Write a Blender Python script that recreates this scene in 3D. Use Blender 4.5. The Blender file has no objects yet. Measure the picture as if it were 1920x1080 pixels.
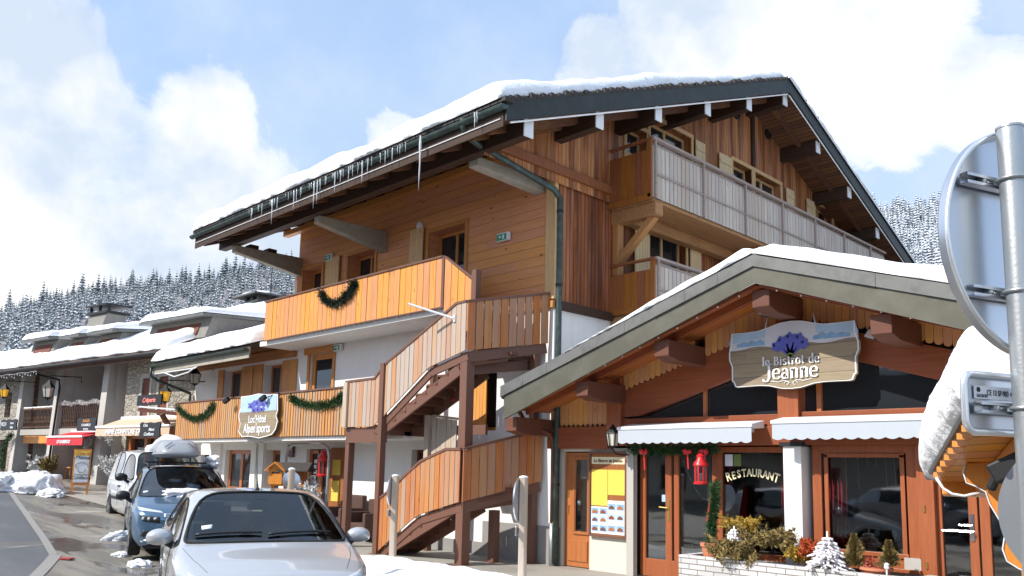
import bpy, bmesh, math, random
from mathutils import Vector, Matrix, noise
random.seed(7)
sc = bpy.context.scene
C = sc.collection
R_ = math.radians
# ------------------------------------------------------------------ camera
CAM_F, CAM_YAW, CAM_PIT, CAM_ROL, CAM_CY = 1550.12, R_(-45.391), R_(7.858), R_(1.281), 665.816
cy_, sy_, cp_, sp_ = math.cos(CAM_YAW), math.sin(CAM_YAW), math.cos(CAM_PIT), math.sin(CAM_PIT)
FW = Vector((sy_*cp_, cy_*cp_, sp_)); RT0 = Vector((cy_, -sy_, 0)); UP0 = RT0.cross(FW)
RT = RT0*math.cos(CAM_ROL)+UP0*math.sin(CAM_ROL); UP = -RT0*math.sin(CAM_ROL)+UP0*math.cos(CAM_ROL)
EYE = Vector((0, 0, 1.8))
cam = bpy.data.objects.new('camera', bpy.data.cameras.new('camera')); C.objects.link(cam)
cam.matrix_world = Matrix(((RT.x, UP.x, -FW.x, EYE.x), (RT.y, UP.y, -FW.y, EYE.y), (RT.z, UP.z, -FW.z, EYE.z), (0, 0, 0, 1)))
cam.data.sensor_width = 36; cam.data.lens = CAM_F/1920*36; cam.data.shift_y = (CAM_CY-540)/1920
cam.data.clip_end = 6000; cam.data.clip_start = .05
sc.camera = cam
# surveying helpers: where the sight line through a photo point meets a known real plane
def ray(x, y): return RT*((x-960)/CAM_F)+UP*((CAM_CY-y)/CAM_F)+FW
def P(axis, val, x, y):
    d = ray(x, y); return EYE+d*((val-EYE[axis])/d[axis])
def PY(val, x, y): return P(1, val, x, y)
def PX(val, x, y): return P(0, val, x, y)
def PD(D, x, y):
    d = ray(x, y); return EYE+d*(D/math.hypot(d.x, d.y))
# ------------------------------------------------------------------ light
SUN_AZ, SUN_EL = R_(22), R_(40)          # from the street side, a little from the left
TO_SUN = Vector((-math.sin(SUN_AZ)*math.cos(SUN_EL), -math.cos(SUN_AZ)*math.cos(SUN_EL), math.sin(SUN_EL)))
sl = bpy.data.lights.new('sun', 'SUN'); sl.energy = 4.0; sl.angle = R_(.55); sl.color = (1, .95, .87)
so = bpy.data.objects.new('sun', sl); C.objects.link(so)
so.rotation_euler = TO_SUN.to_track_quat('Z', 'Y').to_euler()
sc.view_settings.view_transform = 'Standard'; sc.view_settings.look = 'None'
sc.view_settings.exposure = .55; sc.view_settings.gamma = 1
sc.cycles.max_bounces = 7; sc.cycles.transparent_max_bounces = 12
w = bpy.data.worlds.new('World'); sc.world = w; w.use_nodes = True
nt = w.node_tree; nt.nodes.clear()
class N:
    """tiny node-tree helper"""
    def __init__(s, nt): s.nt = nt
    def n(s, t, **k):
        nd = s.nt.nodes.new(t)
        for a, b in k.items():
            if a == 'i':
                for q, v in b.items():
                    if v is None: continue
                    if hasattr(v, 'links') and hasattr(v, 'is_output'): s.nt.links.new(v, nd.inputs[q])
                    else: nd.inputs[q].default_value = v
            else: setattr(nd, a, b)
        return nd
    def m(s, op, a, b=0., c=0., clamp=False):
        nd = s.nt.nodes.new('ShaderNodeMath'); nd.operation = op; nd.use_clamp = clamp
        for q, v in enumerate((a, b, c)):
            if hasattr(v, 'is_output'): s.nt.links.new(v, nd.inputs[q])
            else: nd.inputs[q].default_value = v
        return nd.outputs[0]
    def mix(s, f, a, b, mode='MIX'):
        nd = s.nt.nodes.new('ShaderNodeMix'); nd.data_type = 'RGBA'; nd.blend_type = mode
        for q, v in ((0, f), (6, a), (7, b)):
            if hasattr(v, 'is_output'): s.nt.links.new(v, nd.inputs[q])
            else: nd.inputs[q].default_value = v if q == 0 else tuple(v)+((1,) if len(v) == 3 else ())
        return nd.outputs[2]
    def ramp(s, f, stops, interp='LINEAR'):
        nd = s.nt.nodes.new('ShaderNodeValToRGB'); s.nt.links.new(f, nd.inputs[0]); e = nd.color_ramp; e.interpolation = interp
        while len(e.elements) < len(stops): e.elements.new(.5)
        for q, (p, c) in enumerate(stops):
            e.elements[q].position = p; e.elements[q].color = (c, c, c, 1) if not hasattr(c, '__len__') else tuple(c)+(1,)
        return nd.outputs[0]
    def noise(s, vec, scale, detail=3, rough=.5, dist=0., dims='3D'):
        nd = s.n('ShaderNodeTexNoise', noise_dimensions=dims, i={'Vector': vec, 'Scale': scale, 'Detail': detail, 'Roughness': rough, 'Distortion': dist}); return nd.outputs[0]
    def mapv(s, vec, scale=(1, 1, 1), loc=(0, 0, 0)):
        return s.n('ShaderNodeMapping', i={'Vector': vec, 'Scale': scale, 'Location': loc}).outputs[0]
    def sep(s, vec): return s.n('ShaderNodeSeparateXYZ', i={0: vec}).outputs
    def comb(s, x=0., y=0., z=0.): return s.n('ShaderNodeCombineXYZ', i={0: x, 1: y, 2: z}).outputs[0]
k = N(nt)
sky = k.n('ShaderNodeTexSky', sky_type='NISHITA', sun_disc=False, sun_elevation=SUN_EL, sun_rotation=math.atan2(TO_SUN.x, TO_SUN.y), altitude=1100, air_density=1.0, dust_density=1.2, ozone_density=1.2)
tc = k.n('ShaderNodeTexCoord').outputs['Generated']
nrm = k.n('ShaderNodeVectorMath', operation='NORMALIZE', i={0: tc}).outputs[0]
def dirpx(x, y): return tuple(ray(x, y).normalized())
# clouds: soft banks at fixed compass directions, edges broken up by fractal noise
cl = None
n1 = k.noise(nrm, 6.5, 12, .62, .5); n2 = k.noise(k.mapv(nrm, loc=(5, 2, 7)), 2.3, 8, .55, .3)
for (px, py, rad, pw) in ((-20, 190, 170, 1), (120, 130, 70, .8), (-60, 380, 230, 1), (90, 480, 160, 1), (400, 250, 90, 1), (440, 370, 130, 1), (330, 470, 150, 1), (500, 450, 100, 1), (-20, 10, 110, .8), (1120, 90, 70, .9), (1260, 60, 110, 1), (1400, 80, 130, 1), (1560, 110, 150, 1), (1680, 190, 110, .9), (1850, 200, 90, .8), (1110, 200, 90, .8), (1650, 40, 110, .7), (720, 255, 60, .35), (2300, 250, 200, 1), (-500, 300, 350, 1), (1480, 230, 90, .5)):
    dn = k.n('ShaderNodeVectorMath', operation='DISTANCE', i={0: nrm, 1: dirpx(px, py)}).outputs['Value']
    v = k.m('MULTIPLY', k.m('SUBTRACT', 1, k.m('DIVIDE', dn, rad*1.25/CAM_F)), pw)
    v = k.m('MAXIMUM', v, -1.)
    cl = v if cl is None else k.m('SMOOTH_MAX', cl, v, .25)
# broad cloudiness behind and above the viewer
z_ = k.sep(nrm)
bk = k.m('MULTIPLY', k.m('SUBTRACT', n2, .52), 3.2)
fwd = k.n('ShaderNodeVectorMath', operation='DOT_PRODUCT', i={0: nrm, 1: tuple(FW)}).outputs['Value']
bk = k.m('SUBTRACT', bk, k.m('MULTIPLY', k.m('MAXIMUM', k.m('SUBTRACT', fwd, .25), 0), 6))
cl = k.m('MAXIMUM', cl, bk)
cl = k.m('ADD', cl, k.m('MULTIPLY', k.m('SUBTRACT', n1, .5), 1.5))
cm = k.ramp(cl, [(0., .0), (.06, .15), (.22, .75), (.42, 1.)], 'EASE')
n3 = k.noise(k.mapv(nrm, loc=(1, 7, 3)), 5, 6, .6)
haze = k.m('MULTIPLY', k.m('SUBTRACT', n3, .35), .7, clamp=True)
cm = k.m('MAXIMUM', cm, k.m('MINIMUM', k.m('ADD', haze, .12), .42))
# light and shade inside the cloud banks
n4 = k.noise(k.mapv(nrm, loc=(3, 1, 9)), 4.5, 7, .55)
ccol = k.mix(k.ramp(n4, [(.38, 0), (.56, 1)]), (3.2, 3.7, 4.4), (5.3, 5.3, 5.3))
skyc = k.mix(.65, sky.outputs[0], (2.35, 3.45, 5.3))
col = k.mix(cm, skyc, ccol)
bg = k.n('ShaderNodeBackground', i={'Color': col, 'Strength': .15})
k.n('ShaderNodeOutputWorld', i={0: bg.outputs[0]})

# ------------------------------------------------------------------ materials
MATS = {}
def newmat(name):
    m = bpy.data.materials.new(name); m.use_nodes = True; m.node_tree.nodes.clear(); MATS[name] = m
    return m, N(m.node_tree)
def finish(k, bsdf, bump=None, bs=.3, bd=.01):
    if bump is not None:
        b = k.n('ShaderNodeBump', i={'Height': bump, 'Strength': bs, 'Distance': bd}); k.nt.links.new(b.outputs[0], bsdf.inputs['Normal'])
    k.n('ShaderNodeOutputMaterial', i={0: bsdf.outputs[0]})
def simple(name, col, rough=.6, metal=0., var=.12, nscale=6., bump=.15, bd=.004, spec=.4, emit=None, es=0., coat=0., dirt=None):
    m, k = newmat(name)
    tc = k.n('ShaderNodeTexCoord').outputs['Object']
    n = k.noise(tc, nscale, 5, .6)
    c = k.mix(n, tuple(v*(1-var) for v in col), tuple(min(1, v*(1+var)) for v in col))
    if dirt:
        d = k.ramp(k.noise(tc, dirt[2], 6, .65), [(.45, 0), (.7, 1)]); c = k.mix(k.m('MULTIPLY', d, dirt[1]), c, dirt[0])
    b = k.n('ShaderNodeBsdfPrincipled', i={'Base Color': c, 'Roughness': rough, 'Metallic': metal, 'Specular IOR Level': spec, 'Coat Weight': coat})
    if emit: b.inputs['Emission Color'].default_value = tuple(emit)+(1,); b.inputs['Emission Strength'].default_value = es
    finish(k, b, k.noise(tc, nscale*6, 4, .6) if bump else None, bump, bd)
    return m
def wood(name, c1, c2, grain='z', plank=None, pdir='x', var=.3, weather=None, wamt=.5, dark=None, rough=.62, knots=.5, gap=.05, gapcol=.25, island=.0, gscale=1., sheen=.25, seam=3.1, ws=.35):
    """boards: grain runs along `grain`; plank = board width repeated along pdir (None = the mesh itself is boards)"""
    m, k = newmat(name)
    tc = k.n('ShaderNodeTexCoord').outputs['Object']
    x, y, z = k.sep(tc); ax = {'x': x, 'y': y, 'z': z}
    rnd = k.n('ShaderNodeNewGeometry').outputs['Random Per Island'] if island else None
    off = k.m('MULTIPLY', rnd, 37.) if island else 0.
    line = None
    if plank:
        u = k.m('DIVIDE', ax[pdir], plank); fl = k.m('FLOOR', u); fr = k.m('FRACT', u)
        g = ax[grain]
        w1 = k.n('ShaderNodeTexWhiteNoise', noise_dimensions='1D', i={'W': fl}).outputs[0]
        seg = k.m('FLOOR', k.m('ADD', k.m('DIVIDE', g, seam), k.m('MULTIPLY', w1, 7.)))
        w2 = k.n('ShaderNodeTexWhiteNoise', noise_dimensions='2D', i={'Vector': k.comb(fl, seg, 0.)}).outputs[0]
        off = k.m('MULTIPLY', w2, 41.); rnd = w2
        d = k.m('MINIMUM', fr, k.m('SUBTRACT', 1, fr))
        line = k.ramp(d, [(0, 0), (gap*.5, 0), (gap, 1)])
    sc_ = {'x': (1, 1, 1), 'y': (1, 1, 1), 'z': (1, 1, 1)}
    s = {a: 14.*gscale for a in 'xyz'}; s[grain] = .9*gscale
    vec = k.n('ShaderNodeVectorMath', operation='ADD', i={0: k.mapv(tc, (s['x'], s['y'], s['z'])), 1: k.comb(off, off, off)}).outputs[0]
    g1 = k.noise(vec, 1.6, 8, .65, .6); g2 = k.noise(vec, 6., 4, .6, .2)
    f = k.m('ADD', k.m('MULTIPLY', g1, .7), k.m('MULTIPLY', g2, .3))
    c = k.mix(k.ramp(f, [(.32, 0), (.68, 1)]), c1, c2)
    if rnd is not None:
        v = k.m('ADD', 1-var*.5, k.m('MULTIPLY', rnd, var))
        c = k.n('ShaderNodeHueSaturation', i={'Hue': k.m('ADD', .5, k.m('MULTIPLY', k.m('SUBTRACT', rnd, .5), .018)), 'Value': v, 'Saturation': k.m('ADD', .92, k.m('MULTIPLY', rnd, .16)), 'Color': c}).outputs[0]
    if knots:
        ks = {a: 4.2*gscale for a in 'xyz'}; ks[grain] = 1.7*gscale
        kv = k.n('ShaderNodeVectorMath', operation='ADD', i={0: k.mapv(tc, (ks['x'], ks['y'], ks['z'])), 1: k.comb(off, off, off)}).outputs[0]
        vo = k.n('ShaderNodeTexVoronoi', i={'Vector': kv, 'Scale': 1., 'Randomness': 1.}).outputs[0]
        kn = k.ramp(vo, [(.05, 1), (.10, 0)]); c = k.mix(k.m('MULTIPLY', kn, knots), c, tuple(v*.25 for v in c1))
    if weather:
        wv = k.noise(k.n('ShaderNodeVectorMath', operation='ADD', i={0: k.mapv(tc, tuple(s[a]*.22 for a in 'xyz')), 1: k.comb(off, off, off)}).outputs[0], 1.3, 5, .6)
        if rnd is not None: wv = k.m('ADD', k.m('MULTIPLY', wv, .75), k.m('MULTIPLY', k.n('ShaderNodeTexWhiteNoise', noise_dimensions='1D', i={'W': off}).outputs[0], ws))
        wf = k.ramp(wv, [(.62-wamt*.35, 0), (.78-wamt*.2, 1)]); c = k.mix(k.m('MULTIPLY', wf, .9), c, weather)
    if dark:
        dv = k.noise(k.mapv(tc, tuple(s[a]*.12 for a in 'xyz')), 1.1, 6, .65); c = k.mix(k.ramp(dv, [(.42, 0), (.62, .85)]), c, dark)
    h = f
    if line is not None:
        c = k.mix(line, tuple(v*gapcol for v in c1), c)
        h = k.m('ADD', k.m('MULTIPLY', f, .25), line)
    b = k.n('ShaderNodeBsdfPrincipled', i={'Base Color': c, 'Roughness': rough, 'Specular IOR Level': sheen})
    finish(k, b, h, .5, .006)
    return m
def plaster(name, col, stain=(.5, .47, .42), amt=.25):
    m, k = newmat(name); tc = k.n('ShaderNodeTexCoord').outputs['Object']
    n = k.ramp(k.noise(tc, .9, 7, .65), [(.4, 0), (.75, 1)])
    st = k.ramp(k.noise(k.mapv(tc, (5, 5, .35)), 1.2, 6, .6), [(.46, 0), (.72, 1)])
    c = k.mix(k.m('MULTIPLY', k.m('MAXIMUM', n, st), amt), col, stain)
    x, y, z = k.sep(tc)
    b = k.n('ShaderNodeBsdfPrincipled', i={'Base Color': c, 'Roughness': .9, 'Specular IOR Level': .2})
    finish(k, b, k.noise(tc, 38, 5, .7), .35, .006); return m
def glassmat(name, tint=(.02, .025, .03), trans=.0, rough=.03, ior=1.5, wav=.02, gain=1.35):
    m, k = newmat(name); tc = k.n('ShaderNodeTexCoord').outputs['Object']
    bp = k.n('ShaderNodeBump', i={'Height': k.noise(tc, 1.3, 2, .5), 'Strength': wav, 'Distance': .2}).outputs[0]
    fr = k.n('ShaderNodeFresnel', i={'IOR': ior, 'Normal': bp}).outputs[0]
    gl = k.n('ShaderNodeBsdfGlossy', i={'Color': (1, 1, 1, 1), 'Roughness': rough, 'Normal': bp})
    if trans:
        a = k.n('ShaderNodeBsdfTransparent', i={'Color': tuple(tint)+(1,)})
    else: a = k.n('ShaderNodeBsdfDiffuse', i={'Color': tuple(tint)+(1,)})
    mx = k.n('ShaderNodeMixShader', i={0: k.m('MULTIPLY', fr, gain, clamp=True), 1: a.outputs[0], 2: gl.outputs[0]})
    k.n('ShaderNodeOutputMaterial', i={0: mx.outputs[0]}); return m
def snowmat(name, col=(.88, .9, .93), dirt=None, sc=3.):
    m, k = newmat(name); tc = k.n('ShaderNodeTexCoord').outputs['Object']
    c = col
    if dirt: c = k.mix(k.m('MULTIPLY', k.ramp(k.noise(tc, 2.6, 8, .7), [(.5, 0), (.75, 1)]), dirt[1]), col, dirt[0])
    b = k.n('ShaderNodeBsdfPrincipled', i={'Base Color': c if dirt else tuple(col)+(1,), 'Roughness': .75, 'Specular IOR Level': .25, 'Subsurface Weight': 0.})
    h = k.m('ADD', k.noise(tc, sc, 6, .6), k.m('MULTIPLY', k.noise(tc, sc*9, 4, .6), .25))
    finish(k, b, h, .5, .06); return m
ORANGE1, ORANGE2 = (.42, .155, .035), (.66, .30, .085)
wood('larch_new', (.52, .205, .06), (.70, .34, .12), 'z', var=.15, island=1, knots=.55, weather=(.36, .22, .12), wamt=.1, ws=.1)
wood('larch_mid', (.43, .17, .045), (.66, .33, .11), 'z', var=.25, island=1, knots=.5, weather=(.40, .30, .21), wamt=.6, ws=.2)
wood('larch_worn', (.38, .13, .035), (.58, .26, .09), 'z', var=.2, island=1, knots=.55, weather=(.42, .37, .32), wamt=1.0, ws=.25)
wood('larch_red', (.35, .105, .03), (.52, .20, .06), 'z', var=.2, island=1, knots=.5, weather=(.38, .27, .19), wamt=.7, ws=.2)
wood('silver_boards', (.40, .335, .28), (.62, .56, .50), 'z', var=.18, island=1, knots=.35, weather=(.46, .37, .30), wamt=.2, sheen=.1)
wood('pine_planks', (.60, .24, .105), (.73, .34, .165), 'x', plank=.205, pdir='z', var=.10, knots=.9, gap=.03, gapcol=.6, seam=6)
wood('rail_grey', (.27, .20, .17), (.40, .33, .29), 'y', knots=0)
simple('concrete_dark', (.21, .20, .18), .9, var=.25)
wood('annex_planks', (.36, .14, .045), (.50, .23, .085), 'x', plank=.16, pdir='z', var=.2, knots=.5, gap=.05, gapcol=.5)
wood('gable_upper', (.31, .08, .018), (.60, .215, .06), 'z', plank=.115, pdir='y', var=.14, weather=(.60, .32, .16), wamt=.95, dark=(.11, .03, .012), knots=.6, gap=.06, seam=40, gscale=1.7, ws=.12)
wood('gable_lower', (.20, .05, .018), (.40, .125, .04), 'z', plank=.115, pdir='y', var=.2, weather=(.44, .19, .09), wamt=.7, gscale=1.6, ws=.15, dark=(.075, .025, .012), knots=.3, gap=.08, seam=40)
wood('side_boards_brown', (.20, .07, .025), (.36, .13, .045), 'z', var=.4, island=1, knots=.4)
wood('shutter_pine', (.62, .37, .18), (.78, .53, .30), 'z', plank=.105, pdir='x', var=.12, knots=.6, gap=.05, gapcol=.55)
wood('shutter_pine_y', (.60, .42, .22), (.80, .62, .38), 'z', plank=.105, pdir='y', var=.12, knots=.5, gap=.05, gapcol=.55)
wood('shutter_honey', (.52, .215, .065), (.70, .34, .12), 'z', plank=.105, pdir='x', var=.2, knots=.6, gap=.05, gapcol=.5)
wood('frame_pine', (.56, .34, .15), (.72, .48, .24), 'z', knots=.2)
wood('frame_orange', (.42, .165, .04), (.56, .25, .07), 'z', knots=.15, rough=.45)
wood('beam_brown', (.115, .045, .028), (.16, .066, .042), 'x', knots=0, rough=.5)
wood('steel_brown', (.15, .072, .05), (.17, .085, .06), 'z', knots=0, rough=.45)
wood('beam_old', (.03, .018, .012), (.075, .04, .026), 'x', knots=0)
wood('soffit_old', (.10, .045, .025), (.20, .095, .052), 'y', plank=.13, pdir='x', var=.5, knots=.3, gap=.08)
wood('soffit_x', (.10, .045, .025), (.20, .095, .052), 'x', plank=.13, pdir='y', var=.5, knots=.3, gap=.08)
wood('red_beam', (.20, .052, .02), (.29, .085, .035), 'x', knots=.25, rough=.5)
wood('red_frame', (.25, .065, .022), (.36, .11, .04), 'z', knots=.1, rough=.38, sheen=.45)
wood('door_wood', (.33, .10, .03), (.46, .165, .05), 'z', knots=.1, rough=.35, sheen=.5)
wood('scallop_pine', (.52, .25, .095), (.64, .34, .15), 'z', var=.25, island=1, knots=.5)
wood('bistro_soffit', (.36, .11, .03), (.50, .17, .05), 'x', plank=.11, pdir='y', var=.3, knots=.4, gap=.07)
wood('cut_beam', (.27, .125, .05), (.46, .25, .11), 'y', knots=.6, rough=.7)
wood('brace_wood', (.38, .17, .06), (.52, .27, .11), 'z', knots=.4)
wood('grey_post', (.36, .27, .19), (.56, .46, .36), 'z', knots=.5, weather=(.5, .45, .40), wamt=.5)
wood('orange_kiosk', (.62, .24, .035), (.78, .34, .07), 'x', plank=.1, pdir='y', var=.15, knots=.5, gap=.05, rough=.4, sheen=.5)
wood('orange_paint', (.62, .22, .03), (.74, .29, .05), 'z', knots=.2, rough=.4, sheen=.5)
wood('old_dark_planks', (.11, .062, .042), (.2, .12, .085), 'x', plank=.17, pdir='z', var=.4, knots=.2, gap=.09)
wood('sign_planks', (.22, .17, .115), (.34, .27, .19), 'x', plank=.21, pdir='z', var=.2, knots=.4, gap=.02, gapcol=.5)
plaster('plaster_white', (.80, .79, .765)); plaster('plaster_cream', (.62, .58, .50)); plaster('plaster_grey', (.42, .40, .37)); plaster('concrete', (.40, .385, .35), amt=.5)
plaster('plaster_pillar', (.78, .77, .74), amt=.12); plaster('dirty_white', (.52, .50, .47), (.36, .33, .3), .5)
simple('concrete_beam', (.37, .34, .28), .85, var=.25, dirt=((.22, .19, .15), .5, 2))
simple('metal_green', (.045, .062, .058), .45, .4, dirt=((.10, .16, .14), .7, 5))
simple('metal_fascia', (.028, .034, .03), .5, .2, dirt=((.05, .055, .05), .5, 3))
simple('metal_bistro', (.095, .09, .066), .5, .2, dirt=((.14, .135, .105), .6, 2.5))
simple('metal_cap', (.15, .15, .142), .5, .25, dirt=((.09, .09, .085), .7, 4))
simple('metal_dark', (.03, .03, .032), .5, .5)
simple('tiles_dark', (.05, .042, .038), .8, var=.5, nscale=12)
simple('galvanised', (.50, .52, .53), .38, .8, var=.15, nscale=18, dirt=((.38, .42, .42), .6, 9))
simple('aluminium', (.62, .65, .70), .3, .92, var=.05, nscale=4, bump=.03)
simple('alu_edge', (.8, .82, .84), .3, .8, var=.04, bump=0)
simple('chrome', (.8, .8, .8), .12, 1., var=.03, bump=0)
simple('white_paint', (.78, .79, .80), .5, var=.06); simple('cream_paint', (.74, .66, .42), .5)
simple('white_light_tube', (.82, .84, .86), .3, emit=(1, 1, 1), es=.05)
simple('black_plastic', (.018, .018, .02), .45, var=.2); simple('rubber', (.016, .016, .017), .85, var=.3, dirt=((.07, .065, .06), .5, 6))
simple('red_paint', (.62, .02, .025), .35, var=.1, coat=.4); simple('red_cloth', (.50, .025, .035), .85, var=.2)
simple('dark_glass_body', (.012, .013, .015), .2)
simple('awning_white', (.42, .455, .50), .85, var=.04, bump=.2); simple('awning_cream', (.60, .45, .33), .85, var=.06); simple('awning_red', (.58, .03, .045), .8)
simple('yellow_paper', (.74, .54, .09), .85, var=.05); simple('paper', (.74, .76, .80), .8, var=.1)
simple('brass', (.45, .30, .10), .35, .8); simple('terracotta', (.52, .19, .10), .85, var=.15)
simple('wicker', (.095, .05, .038), .7, var=.35, nscale=40, bump=.8, bd=.01)
simple('shutter_oxblood', (.15, .045, .028), .7); simple('iron', (.022, .022, .023), .55, .5)
simple('flower_blue', (.10, .11, .42), .6, var=.35, nscale=20); simple('flower_dark', (.02, .02, .14), .6); simple('leaf_green', (.16, .22, .06), .7)
simple('sign_sky', (.38, .52, .68), .6, var=.25, nscale=3); simple('sign_mist', (.60, .60, .64), .6, var=.1, nscale=2); simple('sign_peak', (.22, .38, .58), .6, var=.4, nscale=9)
simple('lamp_glass', (.62, .58, .50), .2); simple('lamp_amber', (.70, .38, .03), .3, emit=(1, .5, .05), es=.25)
simple('green_sign', (.02, .27, .13), .4); simple('burgundy', (.10, .012, .02), .4); simple('red_neon', (.75, .22, .2), .4, emit=(1, .3, .25), es=.3)
simple('pink_curb', (.36, .06, .05), .7)
simple('plinth_grey', (.27, .26, .25), .9, var=.1)
snowmat('snow'); snowmat('snow_piled', (.72, .74, .78), ((.30, .29, .28), .6), 3.2); snowmat('snow_bright', (.9, .91, .93), None, 5)
glassmat('window_dark'); glassmat('glass_clear', (.62, .66, .66), 1, wav=.012, gain=2.1); glassmat('glass_car', (.62, .72, .74), 1, .02, 1.5, .004); glassmat('glass_blue_car', (.5, .6, .68), 1, .02, 1.7, .004)
m, k = newmat('ice'); b = k.n('ShaderNodeBsdfPrincipled', i={'Base Color': (.8, .86, .9, 1), 'Roughness': .12, 'Specular IOR Level': .9, 'Alpha': .62, 'Coat Weight': .5}); k.n('ShaderNodeOutputMaterial', i={0: b.outputs[0]})
def carpaint(name, col, metal=.75):
    m, k = newmat(name); tc = k.n('ShaderNodeTexCoord').outputs['Object']
    d = k.ramp(k.noise(tc, 7, 8, .7), [(.5, 0), (.8, 1)])
    c = k.mix(k.m('MULTIPLY', d, .03), col, (.35, .33, .3))
    b = k.n('ShaderNodeBsdfPrincipled', i={'Base Color': c, 'Metallic': metal, 'Roughness': k.m('ADD', .26, k.m('MULTIPLY', d, .01)), 'Coat Weight': 1., 'Coat Roughness': .04})
    k.n('ShaderNodeOutputMaterial', i={0: b.outputs[0]}); return m
carpaint('paint_silver', (.50, .515, .54), .28); carpaint('paint_blue', (.09, .17, .27), .5); carpaint('paint_van', (.66, .68, .70), .25)
def stone(name):
    m, k = newmat(name); tc = k.n('ShaderNodeTexCoord').outputs['Object']
    v = k.n('ShaderNodeVectorMath', operation='ADD', i={0: k.mapv(tc, (1, 1, 1.5)), 1: k.n('ShaderNodeVectorMath', operation='SCALE', i={0: k.n('ShaderNodeTexNoise', i={'Vector': tc, 'Scale': 3., 'Detail': 4.}).outputs[1], 'Scale': .35}).outputs[0]}).outputs[0]
    e = k.n('ShaderNodeTexVoronoi', feature='DISTANCE_TO_EDGE', i={'Vector': v, 'Scale': 3.6}).outputs[0]
    cc = k.n('ShaderNodeTexVoronoi', i={'Vector': v, 'Scale': 3.6}).outputs[1]
    r = k.sep(cc)[0]
    c = k.mix(r, (.30, .27, .22), (.50, .46, .39)); c = k.mix(k.m('MULTIPLY', k.noise(tc, 20, 5, .7), .5), c, (.24, .22, .19))
    c = k.mix(k.ramp(e, [(.0, 0), (.07, 1)]), (.40, .37, .31), c)
    b = k.n('ShaderNodeBsdfPrincipled', i={'Base Color': c, 'Roughness': .95})
    finish(k, b, k.m('ADD', k.ramp(e, [(0, 0), (.15, 1)]), k.m('MULTIPLY', k.noise(tc, 25, 4, .6), .5)), .9, .06)
stone('rubble_stone')
def brick(name):
    m, k = newmat(name); tc = k.n('ShaderNodeTexCoord').outputs['Object']; x, y, z = k.sep(tc)
    bn = k.n('ShaderNodeTexBrick', offset=.5, i={'Vector': k.comb(k.m('ADD', x, y), z, 0.), 'Color1': (.40, .40, .40, 1), 'Color2': (.60, .60, .61, 1), 'Mortar': (.17, .12, .09, 1), 'Scale': 1., 'Mortar Size': .007, 'Brick Width': .29, 'Row Height': .082, 'Mortar Smooth': .2, 'Bias': .2})
    b = k.n('ShaderNodeBsdfPrincipled', i={'Base Color': k.mix(k.m('MULTIPLY', k.noise(tc, 9, 6, .7), .35), bn.outputs[0], (.45, .43, .4)), 'Roughness': .85})
    finish(k, b, k.m('SUBTRACT', k.m('MULTIPLY', k.noise(tc, 30, 4, .6), .3), bn.outputs[1]), .8, .015)
brick('white_brick')
def groundmat():
    m, k = newmat('wet_concrete'); tc = k.n('ShaderNodeTexCoord').outputs['Object']
    g = k.noise(tc, 60, 6, .75); s = k.noise(k.mapv(tc, (.22, .6, 1)), 1.5, 6, .6, .5); t = k.noise(k.mapv(tc, (.8, .3, 1), (3, 4, 0)), 1.1, 7, .65)
    c = k.mix(g, (.14, .125, .105), (.30, .27, .225))
    wet = k.ramp(s, [(.46, 0), (.56, 1)]); c = k.mix(k.m('MULTIPLY', wet, .72), c, (.075, .072, .068))
    tr = k.ramp(k.noise(k.mapv(tc, (.10, 1.9, 1), (7, 0, 0)), 1.2, 6, .7, .3), [(.52, 0), (.58, 1)]); c = k.mix(k.m('MULTIPLY', tr, .5), c, (.085, .078, .068))
    pud = k.ramp(k.noise(k.mapv(tc, (.35, .8, 1), (1, 9, 0)), 1.3, 3, .5), [(.60, 0), (.615, 1)]); c = k.mix(k.m('MULTIPLY', pud, .8), c, (.05, .042, .035)); wet = k.m('MAXIMUM', wet, k.m('MULTIPLY', pud, 1.3))
    slush = k.ramp(t, [(.60, 0), (.68, 1)]); c = k.mix(k.m('MULTIPLY', slush, .45), c, (.56, .53, .48))
    r = k.m('MAXIMUM', .12, k.m('SUBTRACT', .8, k.m('MULTIPLY', wet, .52)))
    b = k.n('ShaderNodeBsdfPrincipled', i={'Base Color': c, 'Roughness': r}); finish(k, b, k.m('MULTIPLY', g, k.m('SUBTRACT', 1.1, wet)), .5, .01)
    m, k = newmat('dry_concrete'); tc = k.n('ShaderNodeTexCoord').outputs['Object']
    g = k.noise(tc, 55, 6, .75); s = k.noise(k.mapv(tc, (.4, .8, 1)), 1.2, 7, .65)
    c = k.mix(g, (.25, .23, .20), (.42, .39, .34)); c = k.mix(k.m('MULTIPLY', k.ramp(s, [(.5, 0), (.62, 1)]), .55), c, (.21, .195, .175))
    b = k.n('ShaderNodeBsdfPrincipled', i={'Base Color': c, 'Roughness': .8}); finish(k, b, g, .5, .01)
    m, k = newmat('asphalt'); tc = k.n('ShaderNodeTexCoord').outputs['Object']
    g = k.noise(tc, 90, 5, .8); s = k.noise(k.mapv(tc, (.2, .7, 1)), 1.4, 7, .65)
    c = k.mix(g, (.055, .058, .064), (.13, .132, .138)); c = k.mix(k.m('MULTIPLY', k.ramp(s, [(.45, 0), (.65, 1)]), .4), c, (.17, .168, .165))
    b = k.n('ShaderNodeBsdfPrincipled', i={'Base Color': c, 'Roughness': .6}); finish(k, b, g, .6, .01)
    simple('kerb_stone', (.26, .25, .235), .85, var=.25, nscale=20)
groundmat()
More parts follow.
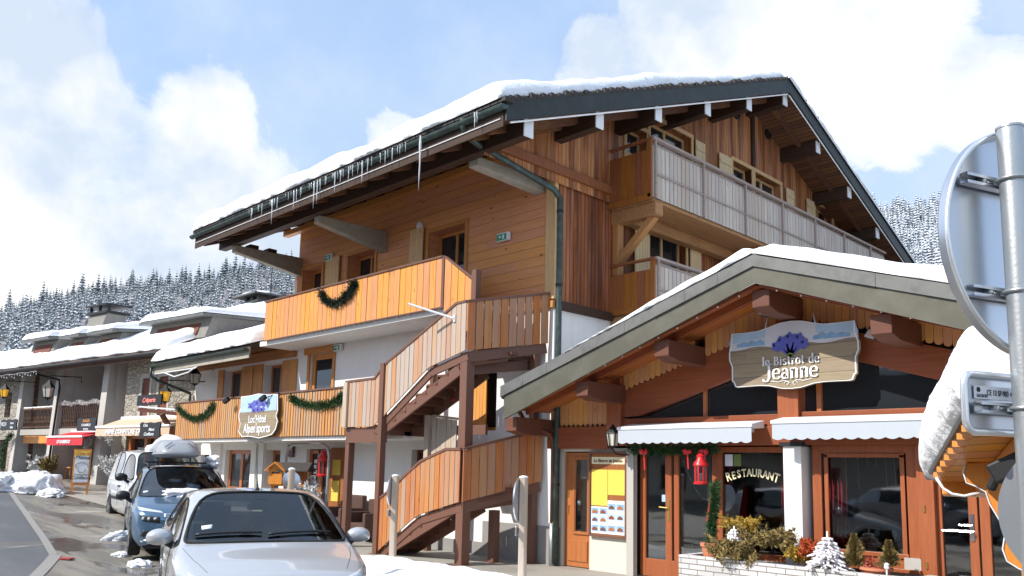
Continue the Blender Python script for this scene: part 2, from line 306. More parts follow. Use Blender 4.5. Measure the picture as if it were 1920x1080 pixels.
# ------------------------------------------------------------------ mesh helpers
OFF = {}
def tag(o, label=None, cat=None, group=None, kind=None):
    for a, v in (('label', label), ('category', cat), ('group', group), ('kind', kind)):
        if v: o[a] = v
    return o
def thing(name, label, cat, loc=(0, 0, 0), group=None):
    o = bpy.data.objects.new(name, None); C.objects.link(o); o.location = loc; o.empty_display_size = .2
    OFF[o] = Vector(loc); tag(o, label, cat, group); return o
class MB:
    def __init__(s): s.v = []; s.f = []
    def add(s, vs, fs):
        b = len(s.v); s.v += [Vector(v) for v in vs]; s.f += [tuple(b+i for i in f) for f in fs]; return s
    def hexa(s, p):   # 8 pts: bottom 4 ccw, top 4 ccw
        return s.add(p, [(3, 2, 1, 0), (4, 5, 6, 7), (0, 1, 5, 4), (1, 2, 6, 5), (2, 3, 7, 6), (3, 0, 4, 7)])
    def box(s, x0, x1, y0, y1, z0, z1):
        return s.hexa([(x0, y0, z0), (x1, y0, z0), (x1, y1, z0), (x0, y1, z0), (x0, y0, z1), (x1, y0, z1), (x1, y1, z1), (x0, y1, z1)])
    def fbox(s, fr, a0, a1, d0, d1, z0, z1):
        q = [fr(a, d, z) for z in (z0, z1) for a, d in ((a0, d1), (a1, d1), (a1, d0), (a0, d0))]; return s.hexa(q)
    def bar(s, p, q, w, h, up=(0, 0, 1), taper=1.):
        p, q = Vector(p), Vector(q); d = (q-p).normalized(); up = Vector(up)
        r = d.cross(up); r = r.normalized() if r.length > 1e-4 else Vector((1, 0, 0)); u = r.cross(d)
        def ring(c, k): return [c-r*w*k/2-u*h*k/2, c+r*w*k/2-u*h*k/2, c+r*w*k/2+u*h*k/2, c-r*w*k/2+u*h*k/2]
        a, b = ring(p, 1), ring(q, taper)
        return s.add(a+b, [(3, 2, 1, 0), (4, 5, 6, 7), (0, 1, 5, 4), (1, 2, 6, 5), (2, 3, 7, 6), (3, 0, 4, 7)])
    def tube(s, pts, r, n=8, caps=True, closed=False):
        pts = [Vector(p) for p in pts]; rs = r if hasattr(r, '__len__') else [r]*len(pts); rings = []; pu = None
        for i, p in enumerate(pts):
            if closed: d = (pts[(i+1) % len(pts)]-pts[i-1]).normalized()
            else: d = (pts[min(i+1, len(pts)-1)]-pts[max(i-1, 0)]).normalized()
            if pu is None: pu = Vector((0, 0, 1)) if abs(d.z) < .9 else Vector((1, 0, 0))
            a = d.cross(pu).normalized(); b = a.cross(d); pu = b
            rings.append([p+(a*math.cos(t)+b*math.sin(t))*rs[i] for t in [2*math.pi*j/n for j in range(n)]])
        vs = [v for g in rings for v in g]; fs = []
        L = len(pts)
        for i in range(L if closed else L-1):
            i2 = (i+1) % L
            for j in range(n): fs.append((i*n+j, i*n+(j+1) % n, i2*n+(j+1) % n, i2*n+j))
        if caps and not closed: fs += [tuple(range(n))[::-1], tuple((L-1)*n+j for j in range(n))]
        return s.add(vs, fs)
    def lathe(s, c, prof, n=16, axis=(0, 0, 1), up=None):
        c = Vector(c); ax = Vector(axis).normalized(); a = ax.orthogonal().normalized() if up is None else Vector(up); b = ax.cross(a); vs = []; fs = []
        for (r, h) in prof:
            vs += [c+ax*h+(a*math.cos(t)+b*math.sin(t))*r for t in [2*math.pi*j/n+math.pi/n for j in range(n)]]
        for i in range(len(prof)-1):
            for j in range(n): fs.append((i*n+j, i*n+(j+1) % n, (i+1)*n+(j+1) % n, (i+1)*n+j))
        fs += [tuple(range(n))[::-1], tuple((len(prof)-1)*n+j for j in range(n))]
        return s.add(vs, fs)
    def prism(s, pts, vec):
        vec = Vector(vec); pts = [Vector(p) for p in pts]; n = len(pts)
        return s.add(pts+[p+vec for p in pts], [tuple(range(n))[::-1], tuple(range(n, 2*n))]+[(i, (i+1) % n, (i+1) % n+n, i+n) for i in range(n)])
    def blob(s, c, r, seed=0, n=2, amp=.25, sc=1.5):
        bm = bmesh.new(); bmesh.ops.create_icosphere(bm, subdivisions=n, radius=1)
        vs = []
        for v in bm.verts:
            q = v.co.copy(); d = 1+amp*noise.noise(q*sc+Vector((seed*3.1, seed*1.7, 0))); vs.append(Vector((c[0]+q.x*r[0]*d, c[1]+q.y*r[1]*d, c[2]+q.z*r[2]*d)))
        s.add(vs, [[v.index for v in f.verts] for f in bm.faces]); bm.free(); return s
    def boards(s, top, bot, wid, thick, nrm, gap=.012, t0=0, tilt=0.):
        """vertical boards between the polylines bot and top (lists of points, same plane)"""
        nrm = Vector(nrm).normalized(); top = [Vector(p) for p in top]; bot = [Vector(p) for p in bot]
        a = Vector((bot[0].x, bot[0].y, 0)); b = Vector((bot[-1].x, bot[-1].y, 0)); L = (b-a).length; u = (b-a)/L
        def zat(pl, t):
            ts = [(Vector((p.x, p.y, 0))-a).dot(u) for p in pl]
            if t <= ts[0]: return pl[0].z
            for i in range(len(pl)-1):
                if t <= ts[i+1]: return pl[i].z+(pl[i+1].z-pl[i].z)*(t-ts[i])/max(1e-6, ts[i+1]-ts[i])
            return pl[-1].z
        n = max(1, round(L/wid)); w = L/n
        for i in range(n):
            t0_, t1_ = i*w+gap/2, (i+1)*w-gap/2; jt = random.uniform(-.004, .004)
            q = [a+u*t0_, a+u*t1_]
            p = [Vector((q[0].x, q[0].y, zat(bot, t0_))), Vector((q[1].x, q[1].y, zat(bot, t1_))), Vector((q[1].x, q[1].y, zat(top, t1_))), Vector((q[0].x, q[0].y, zat(top, t0_)))]
            p = [v+nrm*jt for v in p]
            s.prism(p, nrm*thick)
        return s
    def build(s, name, mat, parent=None, smooth=False, bevel=0., recalc=True, sub=0):
        off = OFF.get(parent, Vector()) if parent else Vector()
        me = bpy.data.meshes.new(name); me.from_pydata([tuple(v-off) for v in s.v], [], s.f)
        if recalc:
            bm = bmesh.new(); bm.from_mesh(me); bmesh.ops.recalc_face_normals(bm, faces=bm.faces); bm.to_mesh(me); bm.free()
        me.materials.append(MATS[mat] if isinstance(mat, str) else mat)
        if smooth:
            me.polygons.foreach_set('use_smooth', [True]*len(me.polygons))
            if smooth != 'all': me.set_sharp_from_angle(angle=R_(38))
        me.update()
        o = bpy.data.objects.new(name, me); C.objects.link(o)
        if parent: o.parent = parent
        OFF[o] = off
        if bevel: b = o.modifiers.new('bevel', 'BEVEL'); b.width = bevel; b.segments = 2; b.limit_method = 'ANGLE'
        if sub: b = o.modifiers.new('sub', 'SUBSURF'); b.levels = b.render_levels = sub
        return o
def solo(mb, name, mat, label, cat, group=None, loc=None, **kw):
    """a thing that is one mesh, its origin at its own base"""
    if loc is None:
        xs = [v.x for v in mb.v]; ys = [v.y for v in mb.v]; zs = [v.z for v in mb.v]
        loc = Vector(((min(xs)+max(xs))/2, (min(ys)+max(ys))/2, min(zs)))
    loc = Vector(loc); mb.v = [v-loc for v in mb.v]
    o = mb.build(name, mat, None, **kw); o.location = loc; OFF[o] = loc
    return tag(o, label, cat, group)
class Frame:
    def __init__(s, o, u): s.o = Vector(o); s.u = Vector(u).normalized(); s.n = s.u.cross(Vector((0, 0, 1)))
    def __call__(s, a, d, z): return s.o+s.u*a+s.n*d+Vector((0, 0, z))
    def P(s, x, y, d=0.):
        r = ray(x, y); o = s.o+s.n*d; t = (o-EYE).dot(s.n)/r.dot(s.n); p = EYE+r*t-s.o; return Vector((p.dot(s.u), d, p.z))
def wall(mb, fr, a0, a1, z0, ztop, holes, depth=.3, d=0., extra=()):
    """wall face with openings (a0,a1,z0,z1) and their reveals; ztop number or function of a"""
    zt = ztop if callable(ztop) else (lambda a: ztop)
    A = sorted(set([a0, a1]+[h[i] for h in holes for i in (0, 1)]+list(extra)))
    Z = sorted(set([z0]+[h[i] for h in holes for i in (2, 3)]))
    for i in range(len(A)-1):
        u0, u1 = A[i], A[i+1]
        if u0 < a0-1e-6 or u1 > a1+1e-6: continue
        for j in range(len(Z)):
            lo = Z[j]; last = j == len(Z)-1
            hi0, hi1 = (zt(u0), zt(u1)) if last else (min(Z[j+1], zt(u0)), min(Z[j+1], zt(u1)))
            hi0, hi1 = max(lo, hi0), max(lo, hi1)
            if hi0-lo < 1e-4 and hi1-lo < 1e-4: continue
            c = ((u0+u1)/2, (lo+min(hi0, hi1))/2)
            if any(h[0]-1e-6 < c[0] < h[1]+1e-6 and h[2]-1e-6 < c[1] < h[3]+1e-6 for h in holes): continue
            mb.add([fr(u0, d, lo), fr(u1, d, lo), fr(u1, d, hi1), fr(u0, d, hi0)], [(0, 1, 2, 3)])
    for h in holes:
        b0, b1, c0, c1 = h[:4]
        for q in (((b0, c0), (b1, c0)), ((b1, c0), (b1, c1)), ((b1, c1), (b0, c1)), ((b0, c1), (b0, c0))):
            mb.add([fr(q[0][0], d, q[0][1]), fr(q[1][0], d, q[1][1]), fr(q[1][0], d-depth, q[1][1]), fr(q[0][0], d-depth, q[0][1])], [(0, 1, 2, 3)])
    return mb
def window(par, fr, a0, a1, z0, z1, rec=.25, mat='frame_orange', pane='window_dark', mull=1, rails=0, fw=.07, name='window', d=0., door=False, low=.0):
    f = MB(); dd = d-rec; e = .004
    a0 += e; a1 -= e; z1 -= e; z0 += e
    f.fbox(fr, a0, a0+fw, dd, dd+.06, z0, z1); f.fbox(fr, a1-fw, a1, dd, dd+.06, z0, z1)
    f.fbox(fr, a0+fw, a1-fw, dd, dd+.06, z1-fw, z1); f.fbox(fr, a0+fw, a1-fw, dd, dd+.06, z0, z0+fw+low)
    for i in range(mull):
        c = a0+(a1-a0)*(i+1)/(mull+1); f.fbox(fr, c-fw*.6, c+fw*.6, dd, dd+.055, z0+fw+low, z1-fw)
    for i in range(rails):
        c = z0+(z1-z0)*(i+1)/(rails+1); f.fbox(fr, a0+fw, a1-fw, dd+.005, dd+.05, c-.02, c+.02)
    o = f.build(name, mat, par, bevel=.006)
    g = MB(); g.fbox(fr, a0+fw*.5, a1-fw*.5, dd+.01, dd+.025, z0+fw*.5, z1-fw*.5); g.build('pane', pane, o)
    return o
def casing(par, fr, a0, a1, z0, z1, w=.11, mat='frame_pine', d=0., name='window_casing', t=.035):
    f = MB(); f.fbox(fr, a0-w, a0, d, d+t, z0, z1); f.fbox(fr, a1, a1+w, d, d+t, z0, z1); f.fbox(fr, a0-w, a1+w, d, d+t+.006, z1, z1+w)
    return f.build(name, mat, par, bevel=.005)
def shutter(par, fr, a0, a1, z0, z1, mat='shutter_pine', d=0.):
    f = MB(); f.fbox(fr, a0, a1, d+.012, d+.04, z0, z1)
    for q in (.1, .9):
        c = z0+(z1-z0)*q; f.fbox(fr, a0+.02, a1-.02, d+.038, d+.058, c-.05, c+.05)
    return f.build('shutter', mat, par, bevel=.004)
def snow_slab(corners, thick, nu=40, nv=20, seed=0, rag=.06, amp=.25, edge=.35, drop=0.):
    """a blanket of snow on a sloping quad: corners a(low-left) b(low-right) c(high-right) d(high-left)"""
    a, b, c, d = [Vector(p) for p in corners]; nn = (b-a).cross(d-a).normalized()
    if nn.z < 0: nn = -nn
    mb = MB(); vs = []; W = (b-a).length; Hh = (d-a).length
    for j in range(nv+1):
        for i in range(nu+1):
            u, v = i/nu, j/nv
            p = (a*(1-u)+b*u)*(1-v)+(d*(1-u)+c*u)*v
            q = p*1.1+Vector((seed*7.3, 0, seed))
            if j == 0: p = p+(a-d).normalized()*(rag*(noise.noise(q*2.3)+.6*noise.noise(q*7)))
            if j == nv: p = p+(d-a).normalized()*(rag*noise.noise(q*2.3))
            if i == 0: p = p+(a-b).normalized()*(rag*noise.noise(q*2.9))
            if i == nu: p = p+(b-a).normalized()*(rag*(noise.noise(q*2.9)+.6*noise.noise(q*8)))
            e = min(min(u, 1-u)*W, min(v, 1-v)*Hh)/edge
            prof = math.sqrt(max(0, 1-(1-min(1, e))**2)) if e < 1 else 1
            h = thick*(.18+.82*prof)*(1+amp*(noise.noise(q*.7)+.4*noise.noise(q*2.1)))
            vs.append(p+nn*h)
    n0 = len(vs)
    fs = [(j*(nu+1)+i, j*(nu+1)+i+1, (j+1)*(nu+1)+i+1, (j+1)*(nu+1)+i) for j in range(nv) for i in range(nu)]
    per = [(i, 0) for i in range(nu+1)]+[(nu, j) for j in range(1, nv+1)]+[(i, nv) for i in range(nu-1, -1, -1)]+[(0, j) for j in range(nv-1, 0, -1)]
    for (i, j) in per:
        p = vs[j*(nu+1)+i]; u, v = i/nu, j/nv
        base = (a*(1-u)+b*u)*(1-v)+(d*(1-u)+c*u)*v
        vs.append(base+nn*(.012)+ (base-(a+c)/2).normalized()*(-.02))
    L = len(per)
    for t in range(L):
        i, j = per[t]; i2, j2 = per[(t+1) % L]; fs.append((j*(nu+1)+i, n0+t, n0+(t+1) % L, j2*(nu+1)+i2))
    mb.add(vs, fs); return mb
def text(par, name, s, fr, a, d, z, size, mat, align='CENTER', shear=0., off=0., ext=.004, rot=0., sx=1.):
    cu = bpy.data.curves.new('t', 'FONT'); cu.body = s; cu.size = size; cu.align_x = align; cu.shear = shear; cu.offset = off; cu.extrude = ext; cu.resolution_u = 3
    ob = bpy.data.objects.new('t', cu); C.objects.link(ob)
    dg = bpy.context.evaluated_depsgraph_get(); me = bpy.data.meshes.new_from_object(ob.evaluated_get(dg))
    bpy.data.objects.remove(ob); bpy.data.curves.remove(cu)
    up = Vector((0, 0, 1)); o = fr(a, d, z)
    cr, sr = math.cos(rot), math.sin(rot); base = OFF.get(par, Vector())
    for v in me.vertices:
        x, y = v.co.x*sx, v.co.y; x, y = x*cr-y*sr, x*sr+y*cr
        v.co = o+fr.u*x+up*y+fr.n*v.co.z-base
    me.materials.clear(); me.materials.append(MATS[mat]); ob = bpy.data.objects.new(name, me); C.objects.link(ob); ob.parent = par; OFF[ob] = base
    return ob
ADD = lambda a, b: Vector(a)+Vector(b)
HF = Frame((0, 12, 0), (1, 0, 0))      # the street front of hotel and bistrot, a = x
GF = Frame((-11, 0, 0), (0, 1, 0))     # the gable front of the hotel, a = y
def gz(x, y=8.):                        # lie of the ground: level below, climbing gently up the street
    t = max(0., -13.8-x); return .046*t*min(1., t/4)
# ================================================================== HOTEL
H0 = (-16, 12, 0)
hotel = thing('hotel_building', 'large timber chalet hotel with snow on its roof and icicles along the eave', 'building', H0)
def under(y): return 8.02+.4*(y-10) if y <= 19.7 else 8.02+.4*9.7-.4*(y-19.7)
RX0, RX1 = -22.0, -9.75
# street wall, upper timber storey
ups = [(-15.05, -13.75, 5.2, 7.32), (-18.45, -17.25, 5.2, 7.34), (-20.75, -19.75, 6.0, 7.32)]
mb = MB(); wall(mb, HF, -21.05, -11.0, 5.14, 8.82, ups, .42); mb.build('timber_wall', 'pine_planks', hotel)
for (a0, a1, z0, z1) in ups:
    window(hotel, HF, a0, a1, z0, z1, .36, 'frame_orange', mull=1, low=.3)
    casing(hotel, HF, a0, a1, z0, z1, .1, 'frame_orange')
for (a0, a1, z1) in ((-15.72, -15.2, 7.5), (-19.43, -18.8, 7.42), (-21.04, -20.9, 7.3)): shutter(hotel, HF, a0, a1, 5.3, z1, 'shutter_pine', d=.05)
m = MB(); m.fbox(HF, -11.22, -10.965, .0, .05, 5.2, 7.95); m.fbox(HF, -11.03, -10.965, -.05, .0, 5.2, 7.95); m.build('corner_board', 'frame_pine', hotel, bevel=.008)
m = MB(); m.fbox(HF, -21.09, -10.97, .0, .07, 5.02, 5.16); m.build('floor_beam', 'frame_orange', hotel, bevel=.01)
# white lower storeys
lows = [(-20.1, -18.95, 2.6, 4.82), (-13.3, -12.6, 2.6, 4.45), (-22.3, -21.45, .32, 2.2), (-24.85, -23.2, .95, 2.2), (-20.05, -18.2, .25, 2.22), (-15.42, -14.85, .9, 2.2), (-25.25, -24.05, 2.6, 4.72), (-22.7, -21.6, 2.6, 4.72), (-26.6, -25.6, .4, 2.05)]
m = MB(); wall(m, HF, -27.42, -10.99, -.3, 5.13, lows, .32); m.build('plaster_wall', 'plaster_white', hotel)
wall(MB(), GF, 12, 13, 0, 5, [])
m = MB(); m.fbox(HF, -12.9, -10.99, .0, .03, -.1, .72); m.fbox(HF, -17.8, -12.9, 0, .03, -.1, .28); m.build('plinth', 'plinth_grey', hotel)
window(hotel, HF, -20.1, -18.95, 2.6, 4.82, .12, 'frame_orange', mull=0, fw=.16)
m = MB(); m.fbox(HF, -20.35, -18.8, 0, .08, 4.82, 5.0); m.fbox(HF, -20.22, -20.1, 0, .04, 2.6, 4.82); m.fbox(HF, -18.95, -18.84, 0, .04, 2.6, 4.82); m.build('door_casing', 'frame_orange', hotel, bevel=.008)
window(hotel, HF, -13.3, -12.6, 2.6, 4.45, .2, 'frame_orange', mull=0)
shutter(hotel, HF, -13.34, -12.86, 2.6, 4.45, 'shutter_honey', .02)
for (a0, a1, z0, z1) in lows[6:8]: window(hotel, HF, a0, a1, z0, z1, .3, 'door_wood', mull=1, low=.2)
for (a0, a1) in ((-25.67, -25.27), (-24.03, -23.36), (-23.28, -22.74), (-21.58, -20.78)): shutter(hotel, HF, a0, a1, 2.75, 4.76, 'shutter_honey')
window(hotel, HF, -22.3, -21.45, .32, 2.2, .3, 'door_wood', mull=0, fw=.12, low=.5)
w1 = window(hotel, HF, -24.85, -23.2, .95, 2.2, .2, 'door_wood', mull=1, fw=.12)
window(hotel, HF, -15.42, -14.85, .9, 2.2, .22, 'shutter_oxblood', mull=0)
window(hotel, HF, -26.6, -25.6, .4, 2.05, .2, 'shutter_oxblood', mull=0)
# pilasters and arches at the hotel entrance front
m = MB()
for a in (-25.35, -23.05, -22.6): m = MB(); m.fbox(HF, a, a+.28, .0, .07, .1, 2.45); m.build('pilaster', 'plaster_white', hotel)

# entrance door with side light
d = MB(); d.fbox(HF, -20.05, -19.95, -.2, -.1, .25, 2.2); d.fbox(HF, -19.6, -19.5, -.2, -.1, .25, 2.2); d.fbox(HF, -18.3, -18.2, -.2, -.1, .25, 2.2); d.fbox(HF, -19.95, -18.3, -.2, -.1, 2.1, 2.2)
d.fbox(HF, -19.95, -19.6, -.2, -.1, .25, .85); d.fbox(HF, -19.5, -19.38, -.18, -.1, .3, 2.1); d.fbox(HF, -18.68, -18.55, -.18, -.1, .3, 2.1); d.fbox(HF, -19.38, -18.68, -.18, -.1, .3, .5); d.fbox(HF, -19.38, -18.68, -.18, -.1, 1.98, 2.1)
do = d.build('entrance_door', 'door_wood', hotel, bevel=.006)
g = MB(); g.fbox(HF, -19.95, -19.6, -.17, -.15, .85, 2.1); g.fbox(HF, -19.38, -18.68, -.165, -.145, .5, 1.98); g.fbox(HF, -18.55, -18.3, -.17, -.15, .3, 2.1); g.build('pane', 'window_dark', do)
g = MB(); g.tube([HF(-19.42, -.06, 1.15), HF(-19.42, -.06, 1.4)], .012); g.build('handle', 'chrome', do)
g = MB()
for i in range(7): g.fbox(HF, -19.87, -19.72-.03*(i % 2), -.148, -.143, 1.0+i*.14, 1.1+i*.14)
g.build('sticker', 'paper', do)
# steel hoop round the entrance
m = MB(); m.tube([HF(-20.55, .32, .2), HF(-20.55, .32, 2.05), HF(-20.45, .32, 2.25), HF(-20.2, .32, 2.33), HF(-18.75, .32, 2.33), HF(-18.5, .32, 2.25), HF(-18.42, .32, 2.05), HF(-18.42, .32, .2)], .04, 8)
m.build('entrance_hoop', 'galvanised', hotel, smooth=True)
# gable walls
gx = [(15.15, 16.85, 7.6, 10.05), (14.25, 15.0, 8.75, 9.6), (18.84, 19.82, 7.6, 10.05), (20.0, 21.44, 7.6, 10.05), (23.66, 24.81, 7.6, 10.05)]
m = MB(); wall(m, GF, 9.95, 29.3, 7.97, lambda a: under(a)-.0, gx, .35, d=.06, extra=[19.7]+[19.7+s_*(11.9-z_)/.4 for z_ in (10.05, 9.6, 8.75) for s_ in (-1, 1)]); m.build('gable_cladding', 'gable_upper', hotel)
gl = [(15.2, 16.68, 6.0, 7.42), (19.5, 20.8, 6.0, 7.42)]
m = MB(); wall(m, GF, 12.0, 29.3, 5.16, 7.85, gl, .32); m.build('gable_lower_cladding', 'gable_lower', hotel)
m = MB(); wall(m, GF, 12.0, 29.3, -.2, 5.06, [], .1, d=-.02); m.build('gable_plaster', 'plaster_white', hotel)
m = MB(); m.fbox(GF, 12.05, 29.3, -.02, .09, 5.0, 5.17); m.build('sill_beam', 'beam_old', hotel, bevel=.01)
m = MB(); m.fbox(GF, 9.95, 15.1, .0, .13, 7.78, 7.97); m.build('gable_beam', 'side_boards_brown', hotel, bevel=.01)
m = MB(); m.fbox(GF, 19.83, 19.98, .06, .12, 10.2, 12.0); m.build('gable_post', 'beam_old', hotel)
for (a0, a1, z0, z1) in gx:
    window(hotel, GF, a0, a1, z0, z1, .24, 'frame_pine', mull=1 if a1-a0 > 1 else 0, d=.06, low=.25); casing(hotel, GF, a0, a1, z0, z1, .1, 'frame_pine', d=.06)
for (a0, a1, z0, z1) in gl:
    window(hotel, GF, a0, a1, z0, z1, .22, 'frame_pine', mull=1); casing(hotel, GF, a0, a1, z0, z1, .09, 'frame_pine')
for (a0, a1) in ((17.0, 17.42), (18.1, 18.7), (21.72, 22.2), (23.0, 23.52)): shutter(hotel, GF, a0, a1, 8.0, 10.05, 'shutter_pine_y', .09)
for (a0, a1) in ((14.58, 15.1), (16.8, 17.28), (18.95, 19.4)): shutter(hotel, GF, a0, a1, 6.02, 7.38, 'shutter_pine_y', .04)
for a, z in ((19.07, 11.42), (20.78, 11.38)):
    m = MB(); m.lathe(GF(a, .06, z), [(.15, 0), (.15, .05), (.11, .06), (.1, .03)], 20, axis=(1, 0, 0)); m.build('round_vent', 'metal_dark', hotel, smooth=True)
# side and back walls so that the block is closed
m = MB(); m.add([(-21.05, 12, -.3), (-21.05, 29.3, -.3), (-21.05, 29.3, 8.2), (-21.05, 19.7, 11.9), (-21.05, 12, 8.82)], [(0, 1, 2, 3, 4)]); m.add([(-21.05, 29.3, -.3), (-11, 29.3, -.3), (-11, 29.3, 8.15), (-21.05, 29.3, 8.15)], [(0, 1, 2, 3)]); m.build('rear_wall', 'annex_planks', hotel)
m = MB(); m.box(-20.9, -11.4, 12.5, 29.1, .2, 5.0); m.box(-20.9, -11.4, 12.5, 29.1, 5.3, 7.7); m.build('inner_core', 'beam_old', hotel)
# roof
m = MB()
for (ya, yb) in ((9.35, 19.7), (30.6, 19.7)):
    m.hexa([(RX0, ya, under(ya)), (RX1-.03, ya, under(ya)), (RX1-.03, yb, under(yb)), (RX0, yb, under(yb)), (RX0, ya, under(ya)+.16), (RX1-.03, ya, under(ya)+.16), (RX1-.03, yb, under(yb)+.16), (RX0, yb, under(yb)+.16)])
roof = m.build('roof', 'soffit_x', hotel)
m = MB()
for (ya, yb) in ((9.3, 19.7), (30.6, 19.7)):
    m.hexa([(RX0-.03, ya, under(ya)+.165), (RX1+.02, ya, under(ya)+.165), (RX1+.02, yb, under(yb)+.165), (RX0-.03, yb, under(yb)+.165), (RX0-.03, ya, under(ya)+.36), (RX1+.02, ya, under(ya)+.36), (RX1+.02, yb, under(yb)+.36), (RX0-.03, yb, under(yb)+.36)])
m.build('roof_deck', 'tiles_dark', roof)
m = MB(); random.seed(3)
y = 9.4
while y < 30.4:
    s = .14+random.random()*.08; z = under(y)+.36
    m.box(RX1-.12, RX1+.04, y, y+s-.01, z-.06, z+.03+random.random()*.06); y += s
m.build('tile_ends', 'tiles_dark', roof)
x = RX0; m = MB()
while x < RX1:
    m.box(x, x+.17, 9.24, 9.45, under(9.3)+.30, under(9.3)+.36+random.random()*.03); x += .19
m.build('tile_ends', 'tiles_dark', roof)
m = MB()
for (ya, yb) in ((9.32, 19.7), (30.6, 19.7)): m.prism([(RX1, ya, under(ya)-.04), (RX1, yb, under(yb)-.04), (RX1, yb, under(yb)+.3), (RX1, ya, under(ya)+.3)], (.045, 0, 0))
m.build('verge_board', 'metal_fascia', roof)
m = MB()
for (ya, yb) in ((9.45, 19.66), (30.4, 19.74)): m.tube([(RX1-.0, ya, under(ya)-.075), (RX1-.0, yb, under(yb)-.075)], .018, 6)
m.tube([(RX0+.1, 9.305, under(9.33)+.02), (RX1-.1, 9.305, under(9.33)+.02)], .009, 6)
m.build('light_tube', 'white_light_tube', roof, smooth=True)
m = MB(); m.box(RX0+.0, RX1-.04, 9.32, 9.346, under(9.35)-.13, under(9.35)+.16); m.build('eave_board', 'beam_old', roof)
# rafters seen under the verge on the far slope and eave
m = MB()
for x in (-10.35,):
    for (ya, yb) in ((9.5, 19.6), (30.3, 19.8)): m.bar((x, ya, under(ya)-.06), (x, yb, under(yb)-.06), .1, .13)
x = -21.7
while x < -10.5: m.bar((x, 9.45, under(9.45)-.06), (x, 12.0, under(12)-.06), .11, .13); x += .78
m.build('rafter', 'soffit_old', roof)
for i, yy in enumerate((10.0, 11.98, 13.95, 15.9, 17.8, 19.7, 21.6, 23.6, 25.6, 27.6)):
    zt = under(yy)-.02; x0 = -21.75 if i == 0 else -11.1
    m = MB(); m.box(x0, -9.86, yy-.11, yy+.11, zt-.34, zt); p = m.build('purlin', 'beam_old', hotel, bevel=.012)
    m = MB(); m.box(-9.86, -9.835, yy-.115, yy+.115, zt-.345, zt-.02); m.build('purlin_cap', 'white_paint', p)
m = MB(); m.box(-21.7, -11.0, 11.8, 11.98, 8.45, 8.6); m.build('purlin', 'frame_orange', hotel)
# cantilever brackets
for i, (xa, tip, wal, w_, mt) in enumerate(((-11.42, 10.1, 12.0, .26, 'concrete_beam'), (-16.85, 10.0, 12.0, .22, 'concrete_beam'), (-20.95, 9.95, 12.0, .22, 'concrete_beam'))):
    m = MB(); zt = 7.66
    if i: m.prism([(xa-w_/2, tip, zt), (xa-w_/2, wal, zt+.04), (xa-w_/2, wal, zt-.50), (xa-w_/2, tip, zt-.18)], (w_, 0, 0))
    else: m.prism([(xa-w_/2, tip, 7.72), (xa-w_/2, wal, 7.72), (xa-w_/2, wal, 7.46), (xa-w_/2, tip, 7.54)], (w_, 0, 0))
    m.build('cantilever_bracket', mt, hotel, bevel=.015)
for i in (0, 1): m = MB(); m.box(-21.1, -20.8, 10.35+.55*i, 10.6+.55*i, 7.66, 7.76); m.build('bracket_block', 'beam_old', hotel)
# roof snow
s1 = snow_slab([(RX0+.03, 9.2, under(9.25)+.36), (RX1-.02, 9.2, under(9.25)+.36), (RX1-.06, 19.7, under(19.7)+.37), (RX0+.05, 19.7, under(19.7)+.37)], .34, 170, 80, 1, .07, .3, .35)
s1.build('snow_cover', 'snow', roof, smooth='all')
s1 = snow_slab([(RX1+.1, 30.6, under(30.6)+.37), (RX0, 30.6, under(30.6)+.37), (RX0, 19.6, under(19.6)+.37), (RX1+.1, 19.6, under(19.6)+.37)], .36, 50, 70, 2, .05, .3, .4)
s1.build('snow_cover', 'snow', roof, smooth='all')
# gutter with icicles, down pipe
m = MB(); n = 9
pr = [(math.cos(math.pi+math.pi*i/n)*.085, math.sin(math.pi+math.pi*i/n)*.085) for i in range(n+1)]
gy, gzz = 9.27, under(9.3)+.24
vs = [(x, gy+a, gzz+b) for x in (RX0-.1, RX1+.05) for a, b in pr]+[(x, gy+a*.86, gzz+b*.86) for x in (RX0-.1, RX1+.05) for a, b in pr]
q = n+1
m.add(vs, [(i, i+1, q+i+1, q+i) for i in range(n)]+[(2*q+i, 2*q+i+1, 3*q+i+1, 3*q+i) for i in range(n)]+[tuple(range(q)), tuple(range(q, 2*q)), (0, q, 3*q, 2*q), (n, q+n, 3*q+n, 2*q+n)])
gut = m.build('gutter', 'metal_green', roof, smooth=True)
random.seed(11)
def icicle(p, L, r, par=roof):
    m = MB(); pts = []; rs = []
    for i in range(7):
        t = i/6; pts.append(Vector(p)+Vector((noise.noise(Vector((p[0]*9, t*3, 0)))*.012, 0, -L*t))); rs.append(max(.0012, r*(1-t)**.8*(1+.25*math.sin(t*23+p[0]*7))))
    m.tube(pts, rs, 6); m.build('icicle', 'ice', par, smooth='all')
def pxx(x): return P(1, gy-.09, x, 300).x
for px_, L, r in ((787, 1.1, .028), (592, .62, .022), (598, .55, .02), (603, .3, .014), (630, .45, .02), (640, .3, .015), (516, .62, .02), (525, .35, .015), (555, .5, .02), (560, .35, .014), (567, .25, .012), (478, .35, .015), (497, .3, .014), (655, .36, .016), (662, .25, .013), (680, .5, .02), (690, .34, .015), (713, .22, .012), (722, .28, .014), (735, .3, .016), (749, .2, .012), (888, .3, .018), (892, .22, .014), (545, .2, .01), (612, .2, .012), (645, .2, .01), (672, .24, .012), (697, .2, .01)):
    icicle((pxx(px_), gy-.09, gzz+.02), L, r)
for i in range(45): icicle((random.uniform(pxx(470), pxx(760)), gy-.088, gzz+.02), random.uniform(.06, .2), random.uniform(.007, .012))
pp = [PY(gy, 868, 222), PY(gy+.02, 869, 240), PY(9.45, 880, 258), PY(9.9, 903, 275), PY(11.45, 1022, 345), PY(11.7, 1040, 356), PY(11.86, 1048, 372)]
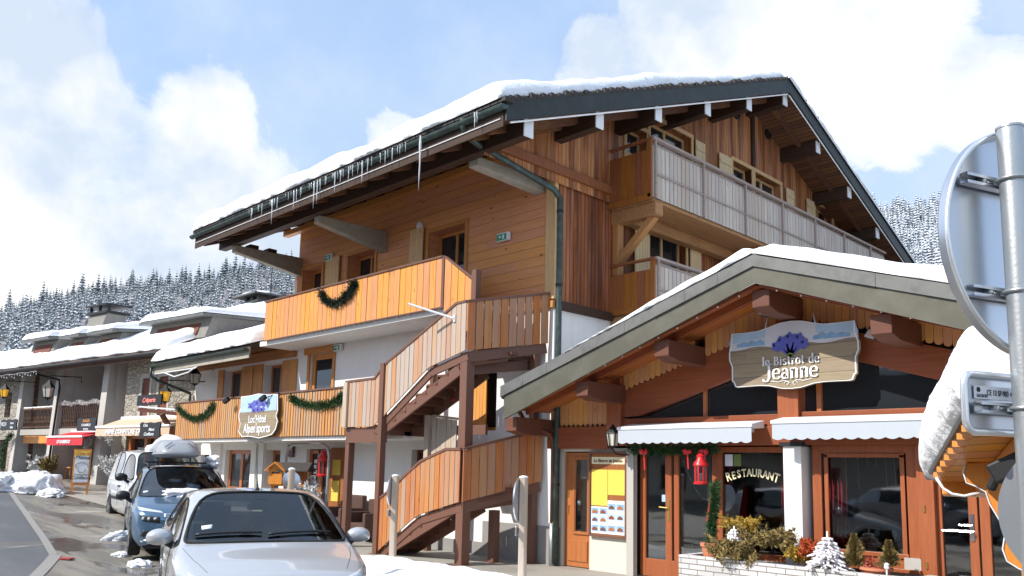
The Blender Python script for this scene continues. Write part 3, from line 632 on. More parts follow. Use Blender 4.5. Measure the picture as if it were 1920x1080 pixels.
xe = pp[-1].x+.02; pp[-1].x = xe; pp += [(xe, 11.88, 6.9), (xe, 11.88, 3), (xe, 11.88, .05)]
m = MB(); m.tube(pp, .062, 10); dp = m.build('downpipe', 'metal_green', hotel, smooth='all')
m = MB()
for z in (1.5, 3.8, 5.4, 6.9): m.tube([(xe, 11.88, z), (xe, 11.88, z+.06)], .072, 10)
m.build('pipe_clip', 'metal_dark', dp)
# ---- balconies of the street side
def rail_mat(): return 'steel_brown'
bu = MB(); L_, R__, bz0, bz1 = -20.65, -13.12, 5.14, 6.18
m = MB(); m.box(L_-.35, R__, 10.92, 12, 5.0, 5.13); m.box(R__, -12.2, 11.1, 12, 5.02, 5.12); ub = m.build('upper_balcony', 'plaster_white', hotel)
m = MB(); m.boards([(L_, 10.86, bz1), (R__, 10.86, bz1)], [(L_, 10.86, bz0-.02), (R__, 10.86, bz0-.02)], .208, .026, (0, -1, 0)); m.boards([(L_-.34, 12, bz1), (L_, 10.9, bz1)], [(L_-.34, 12, bz0-.02), (L_, 10.9, bz0-.02)], .2, .026, (-1, 0, 0)); m.build('balcony_boards', 'larch_new', ub, bevel=.004)
m = MB(); m.bar((L_-.03, 10.86, bz1+.02), (R__+.02, 10.86, bz1+.02), .11, .045); m.bar((L_, 10.84, bz0-.03), (R__, 10.84, bz0-.03), .04, .03)
m.bar((L_-.34, 12, bz1+.02), (L_, 10.9, bz1+.02), .09, .045)
m.box(R__-.01, R__+.07, 10.82, 10.94, bz0-.05, bz1+.03)
e1 = Vector((-12.12, 10.87, 5.56)); m.bar((R__+.07, 10.87, bz1), e1, .08, .045)
m.box(-12.16, -12.02, 10.8, 10.94, 4.2, 5.75); m.build('handrail', 'steel_brown', ub, bevel=.005)
m = MB(); m.boards([(R__+.08, 10.86, bz1-.03), (e1.x-.05, 10.86, e1.z-.02)], [(R__+.08, 10.86, bz0-.12), (e1.x-.05, 10.86, e1.z-1.12)], .2, .026, (0, -1, 0)); m.build('balcony_boards', 'larch_new', ub, bevel=.004)
m = MB(); m.box(-26.0, -14.3, 10.92, 12, 2.40, 2.55); lb = m.build('lower_balcony', 'plaster_white', hotel)
m = MB(); m.boards([(-25.98, 10.86, 3.6), (-15.85, 10.86, 3.6)], [(-25.98, 10.86, 2.5), (-15.85, 10.86, 2.5)], .125, .03, (0, -1, 0), gap=.03); m.boards([(-15.8, 10.86, 2.72), (-14.4, 10.86, 2.72)], [(-15.8, 10.86, 2.5), (-14.4, 10.86, 2.5)], .125, .03, (0, -1, 0), gap=.03)
m.boards([(-26.0, 12, 3.6), (-26.0, 10.9, 3.6)], [(-26.0, 12, 2.5), (-26.0, 10.9, 2.5)], .125, .03, (-1, 0, 0), gap=.03); m.build('balcony_boards', 'larch_mid', lb, bevel=.004)
m = MB(); m.box(-26.0, -15.82, 10.88, 10.9, 2.5, 3.58); m.build('board_backing', 'side_boards_brown', lb)
m = MB(); m.bar((-26.03, 10.86, 3.63), (-15.75, 10.86, 3.63), .12, .045); m.bar((-26, 12, 3.63), (-26, 10.9, 3.63), .08, .045); m.build('handrail', 'steel_brown', lb, bevel=.005)
# ---- balconies of the gable
def gbalc(name, y0, y1, z0, z1, floor):
    m = MB(); m.box(-10.94, -9.86, y0+.05, y1, z0-.08, z0+.04); fl = m.build(name, 'cut_beam', hotel)
    m = MB(); m.boards([(-9.84, y0, z1-.14), (-9.84, y1, z1-.14)], [(-9.84, y0, z0), (-9.84, y1, z0)], .152, .024, (1, 0, 0), gap=.02); m.build('balcony_boards', 'silver_boards', fl)
    m = MB(); m.box(-9.875, -9.86, y0+.02, y1-.02, z0, z1-.16); m.build('board_backing', 'side_boards_brown', fl)
    m = MB(); m.boards([(-11.0, y0, z1-.22), (-9.9, y0, z1-.22)], [(-11.0, y0, z0+.0), (-9.9, y0, z0+.0)], .18, .022, (0, -1, 0), gap=.008); m.build('side_boards', 'side_boards_brown', fl)
    m = MB(); m.bar((-9.82, y0-.03, z1), (-9.82, y1, z1), .13, .055); m.bar((-9.86, y0, z1-.1), (-9.86, y1, z1-.1), .04, .06); m.bar((-9.8, y0+.05, (z0+z1)/2-.12), (-9.8, y1, (z0+z1)/2-.12), .03, .045)
    yy = y0+.06
    while yy < y1: m.box(-9.81, -9.765, yy-.025, yy+.025, z0-.02, z1-.02); yy += 1.85
    m.build('handrail', 'rail_grey', fl, bevel=.004)
    m = MB(); m.bar((-11, y0, z1), (-9.8, y0, z1), .09, .05); m.box(-9.93, -9.83, y0-.04, y0+.05, z0, z1-.03); m.bar((-11, y0-.01, z0+.02), (-9.85, y0-.01, z0+.02), .06, .12); m.build('side_rail', 'side_boards_brown', fl, bevel=.004)
    return fl
fb = gbalc('gable_balcony', 13.7, 26.0, 7.5, 8.77, 1)
m = MB(); m.box(-10.9, -10.65, 13.85, 26, 7.18, 7.42); m.box(-11, -9.8, 13.78, 14.05, 7.14, 7.42); m.box(-11, -9.85, 18.3, 18.6, 7.1, 7.42); m.box(-11, -9.8, 23, 23.3, 7.1, 7.42); m.build('floor_beam', 'cut_beam', fb, bevel=.02)
for yb in (13.95, 18.45): m = MB(); m.bar((-10.95, yb, 6.25), (-9.95, yb, 7.16), .17, .15); m.box(-11.0, -10.84, yb-.1, yb+.1, 6.0, 7.15); m.build('brace', 'brace_wood', fb, bevel=.012)
fb2 = gbalc('gable_balcony', 13.8, 17.9, 5.15, 6.2, 1)
m = MB(); m.box(-11, -9.85, 13.8, 14.05, 4.75, 5.07); m.build('floor_beam', 'cut_beam', fb2, bevel=.02)
# ---- lower roof of the annex on the left
def aun(y): return 4.98+.36*(y-11.0)
AX0, AX1 = -27.75, -21.09
m = MB(); m.hexa([(AX0, 10.7, aun(10.7)), (AX1, 10.7, aun(10.7)), (AX1, 19, aun(19)), (AX0, 19, aun(19)), (AX0, 10.7, aun(10.7)+.18), (AX1, 10.7, aun(10.7)+.18), (AX1, 19, aun(19)+.18), (AX0, 19, aun(19)+.18)])
ar = m.build('annex_roof', 'beam_old', hotel)
m = MB(); m.box(AX0, AX1, 10.66, 10.7, aun(10.7)-.2, aun(10.7)+.08); m.build('eave_board', 'concrete_beam', ar)
m = MB(); m.box(-27.4, -20.86, 11.9, 11.985, 4.83, 5.13); m.box(-27.4, -21.06, 11.9, 11.985, 5.1, 5.42); m.build('lintel_cladding', 'annex_planks', ar)
s1 = snow_slab([(AX0, 10.62, aun(10.62)+.2), (AX1-.01, 10.62, aun(10.62)+.2), (AX1-.01, 19, aun(19)+.2), (AX0, 19, aun(19)+.2)], .36, 60, 60, 5, .09, .35, .4); s1.build('snow_cover', 'snow', ar, smooth='all')
m = MB()
gy2, gz2 = 10.58, aun(10.7)+.06
vs = [(x, gy2+a, gz2+b) for x in (AX0-.05, AX1) for a, b in pr]
m.add(vs, [(i, i+1, q+i+1, q+i) for i in range(n)]+[tuple(range(q)), tuple(range(q, 2*q))]); m.build('gutter', 'metal_green', ar, smooth=True)
m = MB(); m.tube([(AX0+.1, gy2+.1, gz2-.28), (-24.5, gy2+.1, gz2-.30), (-24.2, gy2+.1, gz2-.2), (AX1, gy2+.1, gz2-.2)], .02, 6); m.tube([(-26.9, gy2+.1, gz2-.27), (-26, gy2+.1, gz2-.47), (-25, gy2+.1, gz2-.4), (-24.3, gy2+.1, gz2-.22)], .018, 6); m.build('light_tube', 'white_light_tube', ar)
m = MB(); m.tube([(AX0+.1, gy2, gz2-.06), (AX0+.1, gy2, gz2-.35), (AX0+.15, gy2+.25, gz2-.5), (-27.5, 11.88, 4.1), (-27.5, 11.88, 3.8), (-27.5, 11.88, .6)], .05, 8); m.build('downpipe', 'metal_green', ar, smooth='all')
# ---- outside staircase
stair = thing('outdoor_staircase', 'brown steel outdoor staircase clad in weathered vertical larch boards in front of the white wall', 'staircase', (-13, 11.2, 0))
SY = 10.36
def S(x, y): return PY(SY, x, y)
def panel(topx, botx, name='stair_boards', mat='larch_worn', wid=.145, y=SY, nrm=(0, -1, 0)):
    m = MB(); T = [PY(y, *p) for p in topx]; B = [PY(y, *p) for p in botx]
    m.boards(T, B, wid, .026, nrm, gap=.012); return m, T, B
def rail(mb, pts, w=.09, h=.05, dz=0):
    for i in range(len(pts)-1): mb.bar(pts[i]+Vector((0, 0, dz)), pts[i+1]+Vector((0, 0, dz)), w, h)
m, T, B = panel([(650, 718), (705, 711), (722, 687), (858, 571), (876, 567)], [(645, 801), (700, 800), (716, 785), (805, 689), (874, 657)]); m.build('stair_boards', 'larch_worn', stair, bevel=.003)
m = MB(); rail(m, T, dz=.02)
A2, B2 = Vector((-11.76, SY, T[-1].z)), PY(11.93, 1029, 552)
rail(m, [A2, B2], dz=.02)
rail(m, [v+Vector((0, .06, -.1)) for v in B], .05, .16); m.build('handrail', 'steel_brown', stair, bevel=.004)
C2 = PY(11.93, 1024, 644)
m = MB(); m.boards([A2, B2], [(A2.x, A2.y, B[-1].z), (B2.x, B2.y, C2.z)], .165, .026, (1, -.3, 0), gap=.02); m.build('stair_boards', 'larch_red', stair, bevel=.003)
m = MB(); m.bar((A2.x-.05, A2.y+.05, B[-1].z-.12), (B2.x-.05, B2.y, C2.z-.1), .06, .2); m.build('stringer', 'steel_brown', stair)
m = MB(); m.boards([(-15.78, SY-.03, T[0].z), (-15.62, SY-.03, T[0].z)], [(-15.78, SY-.03, B[0].z), (-15.62, SY-.03, B[0].z)], .16, .05, (0, -1, 0)); m.build('end_post', 'grey_post', stair)
m, T3, B3 = panel([(712, 937), (726, 926), (747, 907), (790, 867), (838, 844), (866, 844)], [(709, 1034), (730, 1014), (772, 976), (787, 965), (862, 941)]); m.build('stair_boards', 'larch_red', stair, bevel=.003)
m = MB(); rail(m, T3, dz=.02)
A4, B4 = Vector((-11.76, SY, T3[-1].z)), PY(11.93, 1016, 808); C4 = PY(11.93, 1014, 902); rail(m, [A4, B4], dz=.02)
rail(m, [v+Vector((0, .06, -.1)) for v in B3], .05, .16); m.build('handrail', 'steel_brown', stair, bevel=.004)
m = MB(); m.boards([A4, B4], [(A4.x, A4.y, B3[-1].z), (B4.x, B4.y, C4.z)], .165, .026, (1, -.25, 0), gap=.012); m.build('stair_boards', 'larch_red', stair, bevel=.003)
m = MB(); m.bar((A4.x-.05, A4.y+.05, B3[-1].z-.12), (B4.x-.05, B4.y, C4.z-.1), .06, .2); m.build('stringer', 'steel_brown', stair)
def post(x, y, z0, z1, w=.15):
    m = MB(); m.box(x-w/2, x+w/2, y-w/2, y+w/2, z0, z1); m.box(x-w, x+w, y-w, y+w, z0, z0+.015); m.build('post', 'steel_brown', stair, bevel=.006)
post(-15.7, SY+.12, 0.05, 2.7); post(-14.36, SY+.0, 0, 3.98, .14); post(-11.86, SY+.14, 0, 4.0, .2); post(-11.9, 11.35, 0, 1.0, .16); post(-11.36, 11.85, 0, 4.3, .14); post(-14.35, 11.7, 0, 4.2, .12)
m = MB(); m.box(-11.79, -11.65, SY-.0, SY+.12, T3[-1].z, T3[-1].z+.02); m.build('flange', 'steel_brown', stair)
# flights: treads with risers, run along the front, wind round the corner and return along the wall
def flight(z0):
    m = MB(); n = 7; x0, x1 = -14.3, -12.0; zz = z0
    for i in range(n):
        a = x0+(x1-x0)*i/n; b = x0+(x1-x0)*(i+1)/n; zt = z0+.17*(i+1)
        m.box(a, b+.02, SY+.05, 11.15, zt-.04, zt); m.box(a-.01, a+.015, SY+.05, 11.15, zt-.2, zt-.035)
    zt = z0+.17*n
    m.hexa([(-12, SY+.05, zt-.06), (-11.8, SY+.05, zt-.06), (-11.45, 11.2, zt+.1), (-12, 11.2, zt+.1), (-12, SY+.05, zt), (-11.8, SY+.05, zt), (-11.45, 11.2, zt+.16), (-12, 11.2, zt+.16)])
    m.box(-12, -11.35, 11.18, 11.95, zt+.22, zt+.28)
    for i in range(5):
        a = -12-i*.33; m.box(a-.35, a, 11.18, 11.95, zt+.30+.17*i, zt+.34+.17*i); m.box(a-.02, a+.005, 11.18, 11.95, zt+.14+.17*i, zt+.31+.17*i)
    m.build('treads', 'beam_brown', stair)
    m = MB()
    for yy in (SY+.08, 11.15): m.bar((x0-.1, yy, z0-.02), (x1, yy, z0+.17*n-.1), .05, .22)
    m.bar((x1, SY+.1, z0+.17*n-.12), (-11.5, 11.9, z0+.17*n+.1), .05, .2); m.build('stringer', 'steel_brown', stair)
flight(-.02); flight(2.6)
m = MB(); m.box(-15.75, -14.3, SY+.05, 12, 2.46, 2.58); m.box(-15.75, -14.3, SY+.03, SY+.1, 2.3, 2.47); m.box(-14.3, -11.95, 11.1, 11.16, 2.46, 2.66); m.build('landing', 'steel_brown', stair)
m = MB(); pa = PY(11.1, 812, 782); pb = PY(11.1, 858, 788); m.boards([pa, pb], [pa-Vector((0, 0, .8)), pb-Vector((0, 0, .8))], .15, .025, (0, -1, 0)); m.build('inner_boards', 'grey_post', stair)
m = MB(); m.box(pa.x-.16, pa.x-.02, 11.0, 11.14, .9, pa.z+.04); m.bar(pa+Vector((0, 0, .03)), pb+Vector((0, 0, .03)), .06, .05); m.build('inner_post', 'grey_post', stair, bevel=.006)
# pole stub fixed to the stairs
m = MB(); pa = PY(SY-.05, 851, 597); pb = pa+Vector((-.75, -.55, .30)); m.tube([pa, pb], .022, 8); m.lathe(pa-Vector((0, -.02, .07)), [(.03, 0), (.03, .14)], 8)
solo(m, 'flag_pole', 'white_paint', 'short bare white flag pole sticking out from the upper stair boards', 'flag pole', smooth=True)
# ================================================================== BISTROT
bis = thing('bistro_building', 'low timber bistrot with white awnings, dark gable glazing and snow covered roof', 'building', (-6, 12, 0))
BR = -5.88; BY = 10.72
def bu_(a): return 4.63-.335*abs(a-BR)
def pf(x, y): return HF.P(x, y)
# masonry
m = MB(); wall(m, HF, -10.985, -8.94, -.1, 2.22, [(-10.7, -10.02, -.1, 2.16)], .14, d=.004); m.build('plaster_wall', 'plaster_cream', bis)
m = MB(); m.fbox(HF, -10.96, -10.72, .004, .03, 0, .72); m.build('plinth', 'plinth_grey', bis)
m = MB(); m.fbox(HF, -9.1, -8.95, .0, .10, 0, 2.22); m.build('pillar', 'plaster_grey', bis)
m = MB(); m.fbox(HF, -6.11, -5.82, -.25, .12, 0, 2.24); m.build('pillar', 'plaster_pillar', bis, bevel=.01)
m = MB(); m.fbox(HF, -6.15, -5.76, -.2, .16, 2.24, 2.30); m.build('pillar_cap', 'black_plastic', bis)
m = MB(); m.fbox(HF, -7.4, -6.11, -.2, .02, 0, .48); m.fbox(HF, -5.82, -4.2, -.2, .02, 0, .56); m.fbox(HF, -4.42, -4.2, -.1, .03, 0, .72); m.build('sill_wall', 'concrete', bis)
# side and back walls
m = MB(); wall(m, Frame((-1.0, 12, 0), (0, 1, 0)), 0, 10, 0, 2.8, [], .1); m.add([(-10.97, 22, 0), (-1, 22, 0), (-1, 22, 2.8), (BR, 22, 4.4), (-10.97, 22, 2.8)], [(0, 1, 2, 3, 4)]); m.build('rear_wall', 'plaster_cream', bis)
# beams
m = MB(); m.fbox(HF, -11.0, -9.5, -.1, .14, 2.21, 2.62); m.fbox(HF, -9.5, -1.0, -.1, .12, 2.26, 2.55); m.build('lintel_beam', 'red_beam', bis, bevel=.01)
m = MB(); m.fbox(HF, -9.21, -6.16, -.05, .08, 2.55, 2.74); m.fbox(HF, -5.84, -1.0, -.05, .08, 2.55, 2.76); m.build('sill_beam', 'red_beam', bis, bevel=.008)
for a0, a1, z0, z1 in ((-9.53, -9.20, 2.55, 3.5), (-6.17, -5.83, 2.55, 4.5), (-2.9, -2.6, 2.2, 3.5)):
    m = MB(); m.fbox(HF, a0, a1, -.1, .15, z0, z1); m.build('timber_post', 'red_frame', bis, bevel=.012)
def poly(px_, d, t, name, mat, par=bis):
    m = MB(); m.prism([HF(pf(*p).x, d, pf(*p).z) for p in px_], HF.n*t); return m.build(name, mat, par, bevel=.006)
poly([(1172, 735), (1298, 680), (1410, 627), (1467, 602), (1467, 678), (1370, 712), (1205, 780), (1172, 783)], -.04, .12, 'rafter_beam', 'red_beam')
poly([(1503, 598), (1600, 622), (1701, 640), (1830, 665), (1990, 705), (1990, 770), (1830, 729), (1767, 714), (1615, 679), (1503, 655)], -.04, .12, 'rafter_beam', 'red_beam')
# glazing of the gable
g = MB(); pl = [(-9.2, 2.7), (-1.2, 2.7), (-1.2, 2.95), (BR, 4.4), (-9.2, 3.3)]; g.add([HF(a, -.09, z) for a, z in pl], [(0, 1, 2, 3, 4)]); g.build('gable_glazing', 'window_dark', bis)
g = MB(); g.fbox(HF, -5.62, -5.55, -.08, -.02, 2.74, 4.1); g.fbox(HF, -7.6, -7.54, -.08, -.03, 2.74, 3.6); g.build('glazing_bar', 'door_wood', bis)
# scalloped cladding
def scallop(a0, a1, zb0, zb1, kind, w=.115):
    m = MB(); n = round((a1-a0)/w); w = (a1-a0)/n
    for i in range(n):
        u0, u1 = a0+i*w+.003, a0+(i+1)*w-.003; t = (i+.5)/n; zb = zb0+(zb1-zb0)*t
        k_ = (zb1-zb0)/(a1-a0)
        if kind == 'p': low = [(u0, zb), ((u0+u1)/2, zb-.075), (u1, zb)]
        else: low = [(u0, zb+.02), (u0+w*.12, zb-.02), ((u0+u1)/2, zb-.035), (u1-w*.12, zb-.02), (u1, zb+.02)]
        pts = low+[(u1, max(bu_(u1), zb+.05)), (u0, max(bu_(u0), zb+.05))]
        jt = random.uniform(0, .005); m.prism([HF(a, .06+jt, z) for a, z in pts], HF.n*.022)
    m.build('scalloped_boards', 'scallop_pine', bis)
scallop(-10.96, -9.55, 2.68, 2.68, 'p'); scallop(-9.19, -7.68, 3.28, 3.72, 'r'); scallop(-7.48, -6.2, 3.76, 4.16, 'r'); scallop(-5.82, -4.36, 4.2, 3.85, 'r'); scallop(-4.12, -1.2, 3.72, 2.9, 'r')
# roof
zt0, ze = 4.97, 3.36
m = MB()
for s in (-1, 1):
    e = BR+s*5.15; m.hexa([(e, BY, bu_(e)), (BR, BY, bu_(BR)), (BR, 22.3, bu_(BR)), (e, 22.3, bu_(e)), (e, BY, bu_(e)+.05), (BR, BY, bu_(BR)+.05), (BR, 22.3, bu_(BR)+.05), (e, 22.3, bu_(e)+.05)])
br = m.build('roof', 'bistro_soffit', bis)
m = MB()
for s in (-1, 1):
    e = BR+s*5.18; zE = 3.27
    m.prism([(e, BY, bu_(e)+.06), (BR, BY, bu_(BR)+.06), (BR, BY, 4.84), (e, BY, zE)], (0, 11.6, 0))
m.build('roof_deck', 'metal_cap', br)
m = MB()
for s in (-1, 1):
    e = BR+s*5.12
    m.prism([(e, BY-.04, 2.72), (BR, BY-.04, 4.55), (BR, BY-.04, 4.80), (e, BY-.04, 3.14)], (0, .04, 0))
m.build('verge_board', 'metal_bistro', br)
m = MB()
for s in (-1, 1):
    e = BR+s*5.2; n_ = 9
    for i in range(n_):
        a = BR+(e-BR)*i/n_; b = BR+(e-BR)*(i+1)/n_; f = lambda x, z0, z1: z0+(z1-z0)*(x-BR)/(e-BR)
        j = .004*(i % 3)
        m.prism([(a, BY-.07-j, f(a, 4.79, 3.13)), (b, BY-.07-j, f(b, 4.79, 3.13)), (b, BY-.07-j, f(b, 4.96, 3.33)), (a, BY-.07-j, f(a, 4.96, 3.33))], (0, .13, 0))
m.build('verge_cap', 'metal_cap', br)
m = MB()
for s in (-1, 1): e = BR+s*4.55; m.tube([(e, BY-.02, bu_(e)-.075+ (0 if s < 0 else 0)), (BR, BY-.02, bu_(BR)-.07)], .017, 6)
m.build('light_tube', 'white_light_tube', br, smooth=True)
m = MB(); random.seed(5)
for s in (-1, 1):
    for i in range(13):
        a = BR+s*(.3+i*.36); m.blob((a, BY+.06, bu_(a)-.12), (.014, .014, .018), i, 1)
m.build('fairy_light', 'paper', br)
m = MB()
for s in (-1, 1):
    e = BR+s*5.05
    for yy in (10.82, 11.22): m.bar((e, yy, bu_(e)-.06), (BR, yy, bu_(BR)-.06), .09, .11)
m.build('rafter', 'red_beam', br)
for xx in (-11.0, -9.28, -7.62, BR, -4.18, -2.5, -.95):
    zt = bu_(xx)-.15; m = MB(); x0, x1 = xx-.14, xx+.14
    m.prism([(x0, 10.86, zt), (x0, 12.0, zt), (x0, 12.0, zt-.32), (x0, 11.15, zt-.32), (x0, 10.86, zt-.26)], (x1-x0, 0, 0)); m.build('purlin', 'beam_brown', bis, bevel=.012)
m = MB(); m.tube([(BR-5.2, BY+.0, 3.16), (BR-5.2, 22, 3.16)], .07, 8); m.build('gutter', 'metal_dark', br, smooth=True)
m = MB(); m.tube([(-11.02, 11.0, 3.0), (-10.98, 11.25, 2.65), (-10.85, 11.75, 2.5), (-10.85, 11.88, 2.35), (-10.85, 11.88, .75)], .045, 8); dn = m.build('downpipe', 'beam_brown', bis, smooth='all')
m = MB(); m.tube([(-10.85, 11.88, .8), (-10.85, 11.88, 0)], .058, 10); m.build('pipe_foot', 'galvanised', dn, smooth='all')
# roof snow: thins out towards the lower left eave
def bsnow(s, e0, nm, seed):
    a = BR+s*e0; zf = lambda x: 4.97-.317*abs(x-BR)
    c = [(a, BY-.1, zf(a)), (BR, BY-.1, zf(BR)), (BR, 22.2, zf(BR)), (a, 22.2, zf(a))]
    if s > 0: c = [c[1], c[0], c[3], c[2]]
    mb = snow_slab(c, .26, 80, 60, seed, .05, .35, .5)
    return mb
mb = bsnow(-1, 3.6, '', 21)
for i, v in enumerate(mb.v):
    t = max(0., min(1., (BR-v.x)/3.6)); zf = 4.975-.317*(BR-v.x); mb.v[i].z = zf+(v.z-zf)*(1-t)**.55
mb.build('snow_cover', 'snow', br, smooth='all'); bsnow(1, 5.1, '', 22).build('snow_cover', 'snow', br, smooth='all')
m = MB(); m.tube([(BR, BY+.15, 5.06), (BR, BY+2, 5.08), (BR, 22, 5.1)], [.06, .10, .12], 10); m.build('snow_cover', 'snow', br, smooth='all')
# entrance door on the left
m = MB(); a0, a1 = -10.68, -10.04
m.fbox(HF, a0, a1, -.12, -.06, 0.02, 2.14)
dr = m.build('side_door', 'door_wood', bis, bevel=.006)
m = MB(); m.fbox(HF, -10.43, -10.11, -.058, -.045, .66, 2.02)
for (b0, b1, z0, z1) in ((-10.47, -10.43, .62, 2.06), (-10.11, -10.07, .62, 2.06)): m.fbox(HF, b0, b1, -.058, -.03, z0, z1)
m.fbox(HF, -10.43, -10.11, -.058, -.03, .62, .66); m.fbox(HF, -10.43, -10.11, -.058, -.03, 2.02, 2.06); m.fbox(HF, -10.6, -10.11, -.058, -.04, .12, .5); m.build('door_panel', 'door_wood', dr, bevel=.005)
m = MB(); m.fbox(HF, -10.41, -10.13, -.044, -.040, .68, 2.0); m.build('pane', 'glass_clear', dr)
m = MB(); m.fbox(HF, -10.41, -10.13, -.046, -.0445, .68, 2.0); m.build('net_curtain', 'plinth_grey', dr)
m = MB(); m.fbox(HF, -10.615, -10.58, -.06, -.052, 1.3, 1.42); m.tube([HF(-10.6, -.03, 1.0), HF(-10.6, -.03, 1.12), HF(-10.57, -.05, 1.15)], .01, 6); m.build('handle', 'brass', dr)
# menu board
mbd = thing('menu_board', 'framed notice board with yellow sheets and chalet flyers beside the brown door', 'notice board', HF(-9.55, .02, .6))
m = MB(); m.fbox(HF, -9.98, -9.13, .01, .05, .64, 2.14); m.build('board_back', 'side_boards_brown', mbd)
m = MB()
for (b0, b1, z0, z1) in ((-9.99, -9.95, .62, 2.16), (-9.16, -9.12, .62, 2.16), (-9.95, -9.16, .62, .66), (-9.95, -9.16, 2.12, 2.16)): m.fbox(HF, b0, b1, .045, .08, z0, z1)
m.build('board_frame', 'steel_brown', mbd, bevel=.004)
m = MB(); m.fbox(HF, -9.94, -9.17, .052, .056, 1.93, 2.06); m.build('title_strip', 'cream_paint', mbd); text(mbd, 'title_text', 'Le Bistrot de Jeanne', HF, -9.555, .06, 1.965, .085, 'beam_brown', shear=.1, sx=.95)
for b0, b1, z0 in ((-9.94, -9.565, 1.18), (-9.555, -9.17, 1.38)): m = MB(); m.fbox(HF, b0, b1, .052, .056, z0, 1.83); m.build('yellow_sheet', 'yellow_paper', mbd)
random.seed(9)
for i, (b0, z0, z1) in enumerate(((-9.94, .68, 1.16), (-9.75, .68, 1.16), (-9.555, .68, 1.28), (-9.36, .68, 1.28))):
    m = MB(); m.fbox(HF, b0, b0+.185, .053, .058, z0, z1); fl = m.build('flyer', 'paper', mbd)
    for j, q_ in enumerate((.08, .42, .72)):
        zz = z0+(z1-z0)*q_; m = MB(); m.fbox(HF, b0+.012, b0+.173, .058, .0605, zz, zz+.11); m.build('flyer_picture', ('sign_peak', 'sign_sky', 'sign_peak')[j], fl)
        m = MB(); m.prism([HF(b0+.03, .061, zz+.015), HF(b0+.15, .061, zz+.015), HF(b0+.15, .061, zz+.05), HF(b0+.09, .061, zz+.085), HF(b0+.03, .061, zz+.05)], HF.n*.002); m.build('flyer_chalet', ('red_beam', 'steel_brown', 'door_wood')[(i+j) % 3], fl)
# glazed double door
def glazed(par, name, a0, a1, z0, z1, d, stiles, low, mat='red_frame', top=.09, w=.085):
    m = MB(); m.fbox(HF, a0, a1, d, d+.07, z1-top, z1); m.fbox(HF, a0, a1, d, d+.07, z0, z0+low)
    for a, ww in stiles: m.fbox(HF, a-ww/2, a+ww/2, d-.002, d+.075, z0, z1)
    o = m.build(name, mat, par, bevel=.006)
    g = MB(); g.fbox(HF, a0+.02, a1-.02, d+.03, d+.036, z0+low*.9, z1-top*.9); g.build('pane', 'glass_clear', o); return o
gd = glazed(bis, 'glazed_door', -8.94, -7.38, .02, 2.26, -.16, ((-8.88, .12), (-8.34, .13), (-8.18, .10), (-7.43, .10)), .3)
m = MB(); m.fbox(HF, -8.36, -8.31, -.085, -.075, .98, 1.35); m.tube([HF(-8.335, -.04, 1.2), HF(-8.5, -.04, 1.21)], .012, 8); m.build('handle', 'brass', gd)
for q_ in ((-8.5, -8.4, 1.3, 1.42), (-8.12, -8.02, .32, .42)): m = MB(); m.fbox(HF, q_[0], q_[1], -.125, -.12, q_[2], q_[3]); m.build('sticker', 'sign_sky', gd)
w1_ = glazed(bis, 'shop_window', -7.38, -6.11, .48, 2.24, -.14, ((-7.33, .10), (-6.15, .08)), .1)
w2_ = glazed(bis, 'shop_window', -5.74, -4.24, .56, 2.26, -.14, ((-5.67, .14), (-4.31, .14)), .14, top=.12)
m = MB(); m.fbox(HF, -5.6, -4.38, -.06, -.04, .7, .76); m.fbox(HF, -5.74, -4.2, -.06, .08, .52, .57); m.fbox(HF, -5.55, -5.49, -.075, -.05, .72, 2.12); m.fbox(HF, -4.46, -4.4, -.075, -.05, .72, 2.12); m.fbox(HF, -5.55, -4.4, -.075, -.05, 2.08, 2.14); m.build('inner_frame', 'red_frame', w2_, bevel=.004)
m = MB(); m.fbox(HF, -4.22, -4.0, -.14, .02, 0, 2.26); m.build('door_post', 'red_frame', bis, bevel=.01)
m = MB(); 
for z in (1.35, .6): m.tube([HF(-4.13, .028, z), HF(-4.13, .028, z+.09)], .014, 8)
m.build('hinge', 'brass', bis)
gd2 = glazed(bis, 'glazed_door', -4.0, -2.7, .02, 2.26, -.14, ((-3.97, .06), (-3.56, .11), (-3.42, .12), (-2.76, .1)), .14)
m = MB(); m.fbox(HF, -3.60, -3.55, -.062, -.05, 1.0, 1.35); m.tube([HF(-3.575, -.02, 1.2), HF(-3.72, -.02, 1.2)], .011, 8); m.tube([HF(-3.92, -.0, 1.12), HF(-3.55, -.0, 1.12)], .014, 8); m.build('handle', 'chrome', gd2)
wall_m = MB(); wall_m.fbox(HF, -2.7, -1.0, -.2, .0, 0, 2.26); wall_m.build('plaster_wall', 'plaster_cream', bis)
# lettering on the window in an arch
m = MB()
word = 'RESTAURANT'
for i, ch in enumerate(word):
    t = (i-4.5)/9; f = PX
    tt = text(w1_, 'window_letter', ch, HF, -6.735+t*.80, -.06, 1.775-.33*t*t*1.0, .17 if 0 < i < 9 else .2, 'cream_paint', off=.004, rot=-t*.62, sx=.78)
# stickers
m = MB(); m.fbox(HF, -7.24, -7.1, -.105, -.1, 1.93, 2.12); m.build('sticker', 'paper', w1_); m = MB(); m.fbox(HF, -7.08, -6.95, -.105, -.1, 1.93, 2.12); m.build('sticker', 'leaf_green', w1_)
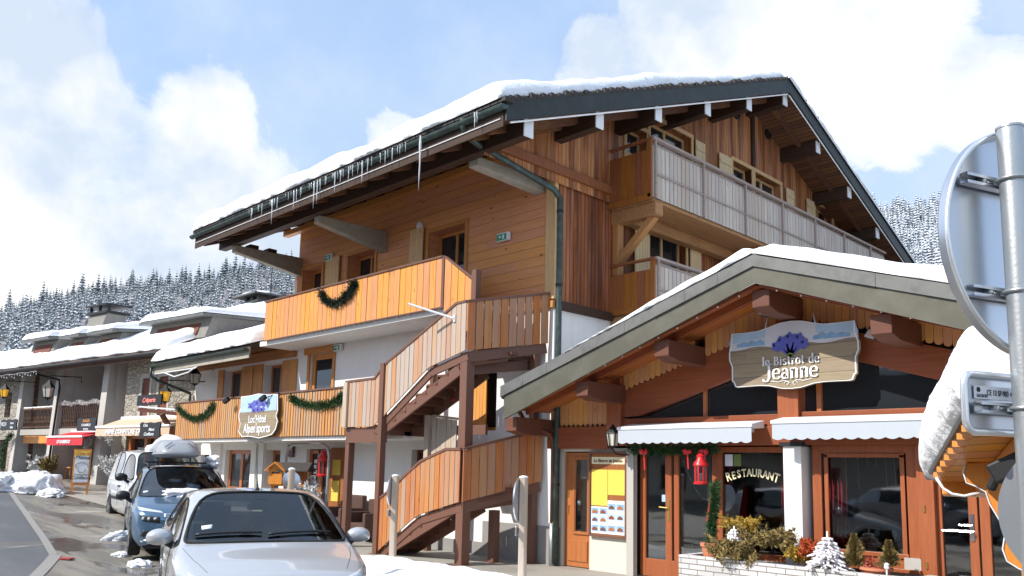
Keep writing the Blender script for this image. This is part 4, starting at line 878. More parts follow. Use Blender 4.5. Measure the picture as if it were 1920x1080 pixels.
# room behind the glass
m = MB(); m.box(-10.9, -1.2, 16.5, 16.6, 0, 4); m.box(-10.9, -1.2, 12.3, 16.6, -.06, .02); m.box(-10.9, -1.2, 12.3, 16.6, 2.5, 2.56); m.box(-9.15, -9.05, 12.3, 16.5, 0, 2.5); m.build('dining_room', 'beam_brown', bis)
def table(x, y, i):
    t = thing('dining_table', ('round laid wooden table behind the lettered restaurant window', 'laid wooden table behind the right restaurant window')[i], 'table', (x, y, 0), 'restaurant tables behind the glass')
    m = MB(); m.box(x-.45, x+.45, y-.35, y+.35, .8, .84); m.build('table_top', 'cut_beam', t, bevel=.01)
    m = MB(); m.box(x-.05, x+.05, y-.05, y+.05, 0.02, .8); m.build('leg', 'beam_brown', t)
    for j in range(3):
        gx = thing('wine_glass', ('left', 'middle', 'right')[j]+' wine glass on the table behind the '+('lettered' if i == 0 else 'right')+' restaurant window', 'wine glass', (x-.25+.25*j, y-.2, .84), 'glasses on the restaurant tables')
        m = MB(); m.lathe((x-.25+.25*j, y-.2, .84), [(.035, 0), (.004, .01), (.004, .09), (.035, .12), (.04, .17), (.03, .21)], 10); m.build('bowl', 'ice', gx, smooth='all')
table(-6.5, 12.75, 0); table(-4.75, 12.75, 1)
def curtain(a0, a1, z0, z1, lab):
    m = MB(); n = 24; vs = []
    for i in range(n+1):
        a = a0+(a1-a0)*i/n; d = -.28+.03*math.sin(i*1.7); vs += [HF(a+(a1-a)*.35*(0), d, z0), HF(a, d, z1)]
    m.add(vs, [(2*i, 2*i+2, 2*i+3, 2*i+1) for i in range(n)]); o = solo(m, 'curtain', 'red_cloth', lab, 'curtain', smooth='all'); s_ = o.modifiers.new('s', 'SOLIDIFY'); s_.thickness = .006
curtain(-5.58, -5.3, .9, 2.15, 'red curtain gathered at the left side of the right restaurant window'); curtain(-6.35, -6.18, .9, 2.1, 'red curtain at the right edge of the lettered restaurant window')
# awnings
def awning(a0, a1, z, lab, n):
    t = thing('awning', lab, 'awning', HF(a0, .4, z-.3), 'white awnings of the bistrot')
    m = MB(); m.prism([HF(a0, .13, z+.02), HF(a0, .52, z-.05), HF(a0, .52, z-.10), HF(a0, .40, z-.12), HF(a0, .13, z-.10)], HF.u*(a1-a0)); m.build('cassette', 'white_paint', t, bevel=.012)
    m = MB(); N_ = 150; vs = []
    for i in range(N_+1):
        a = a0+.02+(a1-a0-.04)*i/N_; s_ = abs(math.sin(i/N_*n*math.pi)); d = .50
        vs += [HF(a, d, z-.095), HF(a, d-.0, z-.315-.028*s_)]
    m.add(vs, [(2*i, 2*i+2, 2*i+3, 2*i+1) for i in range(N_)]); o = m.build('valance', 'awning_white', t); s_ = o.modifiers.new('s', 'SOLIDIFY'); s_.thickness = .005
    for a in (a0+.2, a1-.2): m = MB(); m.fbox(HF, a-.02, a+.02, .1, .45, z-.16, z-.10); m.build('arm', 'white_paint', t)
awning(-9.0, -6.4, 2.62, 'white awning with scalloped valance above the glazed entrance and lettered window', 14); awning(-6.1, -3.3, 2.66, 'white awning with scalloped valance above the right restaurant window', 15)
# hanging sign board
sg = thing('bistro_sign', 'large shaped sign with blue gentians reading le Bistrot de Jeanne on the gable', 'sign', HF(-6.0, .25, 3.1))
sd = .30
outl = [(1372, 615), (1430, 610), (1452, 601), (1480, 592), (1510, 590), (1540, 592), (1570, 590), (1601, 587), (1602, 625), (1608, 633), (1613, 648), (1613, 660), (1609, 670), (1605, 680), (1606, 705), (1597, 708), (1590, 717), (1560, 722), (1525, 730), (1495, 735), (1470, 734), (1440, 731), (1392, 733), (1386, 725), (1377, 721), (1375, 700), (1368, 688), (1366, 672), (1368, 660), (1374, 650), (1373, 635)]
SP = [HF.P(x, y, sd) for x, y in outl]
sc_x = (min(p.x for p in SP)+max(p.x for p in SP))/2; sc_z = (min(p.z for p in SP)+max(p.z for p in SP))/2
# square the drawing up: the board itself is level and symmetric
W_ = (max(p.x for p in SP)-min(p.x for p in SP))/2
half = [(0., .50), (.18, .485), (.34, .44), (.50, .40), (.70, .395), (.955, .40), (.955, .22), (1.0, .10), (1.0, -.02), (.955, -.13), (.955, -.36), (.93, -.375), (.90, -.45), (.86, -.46), (.5, -.455), (.34, -.47), (.15, -.52), (0, -.53)]
full = [(x*W_, z*1.02) for x, z in half]+[(-x*W_, z*1.02) for x, z in half[-2:0:-1]]
def spts(s, d): return [HF(sc_x+x*s, d, sc_z+z*s) for x, z in full]
m = MB(); m.prism(spts(1., sd-.03), HF.n*.03); m.build('board', 'sign_planks', sg, bevel=.004)
# painted zones, each a thin layer in front of the one below
def zone(f0, f1, d, name, mat):
    P_ = [(x*.985, z*.985) for x, z in full]
    # clip polygon between two height curves by columns
    xs = [i/40*2*W_*.985-W_*.985 for i in range(41)]; m = MB()
    def rng(x):
        zs = []
        for i in range(len(P_)):
            (x0, z0), (x1, z1) = P_[i], P_[(i+1) % len(P_)]
            if (x0-x)*(x1-x) <= 0 and abs(x1-x0) > 1e-9: zs.append(z0+(z1-z0)*(x-x0)/(x1-x0))
        return (min(zs), max(zs)) if len(zs) > 1 else None
    vs = []; cols = []
    for x in xs:
        r = rng(x)
        if not r: cols.append(None); continue
        lo = max(r[0], f0(x/W_)); hi = min(r[1], f1(x/W_)); cols.append((x, lo, max(lo, hi)))
    for i in range(40):
        if cols[i] and cols[i+1]:
            a, b = cols[i], cols[i+1]; m.add([HF(sc_x+a[0], d, sc_z+a[1]), HF(sc_x+b[0], d, sc_z+b[1]), HF(sc_x+b[0], d, sc_z+b[2]), HF(sc_x+a[0], d, sc_z+a[2])], [(0, 1, 2, 3)])
    m.build(name, mat, sg)
zone(lambda x: .14+.02*math.sin(x*9), lambda x: 1, sd+.002, 'painted_mist', 'sign_mist')
zone(lambda x: .30-.08*x*x if abs(x) > .35 else .6, lambda x: 1, sd+.004, 'painted_sky', 'sign_sky')
def ridge(x0, x1, zb, seed):
    m = MB(); n = 14; P_ = []
    for i in range(n+1):
        x = x0+(x1-x0)*i/n; P_.append((x, zb+.05+.09*abs(noise.noise(Vector((x*7, seed, 0))))*(1 if 0 < i < n else 0)))
    m.prism([HF(sc_x+x0, sd+.006, sc_z+zb)]+[HF(sc_x+x, sd+.006, sc_z+z) for x, z in P_]+[HF(sc_x+x1, sd+.006, sc_z+zb)], HF.n*.002); m.build('painted_peaks', 'sign_peak', sg)
ridge(-.9, -.42, .17, 3); ridge(.36, .92, .18, 8)
m = MB(); q1, q2 = spts(.965, sd+.008), spts(.985, sd+.008); L_ = len(q1)
m.add(q1+q2, [(i, (i+1) % L_, (i+1) % L_+L_, i+L_) for i in range(L_)]); m.build('white_border', 'white_paint', sg)
# gentian bunch
def petal(m, cx, cz, ang, ln, wd, d):
    pts = []
    for i in range(12):
        t = 2*math.pi*i/12; px_ = ln*(.5+.5*math.cos(t)); pz_ = wd*math.sin(t)*(1.1-.3*math.cos(t)); pts.append(HF(sc_x+cx+px_*math.cos(ang)-pz_*math.sin(ang), d, sc_z+cz+px_*math.sin(ang)+pz_*math.cos(ang)))
    m.prism(pts, HF.n*.003)
m = MB(); m2 = MB(); m3 = MB()
for (cx, cz, a) in ((-.21, .13, 2.5), (-.13, .20, 2.0), (.0, .24, 1.6), (.14, .22, 1.15), (.21, .14, .75)):
    # trumpet from the common stem to the flower head
    m.prism([HF(sc_x-.03, sd+.009, sc_z-.03), HF(sc_x+.03, sd+.009, sc_z-.03), HF(sc_x+cx+.08*math.sin(a), sd+.009, sc_z+cz-.0*math.cos(a)), HF(sc_x+cx-.08*math.sin(a), sd+.009, sc_z+cz)], HF.n*.003)
    for j in range(5): petal(m, cx, cz, a+(j-2)*1.15, .095, .032, sd+.012+.0006*j)
    petal(m2, cx-.03, cz, a, .06, .022, sd+.018)
m.build('painted_gentian', 'flower_blue', sg); m2.build('painted_throat', 'flower_dark', sg)
m = MB()
for j in range(7): petal(m, 0, -.05, .4+j*.4, .07, .012, sd+.017)
m.build('painted_leaves', 'leaf_green', sg)
# roman lettering drawn with a broad vertical stroke and thin cross strokes
def glyphs(txt, size, x, z, par, name, mat, d, gap=.10):
    T = {'l': ([[(.12, 0), (.12, 1.0)]], .26), 'e': ([[(.06, .33), (.44, .33), (.44, .45), (.38, .58), (.25, .62), (.10, .56), (.04, .40), (.04, .22), (.10, .06), (.25, 0), (.38, .03), (.46, .13)]], .5), 'B': ([[(.12, 0), (.12, .92)], [(.0, .9), (.30, .92), (.44, .82), (.44, .62), (.32, .5), (.12, .49)], [(.30, .49), (.5, .4), (.52, .2), (.4, .04), (.26, 0), (0, .02)]], .6), 'i': ([[(.12, 0), (.12, .6)], [(.12, .78), (.12, .86)]], .26), 's': ([[(.34, .52), (.28, .6), (.16, .62), (.06, .54), (.08, .4), (.22, .32), (.36, .24), (.38, .1), (.28, .01), (.14, 0), (.04, .08)]], .44), 't': ([[(.14, .85), (.14, .12), (.22, .01), (.34, .05)], [(0, .6), (.32, .6)]], .36), 'r': ([[(.12, 0), (.12, .6)], [(.12, .42), (.2, .58), (.32, .62), (.38, .56)]], .4), 'o': ([[(.25, .62), (.10, .56), (.04, .40), (.04, .22), (.10, .06), (.25, 0), (.40, .06), (.46, .22), (.46, .40), (.40, .56), (.25, .62)]], .5), 'd': ([[(.42, 1.0), (.42, 0)], [(.42, .5), (.32, .6), (.2, .62), (.08, .54), (.04, .4), (.04, .2), (.1, .05), (.22, 0), (.34, .03), (.42, .14)]], .54), 'J': ([[(.34, .95), (.34, .1), (.26, -.08), (.10, -.14), (-.04, -.08), (-.06, .02)], [(.12, .94), (.5, .95)]], .5), 'a': ([[(.08, .5), (.16, .6), (.3, .6), (.38, .5), (.38, 0), (.46, 0)], [(.38, .38), (.2, .34), (.06, .26), (.04, .12), (.12, .01), (.26, .02), (.38, .14)]], .48), 'n': ([[(.12, 0), (.12, .6)], [(.12, .45), (.22, .58), (.34, .62), (.44, .54), (.44, 0)]], .56), 'A': ([[(0, 0), (.26, .95), (.54, 0)], [(.1, .32), (.44, .32)]], .58), 'p': ([[(.12, -.3), (.12, .6)], [(.12, .45), (.24, .6), (.38, .6), (.48, .46), (.48, .18), (.4, .03), (.26, 0), (.12, .12)]], .54), "'": ([[(.08, 1.), (.06, .8)]], .18), 'L': ([[(.12, .92), (.12, 0)], [(.12, .02), (.45, .03), (.5, .2)]], .54), 'c': ([[(.42, .5), (.34, .6), (.2, .62), (.08, .54), (.04, .4), (.04, .2), (.1, .05), (.24, 0), (.36, .03), (.44, .12)]], .48), 'H': ([[(.12, .92), (.12, 0)], [(.5, .92), (.5, 0)], [(.12, .5), (.5, .5)]], .66), 'ô': None, ' ': ([], .3), 'C': ([[(.5, .74), (.42, .88), (.28, .93), (.12, .82), (.04, .6), (.04, .3), (.12, .1), (.28, 0), (.44, .06), (.52, .2)]], .56)}
    T['ô'] = (T['o'][0]+[[(.12, .74), (.25, .88), (.38, .74)]], .5)
    tot = sum(T[c][1]+gap for c in txt)-gap; cx = x-tot*size/2; o_ = []
    for c in txt:
        st, ww = T[c]; m = MB()
        for s_ in st:
            n_ = len(s_)
            quads = []
            for i in range(n_):
                p = Vector(s_[i]); t_ = (Vector(s_[min(i+1, n_-1)])-Vector(s_[max(i-1, 0)])).normalized()
                wd = .05+.115*abs(t_.y)**1.6; nn = Vector((-t_.y, t_.x))*wd/2
                quads.append((p+nn, p-nn))
            for i in range(n_-1):
                a, b = quads[i], quads[i+1]; m.prism([HF(cx+q_.x*size, d, z+q_.y*size) for q_ in (a[0], a[1], b[1], b[0])], HF.n*.004)
            if n_ == 2 and abs(s_[0][0]-s_[1][0]) < .1 and abs(s_[0][1]-s_[1][1]) > .4:    # serifs
                for e_ in s_: 
                    m.prism([HF(cx+(e_[0]+dx)*size, d+.001, z+(e_[1]+dz)*size) for dx, dz in ((-.11, -.015), (.11, -.015), (.11, .02), (-.11, .02))], HF.n*.004)
        if m.v: m.build(name, mat, par)
        cx += (ww+gap)*size
glyphs('le Bistrot de', .14, sc_x+.0, sc_z-.16, sg, 'letter', 'white_paint', sd+.02)
glyphs('Jeanne', .25, sc_x+.0, sc_z-.37, sg, 'letter', 'white_paint', sd+.02, gap=.07)
m = MB()
for s in (-1, 1):
    m.tube([HF(sc_x+s*.02, sd+.01, sc_z-.44), HF(sc_x+s*.1, sd+.01, sc_z-.40), HF(sc_x+s*.2, sd+.01, sc_z-.42), HF(sc_x+s*.33, sd+.01, sc_z-.40)], .006, 5)
    m.tube([HF(sc_x+s*(.07+.035*math.cos(t)), sd+.01, sc_z-.445+.03*math.sin(t)) for t in [k_*.9 for k_ in range(6)]], .006, 5)
m.build('scroll_ornament', 'white_paint', sg)
# spot lights under the purlins
for lab, px_, py_, a in (('black floodlight under the second purlin from the left eave', 1098, 738, 0), ('black floodlight under the ridge purlin above the sign', 1436, 584, 1), ('black floodlight right of the shaped sign', 1636, 626, 2)):
    c = HF.P(px_, py_, .6); t = thing('floodlight', lab, 'floodlight', HF(c.x, .6, c.z), 'floodlights under the bistrot roof')
    m = MB(); m.bar(HF(c.x-.07, .6, c.z+.03), HF(c.x+.07, .6, c.z-.02), .09, .16, up=(0, .5, 1)); m.build('lamp_body', 'metal_dark', t, bevel=.008)
    m = MB(); m.bar(HF(c.x-.06, .655, c.z+.015), HF(c.x+.06, .655, c.z-.035), .01, .12, up=(0, .5, 1)); m.build('lamp_lens', 'lamp_glass', t)
    m = MB(); m.tube([HF(c.x, .6, c.z+.07), HF(c.x, .6, c.z+.22)], .012, 6); m.build('bracket', 'metal_dark', t)
for lab, px_, py_ in (('white round sensor on the second purlin of the bistrot', 1104, 710), ('white round sensor on the ridge purlin of the bistrot', 1446, 556)):
    c = HF.P(px_, py_, .75); m = MB(); m.lathe(HF(c.x, .75, c.z-.05), [(.0, 0), (.035, .01), (.05, .04), (.045, .08), (.0, .1)], 14); solo(m, 'round_sensor', 'white_paint', lab, 'sensor', smooth='all')
# wall lantern at the awning
def lantern(name, lab, c, h, mat='iron', glass='lamp_glass', arm=None, grp=None, n=6):
    c = Vector(c); t = thing(name, lab, 'lantern', c, grp); r = h*.30
    m = MB(); m.lathe(c, [(r*.35, h*.0), (r*.6, h*.06), (r*.75, h*.09)], n); m.lathe(c, [(r*1.12, h*.60), (r*1.0, h*.66), (r*.45, h*.84), (r*.3, h*.9), (r*.08, h)], n)
    for j in range(n):
        a = 2*math.pi*j/n+math.pi/n; m.bar(c+Vector((r*.72*math.cos(a), r*.72*math.sin(a), h*.08)), c+Vector((r*1.05*math.cos(a), r*1.05*math.sin(a), h*.62)), h*.03, h*.03)
    m.lathe(c-Vector((0, 0, h*.08)), [(r*.05, 0), (r*.18, h*.05), (r*.1, h*.09)], n); m.build('lantern_frame', mat, t)
    m = MB(); m.lathe(c, [(r*.66, h*.09), (r*.98, h*.60)], n); m.build('lantern_glass', glass, t)
    if arm: m = MB(); m.tube(arm, h*.03, 6); m.build('arm', mat, t)
    return t
c = HF.P(1149, 826, .45); c = HF(c.x, .45, c.z-.13); lantern('wall_lantern', 'black wall lantern on a curved arm at the left end of the white awning', c, .42, arm=[c+Vector((0, 0, -.03)), c+Vector((.02, .05, -.1)), c+Vector((.06, .25, -.12)), c+Vector((.06, .45, -.1))])
def red_lantern(lab, c, s=1.):
    c = Vector(c); t = thing('red_lantern', lab, 'lantern', c, 'red candle lanterns')
    m = MB(); m.lathe(c, [(.12*s, 0), (.125*s, .03*s), (.1*s, .05*s)], 14); m.lathe(c, [(.115*s, .30*s), (.13*s, .32*s), (.12*s, .36*s), (.07*s, .42*s), (.065*s, .47*s), (.075*s, .48*s), (.03*s, .52*s)], 14)
    for j in range(8): a = j*math.pi/4+.2; m.bar(c+Vector((.1*s*math.cos(a), .1*s*math.sin(a), .04*s)), c+Vector((.105*s*math.cos(a), .105*s*math.sin(a), .31*s)), .022*s, .012*s)
    m.build('lantern_body', 'red_paint', t, smooth=True); m = MB(); m.lathe(c+Vector((0, 0, .05*s)), [(.085*s, 0), (.085*s, .25*s)], 10); m.build('lantern_glass', 'glass_clear', t); m = MB(); m.lathe(c+Vector((0, 0, .05*s)), [(.035*s, 0), (.035*s, .14*s)], 10); m.build('candle', 'paper', t)
    m = MB(); m.tube([c+Vector((.05*s*math.cos(q_), 0, .53*s+.05*s*math.sin(q_))) for q_ in [k_*.5 for k_ in range(8)]], .006, 5); m.build('ring', 'red_paint', t)
c = HF.P(1314, 908, .28); red_lantern('red candle lantern hanging in front of the glazed bistrot door', HF(c.x, .28, c.z-.0), .95)
c = HF.P(608, 893, .3); red_lantern('red candle lantern hanging by the hotel entrance door', HF(c.x, .35, c.z), 1.25)
c = PY(11.2, 854, 752); red_lantern('small red lantern half hidden behind the stair post', c, .8)
# foliage tools
def leaves(m, c, r, n, s, seed=0, shape=None, droop=0.):
    rnd = random.Random(seed)
    for i in range(n):
        while True:
            q_ = Vector((rnd.uniform(-1, 1), rnd.uniform(-1, 1), rnd.uniform(-1, 1)))
            if q_.length < 1: break
        p = Vector((c[0]+q_.x*r[0], c[1]+q_.y*r[1], c[2]+q_.z*r[2]))
        if noise.noise(p*5.0) < -.12: continue
        d = Vector((rnd.gauss(0, 1), rnd.gauss(0, 1), rnd.gauss(0, 1)-droop)).normalized()*s*rnd.uniform(.6, 1.3); e_ = d.orthogonal().normalized()*s*.22
        m.add([p-e_, p+e_, p+d], [(0, 1, 2)])
def twig_garland(name, lab, pts, r, mat, n, cat='garland', s=.05, grp=None, seed=1):
    m = MB(); pts = [Vector(p) for p in pts]; rnd = random.Random(seed)
    m.tube(pts, .012, 5)
    L = len(pts)-1
    for i in range(n):
        t = rnd.random()*L; j = min(int(t), L-1); p = pts[j].lerp(pts[j+1], t-j); rr = r*(.75+.35*math.sin(t*9))
        d = Vector((rnd.gauss(0, 1), rnd.gauss(0, 1), rnd.gauss(0, 1))).normalized(); q_ = p+d*rr*rnd.uniform(.2, 1); e_ = d.orthogonal().normalized()*s*.14
        m.add([q_-e_, q_+e_, q_+(d+Vector((rnd.gauss(0, .4), rnd.gauss(0, .4), rnd.gauss(0, .4)))).normalized()*s], [(0, 1, 2)])
    return solo(m, name, mat, lab, cat, grp, recalc=False)
def needle_mat(name, c1, c2):
    m, k = newmat(name); tc = k.n('ShaderNodeTexCoord').outputs['Object']; r = k.n('ShaderNodeNewGeometry').outputs['Random Per Island']
    b = k.n('ShaderNodeBsdfPrincipled', i={'Base Color': k.mix(r, c1, c2), 'Roughness': .7, 'Specular IOR Level': .25}); finish(k, b)
needle_mat('needles_green', (.012, .035, .012), (.05, .12, .04)); needle_mat('needles_dark', (.008, .018, .012), (.03, .055, .035)); needle_mat('brush_olive', (.10, .075, .025), (.33, .24, .09)); needle_mat('brush_gold', (.25, .15, .02), (.48, .32, .06)); needle_mat('grass_red', (.30, .04, .012), (.55, .12, .04)); needle_mat('flocked', (.60, .58, .60), (.88, .86, .88)); needle_mat('heather', (.26, .05, .04), (.5, .12, .08)); needle_mat('frosted', (.35, .36, .34), (.8, .8, .8))
def arc(a, b, sag, n=12, fr=lambda p: p):
    a, b = Vector(a), Vector(b); return [a.lerp(b, i/n)-Vector((0, 0, sag*(1-(2*i/n-1)**2))) for i in range(n+1)]
yb = 10.78
p0, p1_, p2_ = PY(yb, 335, 768), PY(yb, 368, 788), PY(yb, 401, 762)
def garl(pts, seed, lab, mat='needles_green', r=.12, n=2600): return twig_garland('fir_garland', lab, pts, r, mat, n, grp='fir garlands on the balcony railings', seed=seed, s=.075)
garl([PY(yb, *p) for p in ((333, 762), (340, 772), (352, 781), (368, 786), (384, 780), (394, 770), (401, 759))], 1, 'green fir garland at the left end of the lower balcony boards')
garl([PY(yb, *p) for p in ((546, 745), (556, 752), (575, 759), (598, 761), (620, 757), (634, 750), (643, 743))], 2, 'green fir garland on the lower balcony just left of the stairs')
garl([PY(yb, *p) for p in ((602, 547), (607, 560), (618, 568), (632, 569), (645, 560), (655, 550), (662, 537), (666, 531))], 3, 'dark garland on the bright boards of the upper balcony', 'needles_dark', .13, 2600)
twig_garland('door_garland', 'fir garland with red bows above the glazed bistrot door', arc(HF(-8.98, .15, 2.2), HF(-7.25, .15, 2.2), .02), .10, 'needles_green', 2600, s=.07)
for i, (x_, l_) in enumerate(((-8.62, .28), (-7.74, .25), (-7.42, .12))):
    m = MB(); m.blob(HF(x_-.04, .24, 2.15), (.05, .03, .05), i, 1, .5); m.blob(HF(x_+.04, .24, 2.15), (.05, .03, .05), i+5, 1, .5); m.tube([HF(x_, .24, 2.16), HF(x_+.02, .24, 2.12-l_)], .015, 5)
    solo(m, 'red_bow', 'red_paint', ('left red bow', 'middle red bow', 'right red bow')[i]+' tied into the garland over the glazed bistrot door', 'bow', 'red bows in the door garland')
# planter with shrubs
pt = thing('brick_planter', 'low white brick planter in front of the restaurant windows', 'planter', (-5.9, 11.35, 0))
m = MB(); m.box(-7.56, -4.2, 11.22, 11.34, 0, .535); m.box(-7.56, -7.44, 11.34, 11.95, 0, .535); m.build('brick_wall', 'white_brick', pt, bevel=.008); m = MB(); m.prism([(-4.2, 11.22, 0), (-3.98, 11.45, 0), (-3.98, 11.95, 0), (-4.1, 11.95, 0), (-4.1, 11.5, 0), (-4.2, 11.34, 0)], (0, 0, .53)); m.build('end_block', 'concrete', pt, bevel=.008)
m = MB(); m.box(-7.44, -4.1, 11.34, 11.95, 0, .46); m.build('soil', 'tiles_dark', pt)
def shrub(name, lab, c, r, n, s, mat, seed, droop=0., cat='shrub', grp=None, lobes=5):
    m = MB(); rnd = random.Random(seed); c = Vector(c)
    lobes *= 3
    for i in range(lobes):
        a = rnd.uniform(0, 6.28); f_ = rnd.uniform(.1, .95); q_ = c+Vector((math.cos(a)*r[0]*f_, math.sin(a)*r[1]*f_, rnd.uniform(-.45, .4)*r[2])); k2_ = rnd.uniform(.22, .5); leaves(m, q_, (r[0]*k2_, r[1]*k2_, r[2]*rnd.uniform(.3, .8)), n//lobes, s, seed*10+i, droop=droop)
    for i in range(26):
        a = rnd.uniform(0, 6.28); p_ = c+Vector((math.cos(a)*r[0]*.5, math.sin(a)*r[1]*.5, 0)); d_ = Vector((math.cos(a)*r[0]*rnd.uniform(.5, 1.1), math.sin(a)*r[1]*.6, rnd.uniform(-.3, 1.3)*r[2])); m.tube([p_, p_+d_*.6, p_+d_+Vector((0, 0, -.03))], [.004, .003, .001], 3)
        for q2 in range(26): t_ = rnd.uniform(.3, 1); leaves(m, p_+d_*t_, (.02, .02, .02), 2, s*.8, i*40+q2, droop=droop)
    for i in range(8): m.tube([c-Vector((0, 0, r[2])), c+Vector((rnd.uniform(-.6, .6)*r[0], rnd.uniform(-.6, .6)*r[1], rnd.uniform(0, .7)*r[2]))], .006, 4)
    return solo(m, name, mat, lab, cat, grp, recalc=False)
def PB(x, y, yy=11.45): return PY(yy, x, y)
shrub('juniper_bush', 'sprawling olive juniper trailing over the left end of the brick planter', PB(1375, 1035, 11.25), (.36, .16, .24), 4500, .07, 'brush_olive', 1, .5)
shrub('juniper_bush', 'golden juniper spreading in the middle of the brick planter', PB(1435, 1008, 11.5), (.42, .25, .15), 4500, .065, 'brush_olive', 2, .1)
shrub('juniper_bush', 'bronze juniper tuft behind the small white tree by the lettered window', PB(1390, 985, 11.6), (.26, .2, .12), 2200, .06, 'brush_gold', 12, .0)
shrub('heather', 'yellow green heather tuft at the foot of the white pillar', PB(1497, 1040, 11.5), (.13, .12, .13), 900, .08, 'brush_gold', 3, -.6)
shrub('heather', 'rusty red ornamental grass beside the white flocked tree', PB(1527, 1038, 11.5), (.17, .15, .14), 1500, .1, 'grass_red', 4, -1.2)
def small_conifer(lab, base, h, r, mat, seed, n=2600, s=.05, grp=None):
    m = MB(); rnd = random.Random(seed); base = Vector(base); m.tube([base, base+Vector((0, 0, h*.95))], [.018, .004], 5)
    for i in range(n):
        t = rnd.random()**.8; a = rnd.uniform(0, 6.28); rr = r*(1-t)*(.35+.65*rnd.random())*(.75+1.1*noise.noise(Vector((a*1.6, t*5, seed)))); p = base+Vector((math.cos(a)*rr, math.sin(a)*rr, h*t)); d = Vector((math.cos(a), math.sin(a), rnd.uniform(.2, 1.2))).normalized()*s; e_ = d.orthogonal().normalized()*s*.25; m.add([p-e_, p+e_, p+d], [(0, 1, 2)])
    return solo(m, 'dwarf_conifer', mat, lab, 'shrub', grp, recalc=False)
small_conifer('brown green dwarf conifer right of the white flocked tree', PB(1603, 1062, 11.5), .42, .17, 'brush_olive', 5)
small_conifer('small olive conifer at the right end of the planter behind the white solar lamp', PB(1668, 1062, 11.5), .32, .15, 'brush_olive', 6)
def flocked(lab, base, h, r, seed):
    base = Vector(base); t = thing('flocked_tree', lab, 'artificial tree', base, 'white flocked trees in the planter'); rnd = random.Random(seed); m = MB(); m.tube([base, base+Vector((0, 0, h))], [.02, .012], 6)
    lev = 8
    for i in range(lev):
        tt = i/lev; zz = h*(.14+.72*tt); rr = r*(1-tt)**.8+.02; nb = 11 if i < 5 else 7
        for j in range(nb):
            a = 2*math.pi*(j+rnd.random()*.6)/nb; L = rr*rnd.uniform(.75, 1.1); pts = [base+Vector((math.cos(a)*L*q_, math.sin(a)*L*q_, zz-L*.30*q_*q_+.04*q_)) for q_ in (0, .5, 1)]
            m.tube(pts, [.016, .024, .014], 5)
            for u_ in range(2): p = pts[1].lerp(pts[2], rnd.random()); b_ = a+rnd.choice((-1, 1))*.8; m.tube([p, p+Vector((math.cos(b_)*L*.3, math.sin(b_)*L*.3, -.02))], [.015, .011], 5)
    m.build('branches', 'flocked', t, smooth='all')
    m = MB(); m.lathe(base-Vector((0, 0, .1)), [(.06, 0), (.08, .1)], 10); m.build('pot', 'tiles_dark', t); return t
flocked('small white flocked fir tree among the junipers under the lettered window', PB(1377, 1032, 11.4), .36, .17, 1); flocked('larger white flocked fir tree right of the white pillar', PB(1553, 1068, 11.4), .52, .30, 2)
# pots and lamp
def pot(lab, c, r, h, mat='terracotta', plant=None):
    c = Vector(c); t = thing('plant_pot', lab, 'plant pot', c); m = MB(); m.lathe(c, [(r*.72, 0), (r*.95, h*.8), (r*1.08, h*.82), (r*1.08, h), (r*.95, h)], 18); m.build('pot', mat, t, smooth=True)
    if plant: m = MB(); leaves(m, c+Vector((0, 0, h+.05)), (r*.9, r*.9, .1), 500, .05, 3, droop=-.5); m.build('plant', plant, t, recalc=False)
c = PB(1331, 1040, 11.45); pot('terracotta pot at the left corner of the brick planter holding the garland pole', (c.x, 11.5, .45), .16, .28)
twig_garland('pole_garland', 'vertical fir garland with lights standing in the terracotta pot', [(c.x, 11.5, .7), (c.x, 11.52, 1.0), (c.x+.03, 11.54, 1.3), (c.x+.04, 11.56, 1.62)], .085, 'needles_green', 2200, s=.07)
m = MB(); m.prism([(c.x-.05, 11.6, 1.6), (c.x-.16, 11.6, 1.05), (c.x+.0, 11.6, 1.08), (c.x+.02, 11.6, 1.6)], (0, .02, 0)); solo(m, 'red_pennant', 'red_cloth', 'red pointed felt pennant hanging behind the vertical garland', 'pennant')
c = PB(1640, 1060, 11.5); pot('wide terracotta bowl of red heather under the right window', (c.x, 11.55, .42), .2, .18, plant='heather')
c = PB(1662, 1050, 11.38); t = thing('solar_lamp', 'small white stake lamp at the right end of the brick planter', 'garden lamp', (c.x, 11.38, .45)); m = MB(); m.lathe((c.x, 11.38, .45), [(.012, 0), (.012, .16), (.035, .17), (.03, .21), (.04, .22), (.01, .24)], 12); m.build('lamp_stake', 'white_paint', t, smooth=True)
# light string behind the door glass
m = MB(); pts = arc(HF(-8.1, -.2, 2.0), HF(-7.5, -.2, 1.4), .25, 14)+arc(HF(-8.12, -.2, 1.2), HF(-7.5, -.2, .95), .1, 10); m.tube(pts[:15], .005, 4); m.tube(pts[15:], .005, 4); m.tube([HF(-8.1, -.2, 1.2), HF(-7.95, -.2, .6), HF(-7.88, -.2, .35)], .005, 4)
for p in pts[::3]: m.blob(p, (.016, .016, .016), 1, 1)
solo(m, 'light_string', 'paper', 'white fairy light string hanging inside the glazed bistrot door', 'fairy lights')
m = MB(); random.seed(2)
for x_ in (-5.3, -5.12, -4.98, -4.86, -4.72, -4.6): m.tube([HF(x_, -.22, 2.1), HF(x_+.02, -.22, 2.1-random.uniform(.12, .5))], .004, 4)
solo(m, 'icicle_lights', 'paper', 'icicle light string hanging inside the right restaurant window', 'fairy lights')
m = MB(); pa = HF.P(1480, 792, .2); pb = HF.P(1558, 785, .2); pts = [pa.lerp(pb, i/14)+Vector((0, 0, .02*math.sin(i*2.1))) for i in range(15)]; m.tube([HF(p.x, .2, p.z+.01) for p in pts], .008, 5)
solo(m, 'cable', 'black_plastic', 'loose black light cable lying on the cassette of the right awning', 'cable')
